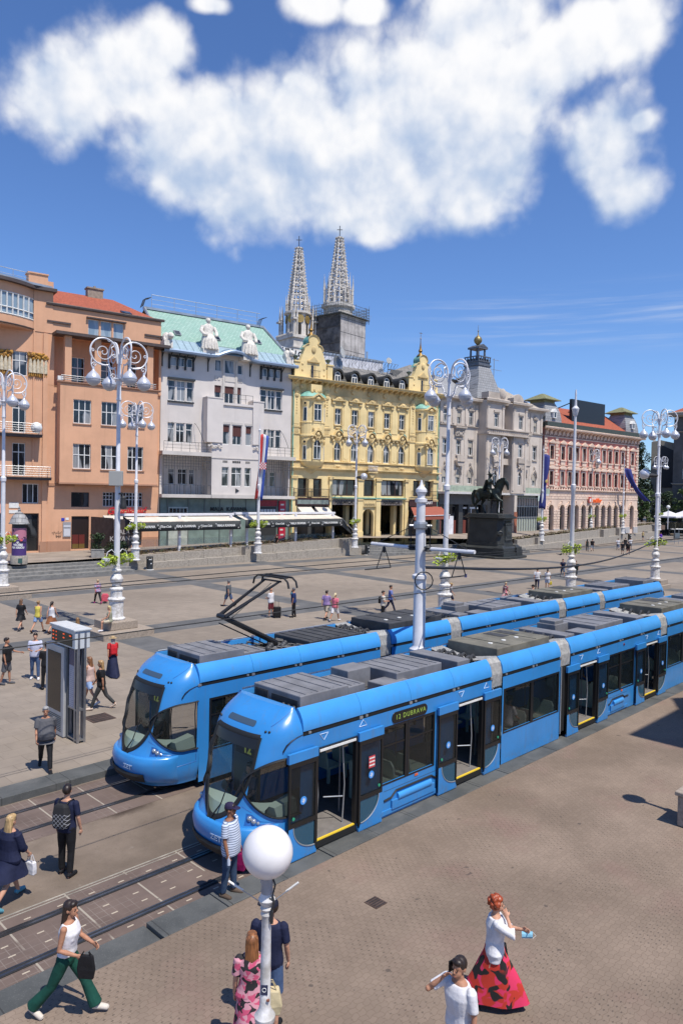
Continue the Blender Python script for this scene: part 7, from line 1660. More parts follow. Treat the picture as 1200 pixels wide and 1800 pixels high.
T_glass=tint('tinted_glass',(0.010,0.014,0.014),0.48);T_wind=tint('windshield_glass',(0.016,0.022,0.022),0.34);T_lowglass=tint('door_glass_low',(0.03,0.10,0.16),0.75)
def interp(tab,x):
 for i in range(len(tab)-1):
  if x<=tab[i+1][0]:
   a,b=tab[i],tab[i+1];f=max(0,(x-a[0])/(b[0]-a[0]));f=f;return a[1]+(b[1]-a[1])*f
 return tab[-1][1]
def smooth_tab(tab):
 pass
 out=[];n=120;z0,z1=tab[0][0],tab[-1][0]
 for i in range(n+1):
  z=z0+(z1-z0)*i/n;s=0;w=0
  for k in range(-6,7):q=math.exp(-(k/3.0)**2);s+=q*interp(tab,min(z1,max(z0,z+k*.035)));w+=q
  out.append((z,s/w))
 return out
NOSE=smooth_tab([(.22,.92),(.4,.70),(.6,.60),(.85,.58),(1.0,.63),(1.1,.72),(1.3,.80),(1.8,.91),(2.2,1.02),(2.6,1.18),(2.8,1.30),(2.95,1.45),(3.08,1.66),(3.17,1.97)])
WID=smooth_tab([(.22,1.02),(.4,1.10),(.6,1.14),(1.0,1.15),(2.6,1.15),(2.75,1.14),(2.9,1.07),(3.05,.97),(3.17,.84)])
X1=2.06
def skin_pt(t,z,off=0.0):
 pass
 a=t*math.pi/2;e=2/2.6;W,x0=interp(WID,z),interp(NOSE,z)
 sy=math.copysign(abs(math.sin(a))**e,a);cx=max(0,math.cos(a))**e
 p=Vector((x0+(X1-x0)*(1-cx),W*sy,z))
 if off:
  h=1e-3;d1=skin_pt(min(1,t+h),z)-skin_pt(max(-1,t-h),z);d2=skin_pt(t,min(3.17,z+.01))-skin_pt(t,max(.22,z-.01));n=d2.cross(d1)
  if n.length>1e-9:
   n.normalize()
   if n.dot(Vector((X1+.4-0,0,z))-p)>0:n=-n
   p=p+n*off
 return p
def ws_in(p):
 y,z=abs(p.y),p.z
 if z>2.66 or p.x>1.72:return False
 hw=.71*math.sqrt(max(0,1-(max(0,2.2-z)/1.16)**1.9))if z<2.2 else .71-(z-2.2)*.04
 return y<hw
def ov_in(p):
 if abs(p.y)<.70:return False
 cx,cz,rx,rz=1.66,1.67,.69,.59
 if p.x>cx:return abs(p.z-cz)<rz and p.x<2.02
 return((p.x-cx)/rx)**2+((p.z-cz)/rz)**2<1
def cab(t,flip,L):
 pass
 MX=Matrix.Identity(4)if not flip else Matrix.Translation((L,0,0))@Matrix.Rotation(math.pi,4,'Z')
 NT_,NZ=150,120
 ts=[-1+2*i/NT_ for i in range(NT_+1)];zs=[.22+2.95*j/NZ for j in range(NZ+1)]
 P_=[[skin_pt(a,z)for a in ts]for z in zs]
 def cen(i,j):return(P_[i][j]+P_[i+1][j+1])/2
 mb=MB();mb.M=MX;mb.grid(P_,keep=lambda i,j:not(ws_in(cen(i,j))or ov_in(cen(i,j))))
 top=[p for p in P_[-1]];mb.poly(top)
 shell=mb.build('front_shell',T_blue,t,smooth=True,sharp=50)
 mb=MB();mb.M=MX;mb.grid([[skin_pt(a,z,.004)for a in ts]for z in zs],keep=lambda i,j:ws_in(cen(i,j)));ws=mb.build('windscreen',T_wind,t,smooth=True,fix=False)
 mb=MB();mb.M=MX;mb.grid([[skin_pt(a,z,.004)for a in ts]for z in zs],keep=lambda i,j:ov_in(cen(i,j))and ts[j]<0);mb.build('side_window',T_glass,t,smooth=True,fix=False)
 mb=MB();mb.M=MX;mb.grid([[skin_pt(a,z,.004)for a in ts]for z in zs],keep=lambda i,j:ov_in(cen(i,j))and ts[j]>0);mb.build('side_window',T_glass,t,smooth=True,fix=False)
 def find(z,f,lo,hi):
  pass
  for _ in range(26):
   m=(lo+hi)/2
   if f(skin_pt(m,z)):lo=m
   else:hi=m
  return lo
 se=MB();se.M=MX
 right=[(find(z,ws_in,0.0,1.0),z)for z in[1.0405+(2.658-1.0405)*(k/44)**1.6 for k in range(45)]]
 loop=[(-a,z)for a,z in reversed(right)]+right
 se.tube([skin_pt(a,z,.006)for a,z in loop]+[skin_pt(right[-1][0]*(1-2*k/20),2.658,.006)for k in range(21)],.055,6,sq=.35)
 for sg in(-1,1):
  pts=[]
  for k in range(33):
   a=math.pi/2+math.pi*k/32;x=1.66+.69*math.cos(a);z=1.67+.59*math.sin(a)
   lo,hi=.2,1.0
   for _ in range(26):
    m=(lo+hi)/2
    if skin_pt(m,z).x<x:lo=m
    else:hi=m
   pts.append(skin_pt(sg*lo,z,.006))
  e0=Vector((2.02,sg*1.156,2.27));e1=Vector((2.02,sg*1.156,1.07));se.tube([e0]+pts+[e1],.05,6,sq=.4)
 se.build('window_seal',T_rubber,t,smooth=True)
 mb=MB();mb.M=MX;mb.grid([[skin_pt(a,z,.009)for a in[-.42+.84*i/40 for i in range(41)]]for z in[2.43+.22*k/6 for k in range(7)]],keep=lambda i,j:ws_in(skin_pt(-.42+.84*(j+.5)/40,2.45+.2*i/6)));mb.build('sun_band',T_black,ws,smooth=True,fix=False)
 mb=MB();mb.M=MX;mb.tube([skin_pt(0,1.0,.03),skin_pt(-.05,1.3,.05),skin_pt(-.1,1.85,.04)],[.02,.014,.01],5);mb.tube([skin_pt(.02,1.0,.03),skin_pt(.12,1.35,.05),skin_pt(.18,1.8,.04)],[.02,.014,.01],5);mb.poly([skin_pt(-.03,.9,.02),skin_pt(.03,.9,.02),skin_pt(.05,1.06,.03),skin_pt(-.05,1.06,.03)]);mb.build('wiper',T_rubber,ws)
 ta=[-.80+1.6*i/60 for i in range(61)]
 mb=MB();mb.M=MX
 prof=[(.30,.01),(.34,.055),(.50,.085),(.80,.085),(.94,.075),(.985,.05),(.995,.0)]
 mb.grid([[skin_pt(a,z,o*min(1,(0.80-abs(a))/.10+.05))for a in ta]for z,o in prof]);mb.build('bumper',T_blue,t,smooth=True,sharp=60)
 mb=MB();mb.M=MX;tb=[-.36+.72*i/40 for i in range(41)];mb.grid([[skin_pt(a,z,.09+o*(1-(a/.37)**6))for a in tb]for z,o in((.43,0),(.46,.03),(.58,.035),(.62,0))]);mb.build('rubber_strip',T_rubber,t,smooth=True)
 for sg in(-1,1):
  mb=MB();mb.M=MX
  tri=[(.40,1.03),(.80,1.03),(.58,1.10),(.46,1.22),(.38,1.24)]
  n=9
  cpt=(.52,1.08)
  for i in range(len(tri)):
   a,b=tri[i],tri[(i+1)%len(tri)]
   for k in range(n):
    q0=(a[0]+(b[0]-a[0])*k/n,a[1]+(b[1]-a[1])*k/n);q1=(a[0]+(b[0]-a[0])*(k+1)/n,a[1]+(b[1]-a[1])*(k+1)/n)
    mb.poly([skin_pt(sg*cpt[0],cpt[1],.006),skin_pt(sg*q0[0],q0[1],.006),skin_pt(sg*q1[0],q1[1],.006)])
  hl=mb.build('headlight',T_dkblue,t,fix=False)
  mb=MB();mb.M=MX
  for a,z,r in((.44,1.15,.055),(.50,1.10,.055),(.56,1.065,.035)):mb.ball(skin_pt(sg*a,z,.0),r,n=12,h=8)
  mb.build('lamp_lens',mat('lamp_lens',(.45,.47,.5),.1,.6),hl,smooth=True)
  mb=MB();mb.M=MX;mb.tube([skin_pt(sg*.74,2.40,.0),skin_pt(sg*.78,2.52,.004),skin_pt(sg*.85,2.60,.003),skin_pt(sg*.93,2.645,.002),skin_pt(sg*1.0,2.67,.002)],[.035,.03,.022,.016,.014],6,sq=.5);mb.build('scoop',T_black,t,smooth=True)
  mb=MB();mb.M=MX
  for a in(.40,.46):mb.ball(skin_pt(sg*a,2.77,.0),.028,n=8,h=6)
  mb.build('marker_lamp',T_black,t,smooth=True)
 mb=MB();mb.M=MX;tb=[-.20+.40*i/24 for i in range(25)];mb.grid([[skin_pt(a,2.86+(z-2.86)*(1 if abs(a)<.185 else .55),.006)for a in tb]for z in(2.81,2.83,2.89,2.91)]);mb.build('roof_sign',mat('sign_slate',(.05,.085,.13),.3),t,smooth=True,fix=False)
 mb=MB();mb.M=MX
 for sg in(-1,1):
  mb.tube([skin_pt(sg*a,z,.001)for a,z in((.985,.3),(.985,.8),(.985,1.05))],.007,4);mb.tube([skin_pt(sg*(.46+.54*k/14),2.86+.30*math.sin(k/14*1.5),.001)for k in range(15)],.007,4);mb.tube([skin_pt(sg*(.62+.37*k/8),.74-.06*(1-k/8),.001)for k in range(9)],.006,4);mb.tube([skin_pt(sg*.62,z,.001)for z in(.68,.85,.98)],.006,4)
  mb.tube([skin_pt(sg*(.30+.15*k/6),1.36-.1*(k/6),.001)for k in range(7)],.005,4)
 mb.build('seam',T_dkblue,t)
 mb=MB();mb.M=MX
 ds=[-.62+1.24*i/20 for i in range(21)]
 mb.grid([[skin_pt(a,1.0,-.06)for a in ds],[skin_pt(a,1.27,-.09)for a in ds],[Vector((skin_pt(a,1.3,-.1).x+.28,skin_pt(a,1.3,-.1).y*.9,1.31))for a in ds],[Vector((skin_pt(a,1.3,-.1).x+.42,skin_pt(a,1.3,-.1).y*.85,1.0))for a in ds]])
 mb.loft([[(1.5,-1.04,1.05),(2.0,-1.08,1.08),(2.0,-.75,1.08),(1.4,-.75,1.05)],[(1.45,-1.0,1.28),(1.95,-1.08,1.38),(1.95,-.8,1.38),(1.42,-.8,1.28)]])
 mb.build('dashboard',T_seat,t,smooth=True,fix=False)
 mb=MB();mb.M=MX;mb.box(1.3,2.4,-1.0,1.0,.6,.66);mb.box(2.02,2.06,.2,1.1,.86,2.5);mb.box(1.45,2.2,-.9,.9,2.5,2.56);mb.build('cab_floor',T_in,t)
 mb=MB();mb.M=MX;mb.box(1.42,1.48,-.55,.25,2.12,2.40);nd=mb.build('number_display',T_black,t)
 me=text_mesh('12',.26,.004,bold=.01,align='CENTER');me.materials.clear();me.materials.append(mat('led_amber',(.25,.3,.05),.5,emit=(.45,.55,.1,.15)));o=bpy.data.objects.new('line_number',me);COL.objects.link(o);o.parent=nd;o.matrix_local=MX@Matrix.Translation((1.41,-.15,2.26))@Matrix.Rotation(R(-90),4,'Z')@Matrix.Rotation(R(90),4,'X')
def seat(mb,x,y,face):
 pass
 f=face
 mb.loft([[(x-.22,y-.21,.80),(x+.22,y-.21,.80),(x+.22,y+.21,.80),(x-.22,y+.21,.80)],[(x-.23,y-.22,.86),(x+.23,y-.22,.86),(x+.23,y+.22,.86),(x-.23,y+.22,.86)]])
 mb.loft([[(x-f*.20,y-.21,.84),(x-f*.26,y-.21,.84),(x-f*.26,y+.21,.84),(x-f*.20,y+.21,.84)],[(x-f*.26,y-.21,1.2),(x-f*.32,y-.21,1.2),(x-f*.32,y+.21,1.2),(x-f*.26,y+.21,1.2)],[(x-f*.29,y-.14,1.32),(x-f*.34,y-.14,1.32),(x-f*.34,y+.14,1.32),(x-f*.29,y+.14,1.32)]])
 mb.tube([(x,y,.36),(x,y,.8)],.05,6)
TL=34.0
def build_tram(label):
 t=thing('tram',label,'tram',P(7.95,-12.05,0),ROT_T,'blue low-floor trams at the stop')
 cab(t,False,TL);cab(t,True,TL)
 mods=[(X1,8.95),(9.5,12.75),(13.4,20.6),(21.25,24.5),(25.05,TL-X1)]
 doors=[(2.4,3.65),(7.30,8.50),(13.85,15.15),(19.0,20.2),(25.5,26.7),(30.35,31.6)]
 wins=[(4.5,5.36),(5.45,6.42),(9.6,11.05),(11.13,12.65),(16.0,17.02),(17.1,18.15),(21.35,22.85),(22.93,24.4),(27.58,28.55),(28.64,29.5)]
 for(a,b)in mods:
  D=[d for d in doors if a<=d[0]<b];Wn=[w for w in wins if a<=w[0]<b]
  lowb=.18
  for side in(-1,1):
   q=MB();q.M=Matrix.Identity(4)if side<0 else Matrix.Scale(-1,4,(0,1,0))
   H=[]
   zb=.97 if len(D)else 1.07
   lo,hi=a,b
   H=[(w[0],w[1],zb,2.22)for w in Wn]
   if side<0:H+=[(d[0],d[1],lowb,2.28)for d in D]
   else:H+=[(d[0]-.0,d[1],zb,2.22)for d in D]
   wall(q,a,b,lowb,2.63,-1.15,H,.05)
   q.build('side_panel',T_blue,t)
   for w in(H if side>0 else[h for h in H if h[2]>.5]):
    g=MB();g.M=q.M;e=.05;g.box(w[0]-.04,w[1]+.04,-1.158,-1.152,w[3],w[3]+.06);g.box(w[0]-.04,w[1]+.04,-1.158,-1.152,w[2]-.04,w[2]);g.box(w[0]-.04,w[0]+.03,-1.158,-1.10,w[2],w[3]);g.box(w[1]-.03,w[1]+.04,-1.158,-1.10,w[2],w[3]);g.box(w[0]+.03,w[1]-.03,-1.14,-1.12,w[3]-.42,w[3]-.38)if len(D)else None
    f=g.build('window',T_black,t);g=MB();g.M=q.M;g.box(w[0]+.03,w[1]-.03,-1.128,-1.122,w[2],w[3]);g.build('pane',T_glass,f)
   g=MB();g.M=q.M;g.box(a,b,-1.13,-1.09,2.63,2.75);g.build('gap_strip',T_rubber,t)
   n=max(2,round((b-a)/1.72))
   for k in range(n):
    xa,xb=a+(b-a)*k/n+.004,a+(b-a)*(k+1)/n-.004
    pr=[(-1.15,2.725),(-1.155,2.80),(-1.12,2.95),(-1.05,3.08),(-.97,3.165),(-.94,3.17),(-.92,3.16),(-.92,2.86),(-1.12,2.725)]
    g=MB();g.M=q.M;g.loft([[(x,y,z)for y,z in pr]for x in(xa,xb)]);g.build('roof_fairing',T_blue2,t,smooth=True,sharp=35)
   g=MB();g.M=q.M
   for k in range(n):g.box(a+(b-a)*k/n+.15,a+(b-a)*k/n+.22,-1.16,-1.12,2.655,2.70);g.box(a+(b-a)*(k+1)/n-.05,a+(b-a)*(k+1)/n+.05,-1.162,-1.12,2.64,2.70)
   g.build('clip',M_zinc,t)
  g=MB();g.box(a,b,-1.0,1.0,2.70,2.86);g.build('roof_deck',T_deck,t)
  g=MB();g.box(a,b,-1.12,1.12,.28,.36);g.build('floor',T_floor,t)
  g=MB();g.box(a,b,-1.1,1.1,2.38,2.44);g.box(a+.2,b-.2,-.2,.2,2.3,2.38);g.build('ceiling',T_in,t)
  g=MB();g.box(a+.1,b-.1,-.95,.95,.1,.28);g.build('underframe',T_rubber,t)
 def leaf(x0,x1,inner):
  pass
  w=x1-x0;y=-1.235
  g=MB();g.box(x0,x0+.05,y-.015,y+.03,.30,2.18);g.box(x1-.05,x1,y-.015,y+.03,.30,2.18);g.box(x0+.05,x1-.05,y-.015,y+.03,.86,.95);g.box(x0+.05,x1-.05,y-.015,y+.03,2.08,2.18);d=g.build('door',T_black,t)
  g=MB();g.box(x0+.05,x1-.05,y,y+.012,.95,2.08);g.build('pane',T_glass,d)
  e0,e1=(x0,x1)if inner>0 else(x1,x0);k=1 if inner>0 else-1
  arc=[(e1-k*.06-k*(w-.16)*math.sin(a),.86-.42*(1-math.cos(a))*0-.50*math.cos(a)+.0)for a in[math.pi/2*i/12 for i in range(13)]]
  pane=[(e1-k*.06,.86)]+[(e1-k*.06-k*(w-.18)*s_,z_)for s_,z_ in[(math.sin(a),.86-.50*math.cos(a))for a in[math.pi/2*i/12 for i in range(13)]]]
  g=MB();g.prism(pane,y+.002,y+.012,'y');g.build('lower_pane',T_lowglass,d)
  blue=[(e0,.20),(e1,.20),(e1-k*.06,.355)]+[(e1-k*.06-k*(w-.18)*math.sin(a),.86-.50*math.cos(a))for a in[math.pi/2*i/12 for i in range(1,13)]]+[(e0,.86)]
  g=MB()
  for i in range(2,len(blue)-1):g.poly([(blue[0][0],y-.018,blue[0][1]),(blue[i-1][0],y-.018,blue[i-1][1]),(blue[i][0],y-.018,blue[i][1])])
  g.poly([(blue[0][0],y-.018,blue[0][1]),(blue[-2][0],y-.018,blue[-2][1]),(blue[-1][0],y-.018,blue[-1][1])])
  g.box(x0,x1,y-.015,y+.03,.18,.24);g.build('kick_panel',T_blue,d,fix=False)
  g=MB();g.tube([(p[0],y-.02,p[1])for p in pane[1:]],.014,5);g.build('trim',M_zinc,d)
  g=MB();g.box(x0-.02,x1+.02,y-.02,y+.05,2.18,2.37);g.build('door_flap',T_blue,d)
  g=MB();g.M=Matrix.Translation(((x0+x1)/2,y-.016,1.36))@Matrix.Rotation(R(90),4,'X');g.lathe([(.085,0),(.085,.006),(0,.006)],18);s=g.build('door_sticker',mat('sticker_bright',(.05,.28,.75),.4),d)
  g=MB();g.box((x0+x1)/2-.045,(x0+x1)/2+.045,y-.0245,y-.0225,1.335,1.352);g.box((x0+x1)/2-.035,(x0+x1)/2+.045,y-.0245,y-.0225,1.37,1.385);g.box((x0+x1)/2-.01,(x0+x1)/2+.01,y-.0245,y-.0225,1.30,1.41);g.build('print',W_white,s)
  g=MB();g.M=Matrix.Translation((e0+k*.12,y-.016,1.05))@Matrix.Rotation(R(90),4,'X');g.lathe([(.035,0),(.035,.012),(0,.014)],12);g.build('door_button',mat('button_green',(.03,.28,.16),.4),d)
  return d
 for i,(a,b)in enumerate(doors):
  leaf(a-.78,a-.01,1);d=leaf(b+.01,b+.78,-1)
  if i==0:
   g=MB();g.box(b+.30,b+.50,-1.262,-1.252,1.52,1.78);s=g.build('notice',mat('notice_red',(.55,.06,.07),.5),d);g=MB();[g.box(b+.31,b+.49,-1.266,-1.263,z,z+.03)for z in(1.56,1.64,1.72)];g.build('print',W_white,s)
  g=MB();g.box(a-.02,a+.06,-1.2,-1.1,.36,2.3);g.box(b-.06,b+.02,-1.2,-1.1,.36,2.3);g.box(a+.06,b-.06,-1.2,-1.1,2.2,2.3);fr=g.build('door_frame',T_black,t)
  g=MB();g.box(a+.06,b-.06,-1.19,-1.14,.345,.372);g.build('door_sill',T_yel,fr)
  g=MB();g.box(a+.08,b-.08,-1.22,-1.205,2.225,2.275);g.build('light_bar',W_white,fr)
  g=MB();g.box(a+.0,b-.0,-1.19,-.2,.2,.345);g.build('step',T_rubber,fr);g=MB();g.box(a+.06,b-.06,-1.139,-.2,.346,.366);g.build('threshold',T_floor,fr)
  g=MB()
  for x in(a+.25,b-.2):g.tube([(x,-.95,.36),(x+.05,-.95,1.2),(x,-.9,2.35)],.017,6)
  g.tube([(b-.2,-.95,.95),(b-.55,-.7,.95)],.015,6);g.build('handrail',M_zinc,fr)
  tr=MB()
  for x,up in((a+.25,-1),(b+.2,1)):
   q=[(x-.12,2.52-.05*up),(x+.12,2.52-.05*up),(x,2.52+.09*up)]
   for k in range(3):p0,p1=q[k],q[(k+1)%3];tr.tube([(p0[0],-1.153,p0[1]),(p1[0],-1.153,p1[1])],.008,4)
  tr.build('decal',mat('decal_pale',(.42,.55,.72),.5),t)
 for xa,xb in((4.5,7.2),(15.95,18.15),(26.8,29.5)):
  g=MB();g.box(xa+.35,xb-.75,-1.20,-1.15,.30,.52);g.box(xa,xb-.45,-1.175,-1.15,.22,.34);g.build('wheel_cover',T_blue,t,bevel=.035)
  g=MB();g.loft([[(x,-1.16-.055*math.cos(a)-.02,.56+.085*math.sin(a))for a in[math.pi*2*k/12 for k in range(12)]]for x in(xa+.55,xa+.62,xb-.95,xb-.9)]);g.build('cover_bar',T_blue2,t,smooth=True)
  g=MB();g.tube([(xa+.1,-1.152,.56),(xa+.35,-1.152,.58),(xa+.52,-1.152,.70),(xb-.85,-1.152,.70),(xb-.7,-1.152,.62),(xb-.4,-1.152,.62)],.03,5);g.tube([(xa+.1,-1.151,.78),(xb-.5,-1.151,.78)],.004,4);g.build('cover_gap',T_rubber,t)
  g=MB();g.box(xa+1.2,xa+1.32,-1.165,-1.15,.86,.91);g.build('side_marker',mat('marker_orange',(.65,.12,.03),.3),t)
 g=MB();g.ball((17.3,-1.15,2.5),(.05,.03,.05));g.build('marker_lamp',mat('lamp_red',(.12,.01,.01),.3),t)
 g=MB();pr=[(4.95+.13*math.cos(a)*1.0,2.43+.13*math.sin(a))for a in[math.pi/2+math.pi*k/8 for k in range(9)]]+[(6.0+.13*math.cos(a),2.43+.13*math.sin(a))for a in[-math.pi/2+math.pi*k/8 for k in range(9)]]
 g.prism(pr,-1.168,-1.15,'y');ds=g.build('route_display',T_black,t)
 text_obj('route_text','12 DUBRAVA',.16,mat('led_green',(.2,.3,.05),.5,emit=(.42,.55,.10,.16)),ds,(5.5,-1.17,2.43),depth=.002,spacing=1.25)
 for a,b in((8.95,9.5),(12.75,13.4),(20.6,21.25),(24.5,25.05)):
  n=11;rows=[];
  for k in range(n):
   x=a+(b-a)*k/(n-1);r=.012 if k%2 else-.035
   rows.append([(x,-1.13-r,.35),(x,-1.13-r,2.4),(x,-1.15-r,2.75),(x,-1.08-r,3.05),(x,-.95,3.18+r),(x,0,3.0+r),(x,.95,3.18+r),(x,1.08+r,3.05),(x,1.15+r,2.75),(x,1.13+r,2.4),(x,1.13+r,.35)])
  g=MB();g.grid(rows,keep=lambda i,j:j in(1,2,3,4,5,6,7,8));g.build('bellows',T_fold,t,fix=False)
  g=MB();g.grid(rows,keep=lambda i,j:j in(0,9));g.build('lower_bellows',T_rubber,t,fix=False)
  g=MB();g.tube([(a+.03,-1.17,.32),(a+.03,-1.17,2.4)],.022,6);g.build('edge_pole',M_zinc,t)
  g=MB();g.box(a-.2,b+.2,-1.0,1.0,.28,.352);g.build('gangway_floor',T_floor,t)
 rng=random.Random(9)
 for x in(4.75,5.35,5.95,9.9,10.7,11.6,12.3,16.2,16.9,17.6,21.7,22.6,23.5,27.9,28.7):
  for y in((-.82,-.38,.82)if x<30 else(.8,)):
   g=MB();seat(g,x,y,1 if int(x*7)%2 else-1);g.build('seat',T_seat,t)
 g=MB()
 for x in(3.8,7.0,9.2,13.6,15.5,18.6,21.0,24.8,27.2,30.0):g.tube([(x,-.5,.36),(x,-.5,2.38)],.018,6);g.tube([(x,.55,.36),(x,.55,2.38)],.018,6)
 g.tube([(2.5,-.5,2.15),(31.5,-.5,2.15)],.015,5);g.build('stanchion',M_zinc,t)
 g=MB()
 for w in wins[:2]+wins[4:6]+wins[8:]:g.box(w[0]-.03,w[1]+.03,-1.09,-.15,.37,.90)
 g.build('seat_plinth',T_seat,t,bevel=.03)
 return t
tram1=build_tram('blue tram nearest the platform with its doors open')
tram2=copy_tree(tram1);tram2.location=P(8.55+TL,-16.62,0);tram2.rotation_euler=(0,0,ROT_T+math.pi);_old=set(kids(tram2));tram2['label']='blue tram on the far track with its pantograph raised'
def rb(t,name,x0,x1,y0,y1,z1,m,ribs=0,z0=2.86):
 g=MB();g.box(x0,x1,y0,y1,z0,z1)
 o=g.build(name,m,t,bevel=.02)
 if ribs:
  g=MB()
  for k in range(ribs):x=x0+(x1-x0)*(k+.5)/ribs;g.box(x-.012,x+.012,y0+.04,y1-.04,z1+.001,z1+.016)
  for k in range(ribs+1):
   for y in(y0+.08,y1-.08):g.ball((x0+.06+(x1-x0-.12)*k/ribs,y,z1),(.02,.02,.02),n=6,h=4)
  g.build('lid_ribs',m,o)
 return o
def roof_kit(t,first):
 o=rb(t,'cooling_unit',2.3,3.75,-.78,.78,3.33,T_box,4);g=MB()
 for k in range(9):g.box(2.285,2.299,.28+k*.05,.31+k*.05,2.95,3.25)
 g.box(2.29,2.299,-.7,.15,2.92,3.22);g.build('grille',T_boxd,o);g=MB()
 for k in range(3):g.ball((2.28,-.6+.17*k,3.05),(.05,.055,.055),n=8,h=6)
 g.build('connector',T_boxd,o,smooth=True)
 if first:
  rb(t,'cooling_unit',3.75,4.3,-.78,.3,3.28,T_box,2);rb(t,'roof_case',4.55,5.35,.02,.62,3.36,T_box);rb(t,'roof_case',5.0,5.9,-.82,-.2,3.1,T_box);rb(t,'inverter_case',5.6,7.4,-.62,.78,3.26,T_box,5);rb(t,'roof_case',7.85,8.4,-.8,.85,3.24,T_box)
  g=MB();[g.tube([(7.5+.07*k,.4,2.9),(7.6+.07*k,.2,3.15),(7.85,.1,3.05)],.03,6)for k in range(4)];g.build('cable_bundle',T_boxd,t)
 else:
  rb(t,'cooling_unit',3.75,4.5,-.78,.3,3.2,T_box,2);rb(t,'battery_case',6.15,8.4,-.82,.82,3.2,T_boxd,6);rb(t,'roof_case',5.3,6.1,-.7,-.1,3.05,T_box)
  g=MB();rng=random.Random(4)
  for k in range(16):x,y=4.6+1.4*rng.random(),-.7+1.4*rng.random();g.tube([(x,y,2.88),(x+.1,y+.1,3.1),(x+.4,y-.1,3.02),(x+.6,y,2.9)],.035,6)
  for k in range(6):g.ball((4.9+.18*k,-.4+.15*(k%3),3.08),(.09,.09,.1),n=8,h=6)
  g.build('cable_bundle',T_boxd,t)
 M2=T_olive if first else T_boxd
 for x0 in(9.65,21.4):
  o=rb(t,'air_conditioner',x0,x0+2.9,-.86,.86,3.34,M2 if x0<20 else T_olive,2)
  g=MB();g.box(x0+1.6,x0+2.0,.0,.7,3.342,3.35);g.box(x0+2.15,x0+2.55,.0,.7,3.342,3.35);g.build('vent',T_boxd,o)
  g=MB();[g.lathe([(.07,0),(.07,.02),(0,.025)],10,(x0+.5+.7*k,-.3,3.34))for k in range(3)];g.build('cap',W_white,o)
 for x,w,y0,y1,z in((13.6,.6,-.85,.85,3.22),(14.7,.9,.1,.8,3.3),(15.0,.9,-.8,-.1,3.12),(16.0,2.2,-.7,.8,3.24),(19.0,.7,-.85,.85,3.22)):rb(t,'roof_case',x,x+w,y0,y1,z,T_box,3 if w>1 else 0)
 rb(t,'roof_case',14.75,15.35,.15,.75,3.42,T_box)
 for x,w,y0,y1,z in((25.4,.6,-.85,.85,3.2),(26.8,2.0,-.7,.8,3.24),(30.3,1.4,-.78,.78,3.3)):rb(t,'roof_case',x,x+w,y0,y1,z,T_box,3 if w>1 else 0)
 g=MB()
 for x in(8.5,8.7,12.9,13.1,20.8,24.7):
  for y in(-.5,-.2,.2,.5):g.tube([(x,y,2.95),(x+.15,y,3.15),(x+.35,y+.05,3.18),(x+.5,y,3.0)],.045,6)
 g.build('cable_bundle',T_boxd,t)
 g=MB();g.tube([(2.1,.93,3.2),(8.9,.93,3.2)],.018,5);g.tube([(9.5,.93,3.2),(12.7,.93,3.2)],.018,5);g.tube([(13.4,.93,3.2),(20.6,.93,3.2)],.018,5);g.build('roof_edge_strip',M_zinc,t)
roof_kit(tram1,True);roof_kit(tram2,False)
def pantograph(t):
 o=MB();o.box(4.5,6.0,-.42,-.34,2.95,3.05);o.box(4.5,6.0,.34,.42,2.95,3.05);o.box(5.0,5.1,-.34,.34,2.96,3.04);o.box(5.7,5.8,-.34,.34,2.96,3.04);p=o.build('pantograph',T_black,t)
 k=(3.55,4.12);hd=(5.45,5.12);g=MB()
 g.tube([(5.55,0,3.12),(k[0],0,k[1])],[.085,.075],8);g.tube([(5.2,.05,3.1),(k[0]-.08,.02,k[1]-.18)],.02,5);g.tube([(k[0],-.18,k[1]),(k[0],.18,k[1])],.07,8);g.build('lower_arm',T_black,p)
 g=MB();g.tube([(k[0],-.14,k[1]),(hd[0]-.1,-.34,hd[1]-.12)],[.06,.035],8);g.tube([(k[0],.14,k[1]),(hd[0]-.1,.34,hd[1]-.12)],[.06,.035],8);g.tube([(k[0]+.3,0,k[1]-.1),(hd[0]-.15,0,hd[1]-.2)],.016,5);g.build('upper_arm',T_black,p)
 g=MB()
 for dx in(-.16,.16):g.tube([(hd[0]+dx,-.82,hd[1]-.28),(hd[0]+dx,-.76,hd[1]-.1),(hd[0]+dx,-.6,hd[1]+.0),(hd[0]+dx,.6,hd[1]+.0),(hd[0]+dx,.76,hd[1]-.1),(hd[0]+dx,.82,hd[1]-.28)],.03,6)
 for y in(-.42,.42):g.tube([(hd[0]-.16,y,hd[1]-.02),(hd[0]+.16,y,hd[1]-.02)],.025,5)
 g.tube([(hd[0]-.1,-.4,hd[1]-.12),(hd[0]-.1,.4,hd[1]-.12)],.03,6);g.build('collector_head',T_black,p)
pantograph(tram2)
text_obj('car_number','2236',.20,mat('number_cream',(.70,.68,.60),.5),tram2,(1.52,-1.150,.80),depth=.006,bold=.006,rot=(math.pi/2,0,R(-3)))
g=MB();g.box(1.80,2.02,-1.158,-1.150,.84,1.12);cr=g.build('crest',mat('crest_blue',(.05,.06,.18),.5),tram2);g=MB()
for k in range(3):g.box(1.83+.06*k,1.87+.06*k,-1.1615,-1.159,.89,1.08-.03*(k%2))
g.box(1.82,2.0,-1.1615,-1.159,.98,1.01);g.build('crest_tower',W_white,cr)
for o in set(kids(tram2))-_old:o.matrix_local=Matrix.Translation((TL,0,0))@Matrix.Rotation(math.pi,4,'Z')@o.matrix_local
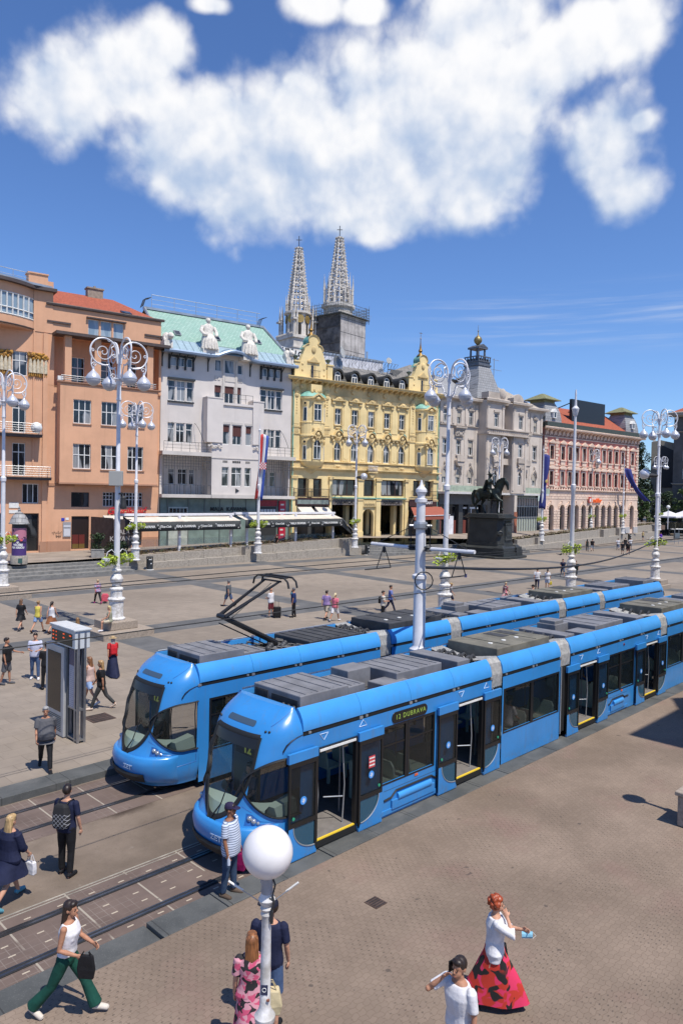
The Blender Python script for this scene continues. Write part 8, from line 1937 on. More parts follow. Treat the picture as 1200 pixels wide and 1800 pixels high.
for t in(tram1,tram2):
 me=text_mesh('ZET',.17,.004,bold=.004)
 for v in me.vertices:
  yy=-.30-v.co.x*1.0;a=math.copysign(math.asin(min(1,(abs(yy)/1.14)**1.3))*2/math.pi,yy);p=skin_pt(a,.74+v.co.y*.8,.088+v.co.z);v.co=p
 me.materials.clear();me.materials.append(mat('decal_pale',(.42,.55,.72)));o=bpy.data.objects.new('emblem',me);COL.objects.link(o);o.parent=t;o.matrix_local=Matrix.Identity(4)if t is tram1 else Matrix.Translation((TL,0,0))@Matrix.Rotation(math.pi,4,'Z')
# === people
def cm(c,rough=.8,pat=None):
 key='cloth_%02d_%02d_%02d%s'%(*[int(v*99)for v in c],pat or '')
 if key in _M:return _M[key]
 if not pat:return mat(key,c,rough,var=.16,vs=7,bump=.55,bs=8,spec=.2)
 m=bpy.data.materials.new(key);m.use_nodes=True;_M[key]=m;t=NT(m.node_tree);b=t.n['Principled BSDF'];b.inputs['Roughness'].default_value=.85;co=t.node('ShaderNodeTexCoord').outputs['Object'];x,y,z=t.sep(co)
 if pat=='stripe':
  f=t.math('LESS_THAN',t.math('FLOORED_MODULO',t.math('ADD',z,t.math('MULTIPLY',t.noise(co,4,1),.02)),.042),.013);col=t.mix(f,c4(c),(.10,.13,.20,1))
 elif pat=='streak':
  n=t.noise(t.vmath('MULTIPLY',co,(60,60,5)),1.0,3,.6);col=t.mix(t.ramp(n,.3,.7),c4(tuple(v*.5 for v in c)),c4(tuple(min(1,v*1.35)for v in c)))
  b.inputs['Roughness'].default_value=.45
 else:
  cols={'floral':((.02,.018,.02),(.55,.08,.16)),'red':((.012,.01,.01),(.62,.03,.10)),'lattice':((.4,.4,.42),(.02,.02,.022)),'check':((.08,.10,.35),(.5,.12,.2))}[pat]
  n1=t.noise(co,9 if pat!='red' else 5.5,1,.4,.6);n2=t.noise(t.vmath('ADD',co,(5,3,1)),11 if pat!='red' else 6,1,.4,.6)
  if pat=='lattice':g=t.math('MAXIMUM',t.math('LESS_THAN',t.math('FLOORED_MODULO',t.math('ADD',x,z),.085),.010),t.math('LESS_THAN',t.math('FLOORED_MODULO',t.math('SUBTRACT',x,z),.085),.010));col=t.mix(t.math('MULTIPLY',g,t.math('LESS_THAN',z,.30)),c4(c),c4(cols[0]))
  else:col=t.mix(t.ramp(n2,.50,.55),c4(c),c4(cols[1]));col=t.mix(t.ramp(n1,.54,.57),col,c4(cols[0]))
 t.l.new(col,b.inputs['Base Color']);return m
SKIN=[(.50,.27,.18),(.40,.20,.125),(.27,.125,.075)]
POSE={'stand':((3,2),(-3,4),(2,9,12,4),(3,9,14,4),0),'walk':((24,5),(-20,24),(-16,8,14,4),(20,8,24,6),3),'walk2':((-20,24),(24,5),(20,8,24,6),(-16,8,14,4),3),'hold':((4,2),(-4,4),(14,8,75,22),(14,8,80,22),2),'phone':((4,2),(-3,4),(2,10,10,4),(70,20,141,35),3),'point':((6,3),(-8,8),(4,8,10,4),(35,10,45,4),0),'pointl':((6,3),(-8,8),(42,6,38,2),(2,8,10,4),0),'sit':((84,84),(80,86),(28,8,40,16),(24,8,44,16),6),'bend':((10,5),(-6,10),(50,6,30,6),(50,6,30,6),38),'face':((22,4),(-18,20),(38,4,60,14),(66,14,140,32),2),'clutch':((30,5),(-24,18),(20,8,58,16),(-4,9,86,8),5)}
def ground_at(p):
 s,n=sn(p)
 return PLAT if n>-10.42 else(0.0 if n>-17.8 else gz(s,n))
def foot_px(px,py):
 z=PLAT
 for _ in range(8):p=at_px(px,py,z);z=ground_at(p)
 return p
def person(label,loc,az,h,sex='m',skin=0,top=((.5,.5,.5),'short'),bot=('trousers',(.03,.03,.035)),hair=('short',(.03,.02,.015)),shoe=(.05,.05,.05),pose='stand',near=0,turn=0,fat=0.0,hat=None,hem=.86,group='people walking across the square',shadow=None,mask=None):
 k=h/1.75;f=sex=='f';t=thing('person',label,'person',loc,math.pi-R(az),group)
 pl,pr,al,ar,lean=POSE[pose];vs=.0095 if near else .021
 def dr(sw,ab,sd):return Vector((sd*math.sin(R(ab)),-math.sin(R(sw))*math.cos(R(ab)),-math.cos(R(sw))*math.cos(R(ab))))
 J={}
 for sd,L in((1,pl),(-1,pr)):
  hip=Vector((sd*.088,0,.93));kn=hip+dr(L[0],3,sd)*.44;an=kn+dr(L[0]-L[1],1,sd)*.41;pt=max(0,-(L[0]-L[1])-14)if pose!='sit' else 0
  heel=an+Vector((0,.045*math.cos(R(pt)),-.055+.03*math.sin(R(pt))));fd=Vector((sd*.12,-math.cos(R(pt)),-math.sin(R(pt))));toe=heel+fd*.215;J[sd]=[hip,(hip+kn)/2,kn,kn+(an-kn)*.35,an,heel,toe]
 dz=.025-min(min(J[s][5].z,J[s][6].z)for s in(1,-1))
 RX=Matrix.Translation((0,0,.95))@Matrix.Rotation(R(lean),4,'X')@Matrix.Translation((0,0,-.95))
 for sd in(1,-1):J[sd]=[p+Vector((0,0,dz))for p in J[sd]]
 UP=Matrix.Translation((0,0,dz))@RX
 sw=.168 if f else .19;A={}
 for sd,L in((1,al),(-1,ar)):
  sh=Vector((sd*sw,.01,1.415));el=sh+dr(L[0],L[1],sd)*.285;fa=dr(L[0]+L[2],L[1]-L[3]*1.6,sd);wr=el+fa*.25;A[sd]=[UP@q for q in(sh,(sh+el)/2,el,el+(wr-el)*.4,wr)]+[(UP.to_3x3()@fa)]
 TR=[(.86,.150,.105,.0),(.93,.165+(.012 if f else 0)+fat*.3,.115+fat*.5,-fat*.4),(1.02,.155-(.015 if f else 0)+fat*.4,.105+fat*.65,-fat*.55),(1.10,.143-(.018 if f else 0)+fat*.3,.10+fat*.7,-fat*.6),(1.22,.158-(.012 if f else 0)+fat*.2,.112+fat*.3,-.005-fat*.2),(1.32,.172-(.014 if f else 0),.115+(.012 if f else 0),-.008),(1.40,.165-(.018 if f else 0),.095,.0),(1.45,.115,.075,.012),(1.485,.062,.062,.012)]
 def ring(z,rx,ry,oy,g=0.0,n=18):return[UP@Vector((((rx+g)*math.copysign(abs(math.cos(a))**.85,math.cos(a))),oy+(ry+g)*math.sin(a),z))for a in[2*math.pi*i/n for i in range(n)]]
 MK=Matrix.Scale(k,4);sk=cm(SKIN[skin],.55)
 mb=MB();mb.M=MK;mb.loft([ring(*r)for r in TR])
 for sd in(1,-1):
  q=J[sd];mb.tube(q[:5],[.086,.078,.052,.052,.034],10);mb.ball(q[0],.088,n=10,h=7);mb.ball(q[2],.053,n=8,h=6);mb.tube([q[5]+Vector((0,0,.015)),(q[5]+q[6])/2+Vector((0,0,.012)),q[6]],[.036,.042,.022],8);mb.ball(q[4],.036,n=8,h=6);mb.tube([q[4],q[5]+Vector((0,0,.02))],[.034,.036],8)
  a=A[sd];mb.tube(a[:5],[.048,.043,.036,.036,.025],10);mb.ball(a[0],.052,n=9,h=7);mb.ball(a[2],.037,n=8,h=6)
  d=a[5].normalized();sx=Vector((sd,0,0));ac=d.cross(sx);ac=ac.normalized()if ac.length>.2 else Vector((0,-1,0));pal=d.cross(ac).normalized();pal=pal if pal.x*sd<0 else-pal;w=a[4]
  mb.loft([ering(w,.022,.017,ac,pal,10),ering(w+d*.04,.036,.017,ac,pal,10),ering(w+d*.085,.040,.015,ac,pal,10),ering(w+d*.095,.034,.011,ac,pal,10)])
  for i,(o,L)in enumerate(((.028,.068),(.010,.078),(-.010,.072),(-.027,.056))):
   b0=w+d*.088+ac*o;cu=.35+.12*i;p1=b0+(d*math.cos(cu)+pal*math.sin(cu))*L*.5;p2=p1+(d*math.cos(cu*2.3)+pal*math.sin(cu*2.3))*L*.5;mb.tube([b0-d*.01,b0,p1,p2],[.0105,.0105,.0095,.008],7);mb.ball(p2,.008,n=6,h=5)
  b0=w+d*.03+ac*.032;p1=b0+(d*.7+ac*.6+pal*.35).normalized()*.038;p2=p1+(d*.9+pal*.4).normalized()*.028;mb.tube([b0-ac*.012,b0,p1,p2],[.013,.013,.011,.009],7);mb.ball(p2,.009,n=6,h=5)
 HM=UP@Matrix.Translation((0,.0,1.50))@Matrix.Rotation(R(turn),4,'Z')@Matrix.Rotation(R(-lean*.6),4,'X')
 hp=lambda x,y,z:HM@Vector((x,y,z))
 mb.tube([UP@Vector((0,.015,1.43)),hp(0,.01,.06)],[.056,.052],12)
 RH=HM.to_3x3().to_4x4()
 mb.ball(hp(0,.012,.155),(.076,.092,.098),n=16,h=12,M=RH);mb.ball(hp(0,-.035,.09),(.056,.058,.07),n=14,h=10,M=RH);mb.ball(hp(0,-.052,.048),(.034,.030,.026),n=10,h=7,M=RH)
 mb.tube([hp(0,-.082,.145),hp(0,-.106,.108),hp(0,-.09,.1)],[.009,.0145,.012],7)
 for sd in(1,-1):mb.ball(hp(sd*.077,.015,.125),(.012,.022,.032),n=8,h=6,M=RH);mb.ball(hp(sd*.012,-.09,.066),(.018,.01,.008),n=8,h=5,M=RH)
 bo=mb.build('body',sk,t);voxel(bo,vs*k,3 if near else 2)
 if near:
  mb=MB();mb.M=MK
  for sd in(1,-1):mb.ball(hp(sd*.031,-.082,.132),(.011,.006,.007),n=8,h=6,M=RH);mb.tube([hp(sd*.016,-.091,.153),hp(sd*.032,-.091,.158),hp(sd*.05,-.08,.152)],.0045,5)
  mb.build('eyes',cm((.03,.02,.015)),t);mb=MB();mb.M=MK;mb.tube([hp(-.022,-.091,.064),hp(0,-.099,.065),hp(.022,-.091,.064)],.0042,5);mb.build('mouth',cm((.30,.09,.07)),t)
 g=.014 if near else .018;hz=[r for r in TR if r[0]>=hem-.02]
 def tube_part(q,rs,fr):
  pass
  L=[(q[i+1]-q[i]).length for i in range(len(q)-1)];tot=sum(L)*fr;out,ro=[q[0]],[rs[0]];acc=0
  for i in range(len(L)):
   if acc+L[i]>=tot-1e-6:ff=(tot-acc)/L[i];out.append(q[i].lerp(q[i+1],ff));ro.append(rs[i]+(rs[i+1]-rs[i])*ff);break
   out.append(q[i+1]);ro.append(rs[i+1]);acc+=L[i]
  return out,ro
 col,sl=top[0],top[1];pat=top[2]if len(top)>2 else None;fr={'none':0,'cap':.18,'short':.42,'three':.72,'long':.98}[sl]
 mb=MB();mb.M=MK;loose=.012 if len(top)<4 else top[3]
 rows=[ring(hem,.158+loose+fat*.4,.110+fat*.6,-fat*.5,g)]+[ring(z,rx+loose*(1-(z-.9)*1.2 if z<1.35 else .0),ry+loose*.6,oy,g)for z,rx,ry,oy in TR if z>hem+.03 and z<1.47]
 mb.loft(rows)
 if f:[mb.ball(UP@Vector((sd*.072,-.085,1.25)),(.066,.05,.062),n=10,h=8)for sd in(1,-1)]
 if fr:
  for sd in(1,-1):pts,rs=tube_part(A[sd][:5],[.058,.056,.053,.046,.038],fr);mb.tube(pts,[r+loose*.45 for r in rs],12);mb.ball(A[sd][0],.058,n=10,h=8)
 o=mb.build('dress' if bot[0]=='dress' else 'shirt',cm(col,.8,pat),t);voxel(o,vs*1.15*k,3)
 bk,bc=bot[0],bot[1];bp=bot[2]if len(bot)>2 else None
 if bk in('trousers','shorts','flared','cropped'):
  fr={'trousers':.97,'flared':1.0,'shorts':.52,'cropped':.8}[bk]if len(bot)<4 else bot[3];mb=MB();mb.M=MK
  mb.loft([ring(z,rx-fat*.25,ry-fat*.25,oy*.7,g*.5)for z,rx,ry,oy in TR[:3]])
  rs=[.100,.092,.068,.066,.058]if bk!='flared' else[.100,.092,.072,.078,.098]
  if bk=='shorts':rs=[.104,.102,.096,.09,.08]
  for sd in(1,-1):pts,r2=tube_part(J[sd][:5],rs,fr);mb.tube(pts,r2,12);mb.ball(J[sd][0]+Vector((0,.012,0)),.104,n=10,h=8)
  o=mb.build('shorts' if bk=='shorts' else 'trousers',cm(bc,.8,bp),t);voxel(o,vs*1.15*k,3)
 else:
  z1=bot[3]if len(bot)>3 else .5;mb=MB();mb.M=MK;rows=[];n=28;fl=bot[4]if len(bot)>4 else .1
  for i in range(9):
   ff=i/8;z=1.0-(1.0-z1)*ff;cl=[]
   c=sum((tube_part(J[sd][:5],[1]*5,min(1,max(0,(.93-z)/.86)))[0][-1]for sd in(1,-1)),Vector())/2;spread=abs(J[1][4].y-J[-1][4].y)*.62*max(0,.93-z)/.86
   for q in range(n):a=2*math.pi*q/n;fo=1+.05*ff*math.sin(a*7+i*.3);cl.append(Vector(((.155+fl*ff+.012)*math.cos(a)*fo,c.y*.8+(.13+fl*ff+spread+.012)*math.sin(a)*fo,z+dz+.012*math.sin(3*a)*ff)))
   rows.append(cl)
  mb.loft(rows,caps=False);o=mb.build('skirt',cm(bc,.8,bp),t,smooth=True,fix=False)
 mb=MB();mb.M=MK
 for sd in(1,-1):q=J[sd];hh,tt=q[5],q[6];u=Vector((0,0,.018));mb.tube([hh+(hh-tt)*.06+u,hh+u*1.6,(hh+tt)/2+u*1.2,tt+u*.3,tt+(tt-hh)*.08],[.03,.046,.047,.04,.02],10);mb.box(0,0,0,0,0,0)if False else None
 o=mb.build('shoes',cm(shoe,.6),t,smooth=True)
 hk,hc=hair[0],hair[1]
 if hk!='bald':
  mb=MB();mb.M=MK;hm=cm(hc,.5,'streak')
  mb.ball(hp(0,.025,.168),(.086,.096,.098),n=18,h=12,M=RH);mb.ball(hp(0,-.035,.215),(.072,.055,.045),n=12,h=8,M=RH)
  if hk=='curly':
   rng=random.Random(3)
   for i in range(46):
    q=Vector((rng.gauss(0,1),rng.gauss(.25,1),rng.gauss(.35,1))).normalized();mb.ball(hp(q.x*.092,.03+q.y*.098,.165+q.z*.1),.032,n=7,h=5)if q.y>-.72 or q.z>.5 else None
  if hk in('long','mid'):
   L=.30 if hk=='long' else .16
   mb.loft([[hp((w+.008*math.sin(5*a))*math.cos(a),yo+dp*math.sin(a),z)for a in[2*math.pi*i/16 for i in range(16)]]for z,w,dp,yo in((.2,.085,.085,.03),(.1,.092,.068,.05),(.02,.092,.055,.068),(-.5*L,.10,.045,.085),(-L,.085,.032,.09),(-L-.05,.04,.015,.09))])
  if hk=='bun':mb.ball(hp(0,.115,.19),.045,n=10,h=8)
  if hk=='tail':mb.tube([hp(0,.11,.18),hp(0,.15,.1),hp(0,.13,-.1)],[.03,.035,.012],8)
  o=mb.build('hair',hm,t);voxel(o,(.009 if near else .016)*k,2)
 if hat:
  mb=MB();mb.M=MK;kind,c=hat;rng_=[ering(hp(0,.012,.175),.092,.105,HM.to_3x3()@Vector((1,0,0)),HM.to_3x3()@Vector((0,1,0)),20)]+[ering(hp(0,.014,.175+zz),.092*q,.105*q,HM.to_3x3()@Vector((1,0,0)),HM.to_3x3()@Vector((0,1,0)),20)for zz,q in((.035,.98),(.065,.85),(.085,.6),(.093,.2))];mb.loft(rng_)
  if kind=='cap':mb.loft([[hp(.075*math.cos(a),-.07-y*(.4+.6*math.sin(a)),.178-y*.12+dzz)for a in[math.pi*i/10 for i in range(11)]]+[hp(.075*math.cos(a),-.06,.178+dzz)for a in[math.pi-math.pi*i/10 for i in range(11)]]for y,dzz in((.115,0),(.115,.008))])
  else:mb.loft([ering(hp(0,.012,.17),.17,.19,HM.to_3x3()@Vector((1,0,0)),HM.to_3x3()@Vector((0,1,0)),20),ering(hp(0,.012,.182),.165,.185,HM.to_3x3()@Vector((1,0,0)),HM.to_3x3()@Vector((0,1,0)),20)])
  mb.build('hat',cm(c,.8),t,smooth=True,sharp=50)
 MW=Matrix.Translation(loc)@Matrix.Rotation(math.pi-R(az),4,'Z')
 t['_n']=0;del t['_n']
 return{'t':t,'M':MW,'hand':{s:MW@MK@(A[s][4]+A[s][5].normalized()*.09)for s in(1,-1)},'pt':lambda x,y,z:MW@MK@(UP@Vector((x,y,z))),'rz':math.pi-R(az),'head':lambda x,y,z:MW@MK@hp(x,y,z)}
def handbag(name,label,cat,top,w,d,h,c,rz=0,handle=.12,pat=None,soft=1.1):
 t=thing(name,label,cat,top-Vector((0,0,h+handle)),rz);mb=MB();mb.loft([[(x*w/2*q,y*d/2*q,z)for x,y in((-1,-1),(1,-1),(1,1),(-1,1))]for z,q in((0,.9),(h*.4,soft),(h,.85))]);mb.build('bag_body',cm(c,.6,pat),t,bevel=.02)
 mb=MB()
 for y in(-d*.3,d*.3):mb.tube([(-w*.3,y,h*.95),(-w*.1,y*.5,h+handle),(w*.1,y*.5,h+handle),(w*.3,y,h*.95)],.008,5)
 mb.build('handle',cm(tuple(v*.7 for v in c)),t);return t
def backpack(label,q,c,pat=None,s=1.0):
 pass
 p=q['pt'](0,.12,1.0);t=thing('backpack',label,'backpack',p,q['rz']);mb=MB();mb.loft([[(x*.155*s*w,.03+y*.085*s*dd+.05,z*s)for x,y in((-1,-.9),(1,-.9),(1.05,.1),(.8,1),(-.8,1),(-1.05,.1))]for z,w,dd in((0,.85,.8),(.06,1,1),(.28,1,1),(.40,.85,.7),(.45,.5,.4))]);mb.build('pack',cm(c,.7,pat),t,bevel=.02);mb=MB()
 for sd in(1,-1):mb.tube([(sd*.09,.06,.42*s),(sd*.105,-.02,.47*s),(sd*.115,-.16,.46*s),(sd*.13,-.24,.36*s),(sd*.14,-.2,.2),(sd*.14,-.05,.12)],.016,6,sq=.5)
 mb.build('strap',cm(tuple(v*1.2 for v in c)),t);return t
D=Vector
BLK,NVY,WHT,DEN,GRY=(.014,.014,.016),(.016,.02,.05),(.66,.65,.67),(.06,.10,.20),(.10,.10,.11)
BRN,BLD,DKB,RED,GRH=(.06,.03,.018),(.42,.28,.13),(.022,.013,.010),(.30,.05,.012),(.32,.31,.30)
NG='passers-by close to the tracks'
q=person('woman in a white blouse and long red floral skirt, red hair, hand at her mouth',at_px(866,1768,PLAT),98,1.66,'f',0,(WHT,'three',None,.035),('skirt',(.46,.03,.015),'red',.16,.05),('curly',RED),BLK,'face',1,hem=.80,group=NG)
t=thing('face_mask','pale blue paper face mask dangling from her left hand','face mask',q['hand'][1],0);mb=MB();mb.grid([[(.08*i-.08+.0,.012*math.cos(j*2),-.02-.035*j)for i in range(3)]for j in range(4)]);o=mb.build('sheet',cm((.25,.52,.68)),t,fix=False);mb=MB();mb.tube([(.08,0,-.03),(.13,.01,-.08),(.08,0,-.12)],.003,4);mb.build('loop',W_white,t)
handbag('shoulder_bag','black shoulder bag hanging at the red haired woman\'s far side','bag',q['pt'](.21,-.06,1.22),.12,.28,.34,BLK,q['rz'],.3)
p2=person('man in a white polo shirt lowering his head with a phone at his ear',P(0,0)+D((1.58,8.85,PLAT)),232,1.78,'m',1,(WHT,'short',None,.02),('trousers',NVY),('short',DKB),BLK,'phone',1,turn=8,group=NG)
t=thing('phone','dark phone held to the ear of the man in the white polo','phone',p2['head'](-.10,-.03,.12),p2['rz']);mb=MB();mb.box(-.006,.006,-.035,.035,-.07,.07);mb.build('phone_body',T_black,t,bevel=.004)
p3=person('man in a navy t-shirt and dark cap seen from behind the globe lamp',D((-.88,10.0,PLAT)),8,1.8,'m',0,(NVY,'short',None,.02),('shorts',DEN,None,.50),('short',DKB),BLK,'stand',1,turn=75,hat=('cap',(.012,.014,.028)),group=NG)
p4=person('woman with long auburn hair in a pink floral dress behind the globe lamp',D((-1.06,9.42,PLAT)),352,1.68,'f',0,((.60,.28,.33),'short','floral',.035),('dress',(.60,.28,.33),'floral',.45,.07),('long',(.22,.085,.03)),BLK,'stand',1,group=NG)
handbag('straw_bag','cream woven straw bag on the arm of the woman in the floral dress','bag',p4['pt'](-.26,.06,1.10),.27,.15,.33,(.55,.46,.28),p4['rz'],.10,None,1.15)
q=person('woman striding in dark green trousers with a white side stripe and white top',at_px(117,1784,PLAT),96,1.70,'f',1,((.72,.70,.72),'none'),('flared',(.010,.062,.045)),('long',DKB),(.58,.52,.45),'clutch',1,hem=1.0,group=NG)
handbag('clutch_bag','flat black folder held in front by the woman in green trousers','bag',q['hand'][-1]+D((.06,0,.08)),.05,.24,.34,BLK,q['rz'],.04)
mb=MB();s_=[]
for i in range(9):f=i/8;s_.append((-.178+.02*math.sin(f*3),-.015-.33*max(0,f-.12)*1.0+.3*0,.97-.86*f))
q=person('woman with long blonde hair and a loose navy dress, seen from behind',at_px(17,1588,0),24,1.68,'f',0,(NVY,'three',None,.06),('dress',NVY,None,.58,.10),('long',BLD),(.10,.30,.38),'walk',1,group=NG)
handbag('paper_bag','small white paper bag carried by the blonde woman','bag',q['hand'][-1],.24,.10,.24,WHT,q['rz'],.12,None,.95)
q=person('young man in a navy t-shirt and black trousers walking away with a pack',at_px(117,1538,0),12,1.80,'m',0,(NVY,'short'),('trousers',BLK),('short',DKB),BLK,'stand',1,turn=20,group=NG)
backpack('black backpack with a white lattice print on the young man',q,BLK,'lattice',1.05)
q=person('man in a striped polo shirt, dark cap and jeans by the tram nose',at_px(403,1574,PLAT),108,1.72,'m',2,((.52,.58,.70),'short','stripe',.03),('trousers',(.035,.06,.11)),('short',DKB),(.10,.07,.05),'stand',1,turn=12,fat=.05,hat=('cap',(.028,.022,.06)),hem=.83,group=NG)
handbag('plastic_bag','dark magenta bag carried by the man in the striped polo','bag',q['hand'][1],.10,.24,.34,(.25,.01,.09),q['rz'],.08)
t=thing('bottle','small clear bottle in the hand of the man in the striped polo','bottle',q['hand'][-1]+D((0,0,-.09)),0);mb=MB();mb.lathe([(.03,0),(.032,.1),(.012,.14),(.012,.16)],10);mb.build('bottle_body',cm((.45,.5,.6),.2),t,smooth=True)
person('stout white haired man in a grey t-shirt walking beside the advertising box',foot_px(80,1353),158,1.74,'m',1,(GRY,'short',None,.04),('trousers',BLK),('short',GRH),BLK,'walk',1,fat=.11,hem=.80,group=NG)
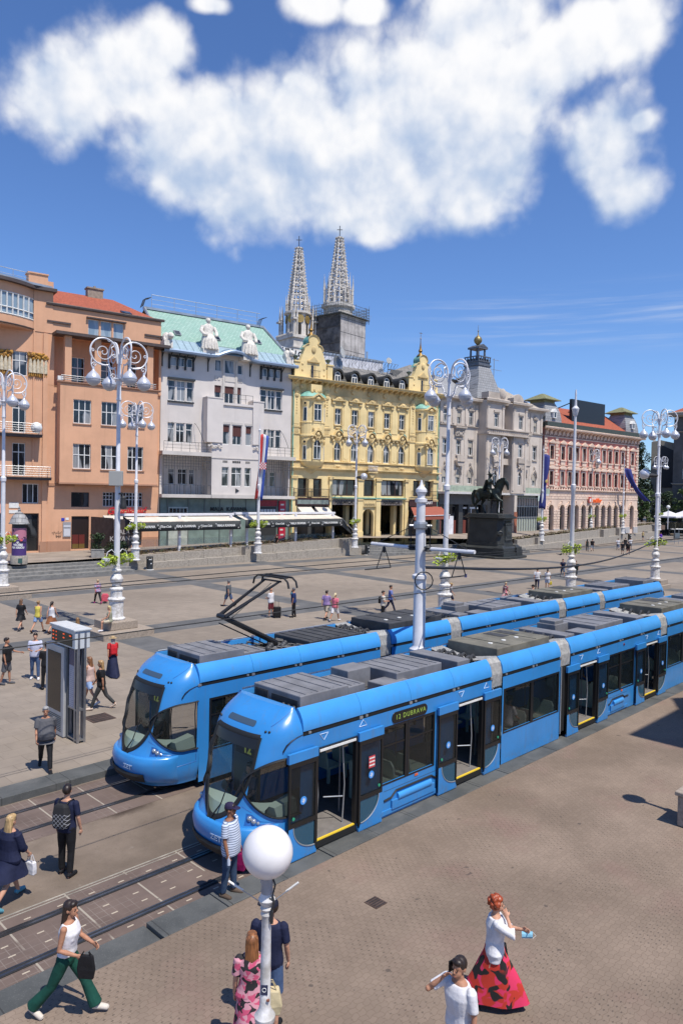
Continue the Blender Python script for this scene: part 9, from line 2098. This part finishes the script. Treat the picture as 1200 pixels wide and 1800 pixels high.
PPL=[(12,1203,88,1.78,'m','man in black t-shirt and grey shorts gesturing at the edge of the view',(BLK,'short',None,.03),('shorts',GRY),('short',DKB),GRY,'pointl',dict(skin=1)),(62,1194,165,1.82,'m','man in sunglasses, pale blue polo, jeans and white shoes',((.50,.52,.66),'short'),('trousers',DEN),('short',DKB),WHT,'hold',{}),(82,1212,318,1.76,'m','man in black bending over a camera beside the timetable stand',(BLK,'short'),('trousers',BLK),('short',DKB),BLK,'hold',{}),(37,1108,8,1.68,'f','girl in a short black dress with long brown hair',(BLK,'short',None,.03),('dress',BLK,None,.62,.05),('long',(.14,.07,.035)),GRY,'walk',{}),(67,1112,10,1.70,'f','girl in a yellow top and blue denim shorts',((.62,.52,.10),'none'),('shorts',(.20,.30,.50),None,.38),('bun',(.28,.17,.08)),BRN,'walk2',{}),(91,1113,14,1.68,'f','girl in a white top and brown wrap skirt',(WHT,'none'),('skirt',(.22,.085,.04),None,.6,.08),('tail',DKB),BRN,'walk',{}),(116,1156,330,1.64,'f','blonde woman in a navy top behind the departure display',(NVY,'cap',None,.03),('trousers',BLK),('mid',(.34,.19,.07)),BLK,'stand',{}),(136,1150,335,1.66,'f','brown haired woman in a dark dotted top by the departure display',((.05,.06,.08),'short',None,.03),('trousers',BLK),('mid',(.22,.12,.05)),BLK,'stand',{}),(198,1187,330,1.62,'f','woman in red blouse, straw hat and long navy skirt',((.42,.035,.03),'short',None,.03),('skirt',NVY,None,.1,.09),('mid',GRH),BLK,'walk',dict(hat=('brim',(.42,.30,.16)),pack=(.50,.02,.03))),(178,1247,262,1.72,'f','girl in black t-shirt and grey trousers striding beside the tram',(BLK,'short',None,.03),('trousers',(.05,.052,.055)),('long',(.36,.22,.10)),(.55,.45,.38),'walk',dict(skin=1)),(158,1238,285,1.70,'f','girl in pink top and pale denim shorts behind the timetable poles',((.58,.42,.38),'none'),('shorts',(.30,.42,.66),None,.38),('long',(.20,.09,.04)),WHT,'walk2',{}),(172,1061,325,1.62,'f','elderly woman in a chequered blouse pulling a pink trolley',((.40,.36,.46),'short','check',.03),('trousers',BLK),('short',(.45,.33,.20)),(.6,.06,.25),'walk',{}),(194,1096,250,1.62,'f','blonde girl sitting on the lamp plinth',((.30,.30,.22),'none'),('shorts',(.55,.48,.36),None,.4),('long',(.50,.38,.18)),WHT,'sit',dict(z=.92)),(402,1066,290,1.76,'m','man in grey t-shirt and patterned blue shorts with a green bag',((.10,.11,.12),'short',None,.03),('shorts',(.06,.09,.17)),('short',GRY),BLK,'walk',dict(bag=(.05,.16,.04))),(476,1085,300,1.76,'m','man in white t-shirt and maroon shorts beside a suitcase',(WHT,'short',None,.03),('shorts',(.16,.03,.04)),('bald',DKB),GRY,'hold',{}),(516,1085,275,1.78,'m','man in navy polo and dark trousers holding a turquoise bag',((.018,.035,.12),'short',None,.03),('trousers',BLK),('short',GRY),BLK,'phone',dict(bag=(.08,.40,.48),skin=1)),(573,1089,25,1.78,'m','man in a lilac shirt and beige shorts walking away',((.30,.21,.42),'short',None,.04),('shorts',(.40,.36,.29)),('short',DKB),BLK,'walk',dict(bag=(.55,.62,.66))),(588,1092,25,1.70,'f','blonde woman in a pink t-shirt and white shorts walking away',((.62,.16,.22),'short',None,.03),('shorts',WHT),('tail',(.60,.50,.30)),WHT,'walk2',dict(skin=1)),(672,1090,95,1.76,'m','man in an off-white shirt with a black backpack',((.55,.52,.46),'short',None,.03),('trousers',BLK),('short',DKB),BLK,'hold',dict(pack=BLK)),(685,1077,95,1.80,'m','man in a blue shirt carrying a dark jacket over his arm',((.14,.18,.42),'short'),('trousers',NVY),('short',DKB),BLK,'walk',dict(skin=1)),(791,1065,100,1.62,'f','woman in a straw hat, grey blouse and dark shorts',((.25,.25,.27),'short',None,.03),('shorts',NVY),('mid',BRN),BRN,'walk',dict(hat=('brim',(.40,.28,.14)))),(887,1062,70,1.62,'f','elderly woman in a red and white flowered dress',((.55,.45,.40),'short','floral',.04),('dress',(.55,.45,.4),'floral',.4,.07),('short',(.55,.45,.3)),BRN,'walk',{}),(943,1036,20,1.78,'m','man in a white t-shirt and black trousers walking away',(WHT,'short',None,.03),('trousers',NVY),('short',BRN),BLK,'walk',{}),(961,1037,20,1.72,'f','woman in a white t-shirt and denim shorts carrying a yellow bag',(WHT,'short',None,.03),('shorts',(.38,.44,.55),None,.4),('tail',DKB),BLK,'stand',dict(bag=(.60,.48,.05))),(935,1074,280,1.74,'m','man in a black cap standing behind the tram roofs',((.45,.4,.4),'short'),('trousers',BLK),('short',DKB),BLK,'stand',dict(hat=('cap',BLK))),(988,1014,190,1.76,'f','woman in navy overalls walking towards the tram beside the bare flagpole',(NVY,'short',None,.03),('shorts',(.09,.12,.18)),('bun',DKB),(.5,.4,.35),'walk',{}),(1000,1016,190,1.74,'m','man half hidden behind the foot of the bare flagpole',((.12,.10,.12),'short'),('shorts',GRY),('short',DKB),BLK,'walk',{}),(1011,1017,190,1.72,'m','man in a black t-shirt with a dark backpack beside the bare flagpole',((.02,.03,.025),'short',None,.03),('shorts',(.30,.30,.28)),('short',DKB),(.5,.12,.12),'walk2',dict(pack=BLK)),(1031,969,20,1.76,'f','woman in dark green beside the man in a black t-shirt, far square',((.03,.045,.04),'none'),('trousers',(.05,.06,.06)),('mid',DKB),BLK,'walk',{}),(1040,969,20,1.80,'m','man in a black t-shirt and pale shorts in the far square',(BLK,'short',None,.03),('shorts',(.34,.40,.48)),('short',DKB),BRN,'walk2',{}),(1085,967,20,1.78,'m','man in a white t-shirt and jeans ahead of the dark group',(WHT,'short',None,.03),('trousers',DEN,None,.8),('short',DKB),BLK,'walk',{}),(1093,974,25,1.78,'m','man in black with dark shorts in the group of four',(BLK,'short',None,.03),('shorts',GRY),('short',DKB),BLK,'walk',{}),(1103,975,25,1.80,'m','man in black with maroon shorts in the group of four',(BLK,'short',None,.03),('shorts',(.15,.07,.06)),('short',DKB),BLK,'walk2',dict(pack=BLK)),(1107,966,25,1.78,'m','man in white at the back of the group of four',(WHT,'short',None,.03),('trousers',GRY),('short',DKB),BLK,'walk',{}),(1098,966,25,1.80,'m','man in black at the back of the group of four',(BLK,'short'),('trousers',BLK),('short',DKB),BLK,'walk2',{}),(1113,946,200,1.78,'m','man in black standing beside the far litter bin',(BLK,'short'),('trousers',BLK),('short',DKB),BLK,'stand',{}),(1129,949,210,1.66,'f','woman in a yellow top and dark shorts, far square',((.50,.42,.20),'none'),('shorts',GRY),('mid',BRN),BRN,'walk',{}),(1160,953,190,1.68,'f','woman in a purple jacket and black trousers by the far lamp',((.10,.03,.36),'long',None,.03),('trousers',BLK),('mid',BRN),BLK,'stand',{}),(1085,944,240,1.70,'f','person in dark red sitting on the wall before the arcade',((.20,.03,.03),'short'),('trousers',BLK),('mid',DKB),BLK,'sit',dict(z=.9)),(1092,932,230,1.76,'m','worker in a bright yellow vest leaning over a pram',((.48,.62,.04),'short',None,.04),('trousers',GRY),('short',DKB),BLK,'bend',dict(z=1.7)),(1098,930,200,1.76,'m','man in a blue shirt at the swept blue flag',((.10,.14,.28),'short'),('trousers',GRY),('short',DKB),BLK,'stand',dict(z=1.7)),(1031,928,320,1.76,'m','person in a bright green vest before the arcade',((.35,.66,.06),'short',None,.05),('trousers',GRY),('short',DKB),BLK,'walk',dict(z=1.75)),(934,943,100,1.70,'f','woman in a white top and red trousers on the upper pavement',((.40,.36,.42),'short'),('cropped',(.35,.03,.06)),('mid',(.35,.25,.05)),BRN,'walk',dict(z=1.6)),(941,943,100,1.74,'m','man in black walking behind the planting of the palace',(BLK,'short'),('shorts',GRY),('short',DKB),BLK,'walk2',dict(z=1.6)),(952,941,20,1.74,'m','man in a red shirt before the red building',((.40,.02,.03),'short'),('shorts',GRY),('short',DKB),BLK,'walk',dict(z=1.65)),(973,940,90,1.66,'f','woman in a dark red dress by the straight blue flag',((.20,.035,.03),'none'),('dress',(.20,.03,.03),None,.3,.06),('mid',DKB),BLK,'walk',dict(z=1.7)),(983,940,250,1.70,'f','woman with bare shoulders bending over a pram',((.45,.28,.20),'none'),('shorts',GRY),('mid',BRN),BRN,'bend',dict(z=1.7)),(1009,936,150,1.66,'f','woman in white before the second arch',(WHT,'short'),('shorts',DEN),('mid',DKB),BRN,'walk',dict(z=1.75)),(487,968,250,1.76,'m','man in a red cap, black t-shirt and green shorts under the cafe awning',(BLK,'short'),('shorts',(.02,.14,.10)),('short',DKB),BRN,'phone',dict(z=1.28,hat=('cap',(.30,.03,.05)))),(681,937,190,1.74,'m','man in dark clothes in the shade of the passage',((.03,.03,.04),'long'),('trousers',BLK),('short',DKB),BLK,'stand',dict(z=2.2)),(757,941,200,1.74,'m','shopper in a pale shirt under the red-brown awning',((.40,.42,.5),'short'),('trousers',NVY),('short',DKB),BLK,'walk',dict(z=2.1)),(1136,926,200,1.7,'f','stall keeper in a cream top before the umbrellas',((.55,.48,.3),'short'),('trousers',BLK),('mid',DKB),BLK,'stand',dict(z=1.8)),(1164,928,200,1.7,'m','person in white beside the far market stall',(WHT,'short'),('trousers',BLK),('short',DKB),BLK,'stand',dict(z=1.8)),]
QS={}
for(px,py,az,h,sx,lab,top,bot,hair,sh,pose,ex)in PPL:
 loc=at_px(px,py,ex['z'])if 'z' in ex else foot_px(px,py)
 if pose=='sit':loc.z-=.42*h/1.75
 q=person(lab,loc,az,h,sx,ex.get('skin',0),top,bot,hair,sh,pose,0,hat=ex.get('hat'),fat=.02 if sx=='m' else 0);QS[px]=q
 if 'pack' in ex:backpack(('red' if ex['pack'][0]>.3 else 'black')+' backpack worn by the '+lab[:44].rsplit(' ',1)[0],q,ex['pack'],None,.9)
 if 'bag' in ex:handbag('carrier_bag','carrier bag held by the '+lab[:48].rsplit(' ',1)[0],'bag',q['hand'][-1],.26,.10,.28,ex['bag'],q['rz'],.1)
q=QS[172];a=q['hand'][-1];b=a+D((.42,-.12,0));gzb=ground_at(b)
t=thing('shopping_trolley','pink shopping trolley pulled by the elderly woman','trolley',D((b.x,b.y,gzb)),R(10));mb=MB();mb.loft([[(x*w,y*.14,z)for x,y in((-1,-1),(1,-1),(1,1),(-1,1))]for z,w in((.12,.2),(.5,.22),(.62,.15))]);mb.build('trolley_bag',cm((.60,.10,.14)),t,bevel=.03);mb=MB();mb.tube([(-.05,.1,.1),(-.3,.1,.75),a-D((b.x,b.y,gzb))],.012,5);mb.build('handle',M_iron,t)
for y in(-.16,.16):mb=MB();mb.M=Matrix.Translation((0,y,.08))@Matrix.Rotation(R(90),4,'X');mb.lathe([(.08,-.015),(.08,.015)],12);mb.build('wheel',M_iron,t)
p=foot_px(487,1086);t=thing('suitcase','black wheeled suitcase beside the man in maroon shorts','suitcase',p,R(20));mb=MB();mb.box(-.21,.21,-.13,.13,.06,.66);mb.build('case',cm(BLK,.5),t,bevel=.04);mb=MB();mb.tube([(-.1,.1,.64),(-.1,.1,1.0),(.1,.1,1.0),(.1,.1,.64)],.012,5);mb.build('handle',M_iron,t);mb=MB();[mb.ball((x,y,.04),.04,n=8,h=6)for x in(-.16,.16)for y in(-.09,.09)];mb.build('wheel',T_rubber,t)
q=QS[82];t=thing('camera','black camera held by the man bending beside the timetable stand','camera',(q['hand'][1]+q['hand'][-1])/2+D((0,0,.1)),q['rz']);mb=MB();mb.box(-.09,.09,-.05,.05,-.06,.06);mb.build('camera_body',T_black,t,bevel=.01);mb=MB();mb.tube([(0,-.05,0),(0,-.2,0)],.045,10);mb.build('lens',T_black,t)
for(tr,x,y,z,az,lab,c)in((tram1,1.75,.1,.50,225,'driver at the controls of the near tram',(.10,.12,.16)),(tram2,1.75,.1,.50,225,'driver in black at the controls of the far tram',BLK),(tram1,10.7,-.6,.42,60,'passenger in a white shirt at a window of the near tram',WHT),(tram2,3.2,-.5,.42,225,'passenger in a pale shirt behind the cab of the far tram',(.3,.4,.5)),(tram1,16.9,.4,.42,60,'passenger in dark clothes deep inside the near tram',GRY)):
 person(lab,P(7.95 if tr is tram1 else 8.55,-12.05 if tr is tram1 else-16.62,0)+DT*x-DN*y+D((0,0,z)),az,1.72,'m',0,(c,'short'),('trousers',NVY),('short',DKB),BLK,'sit',0,group='people inside the trams')
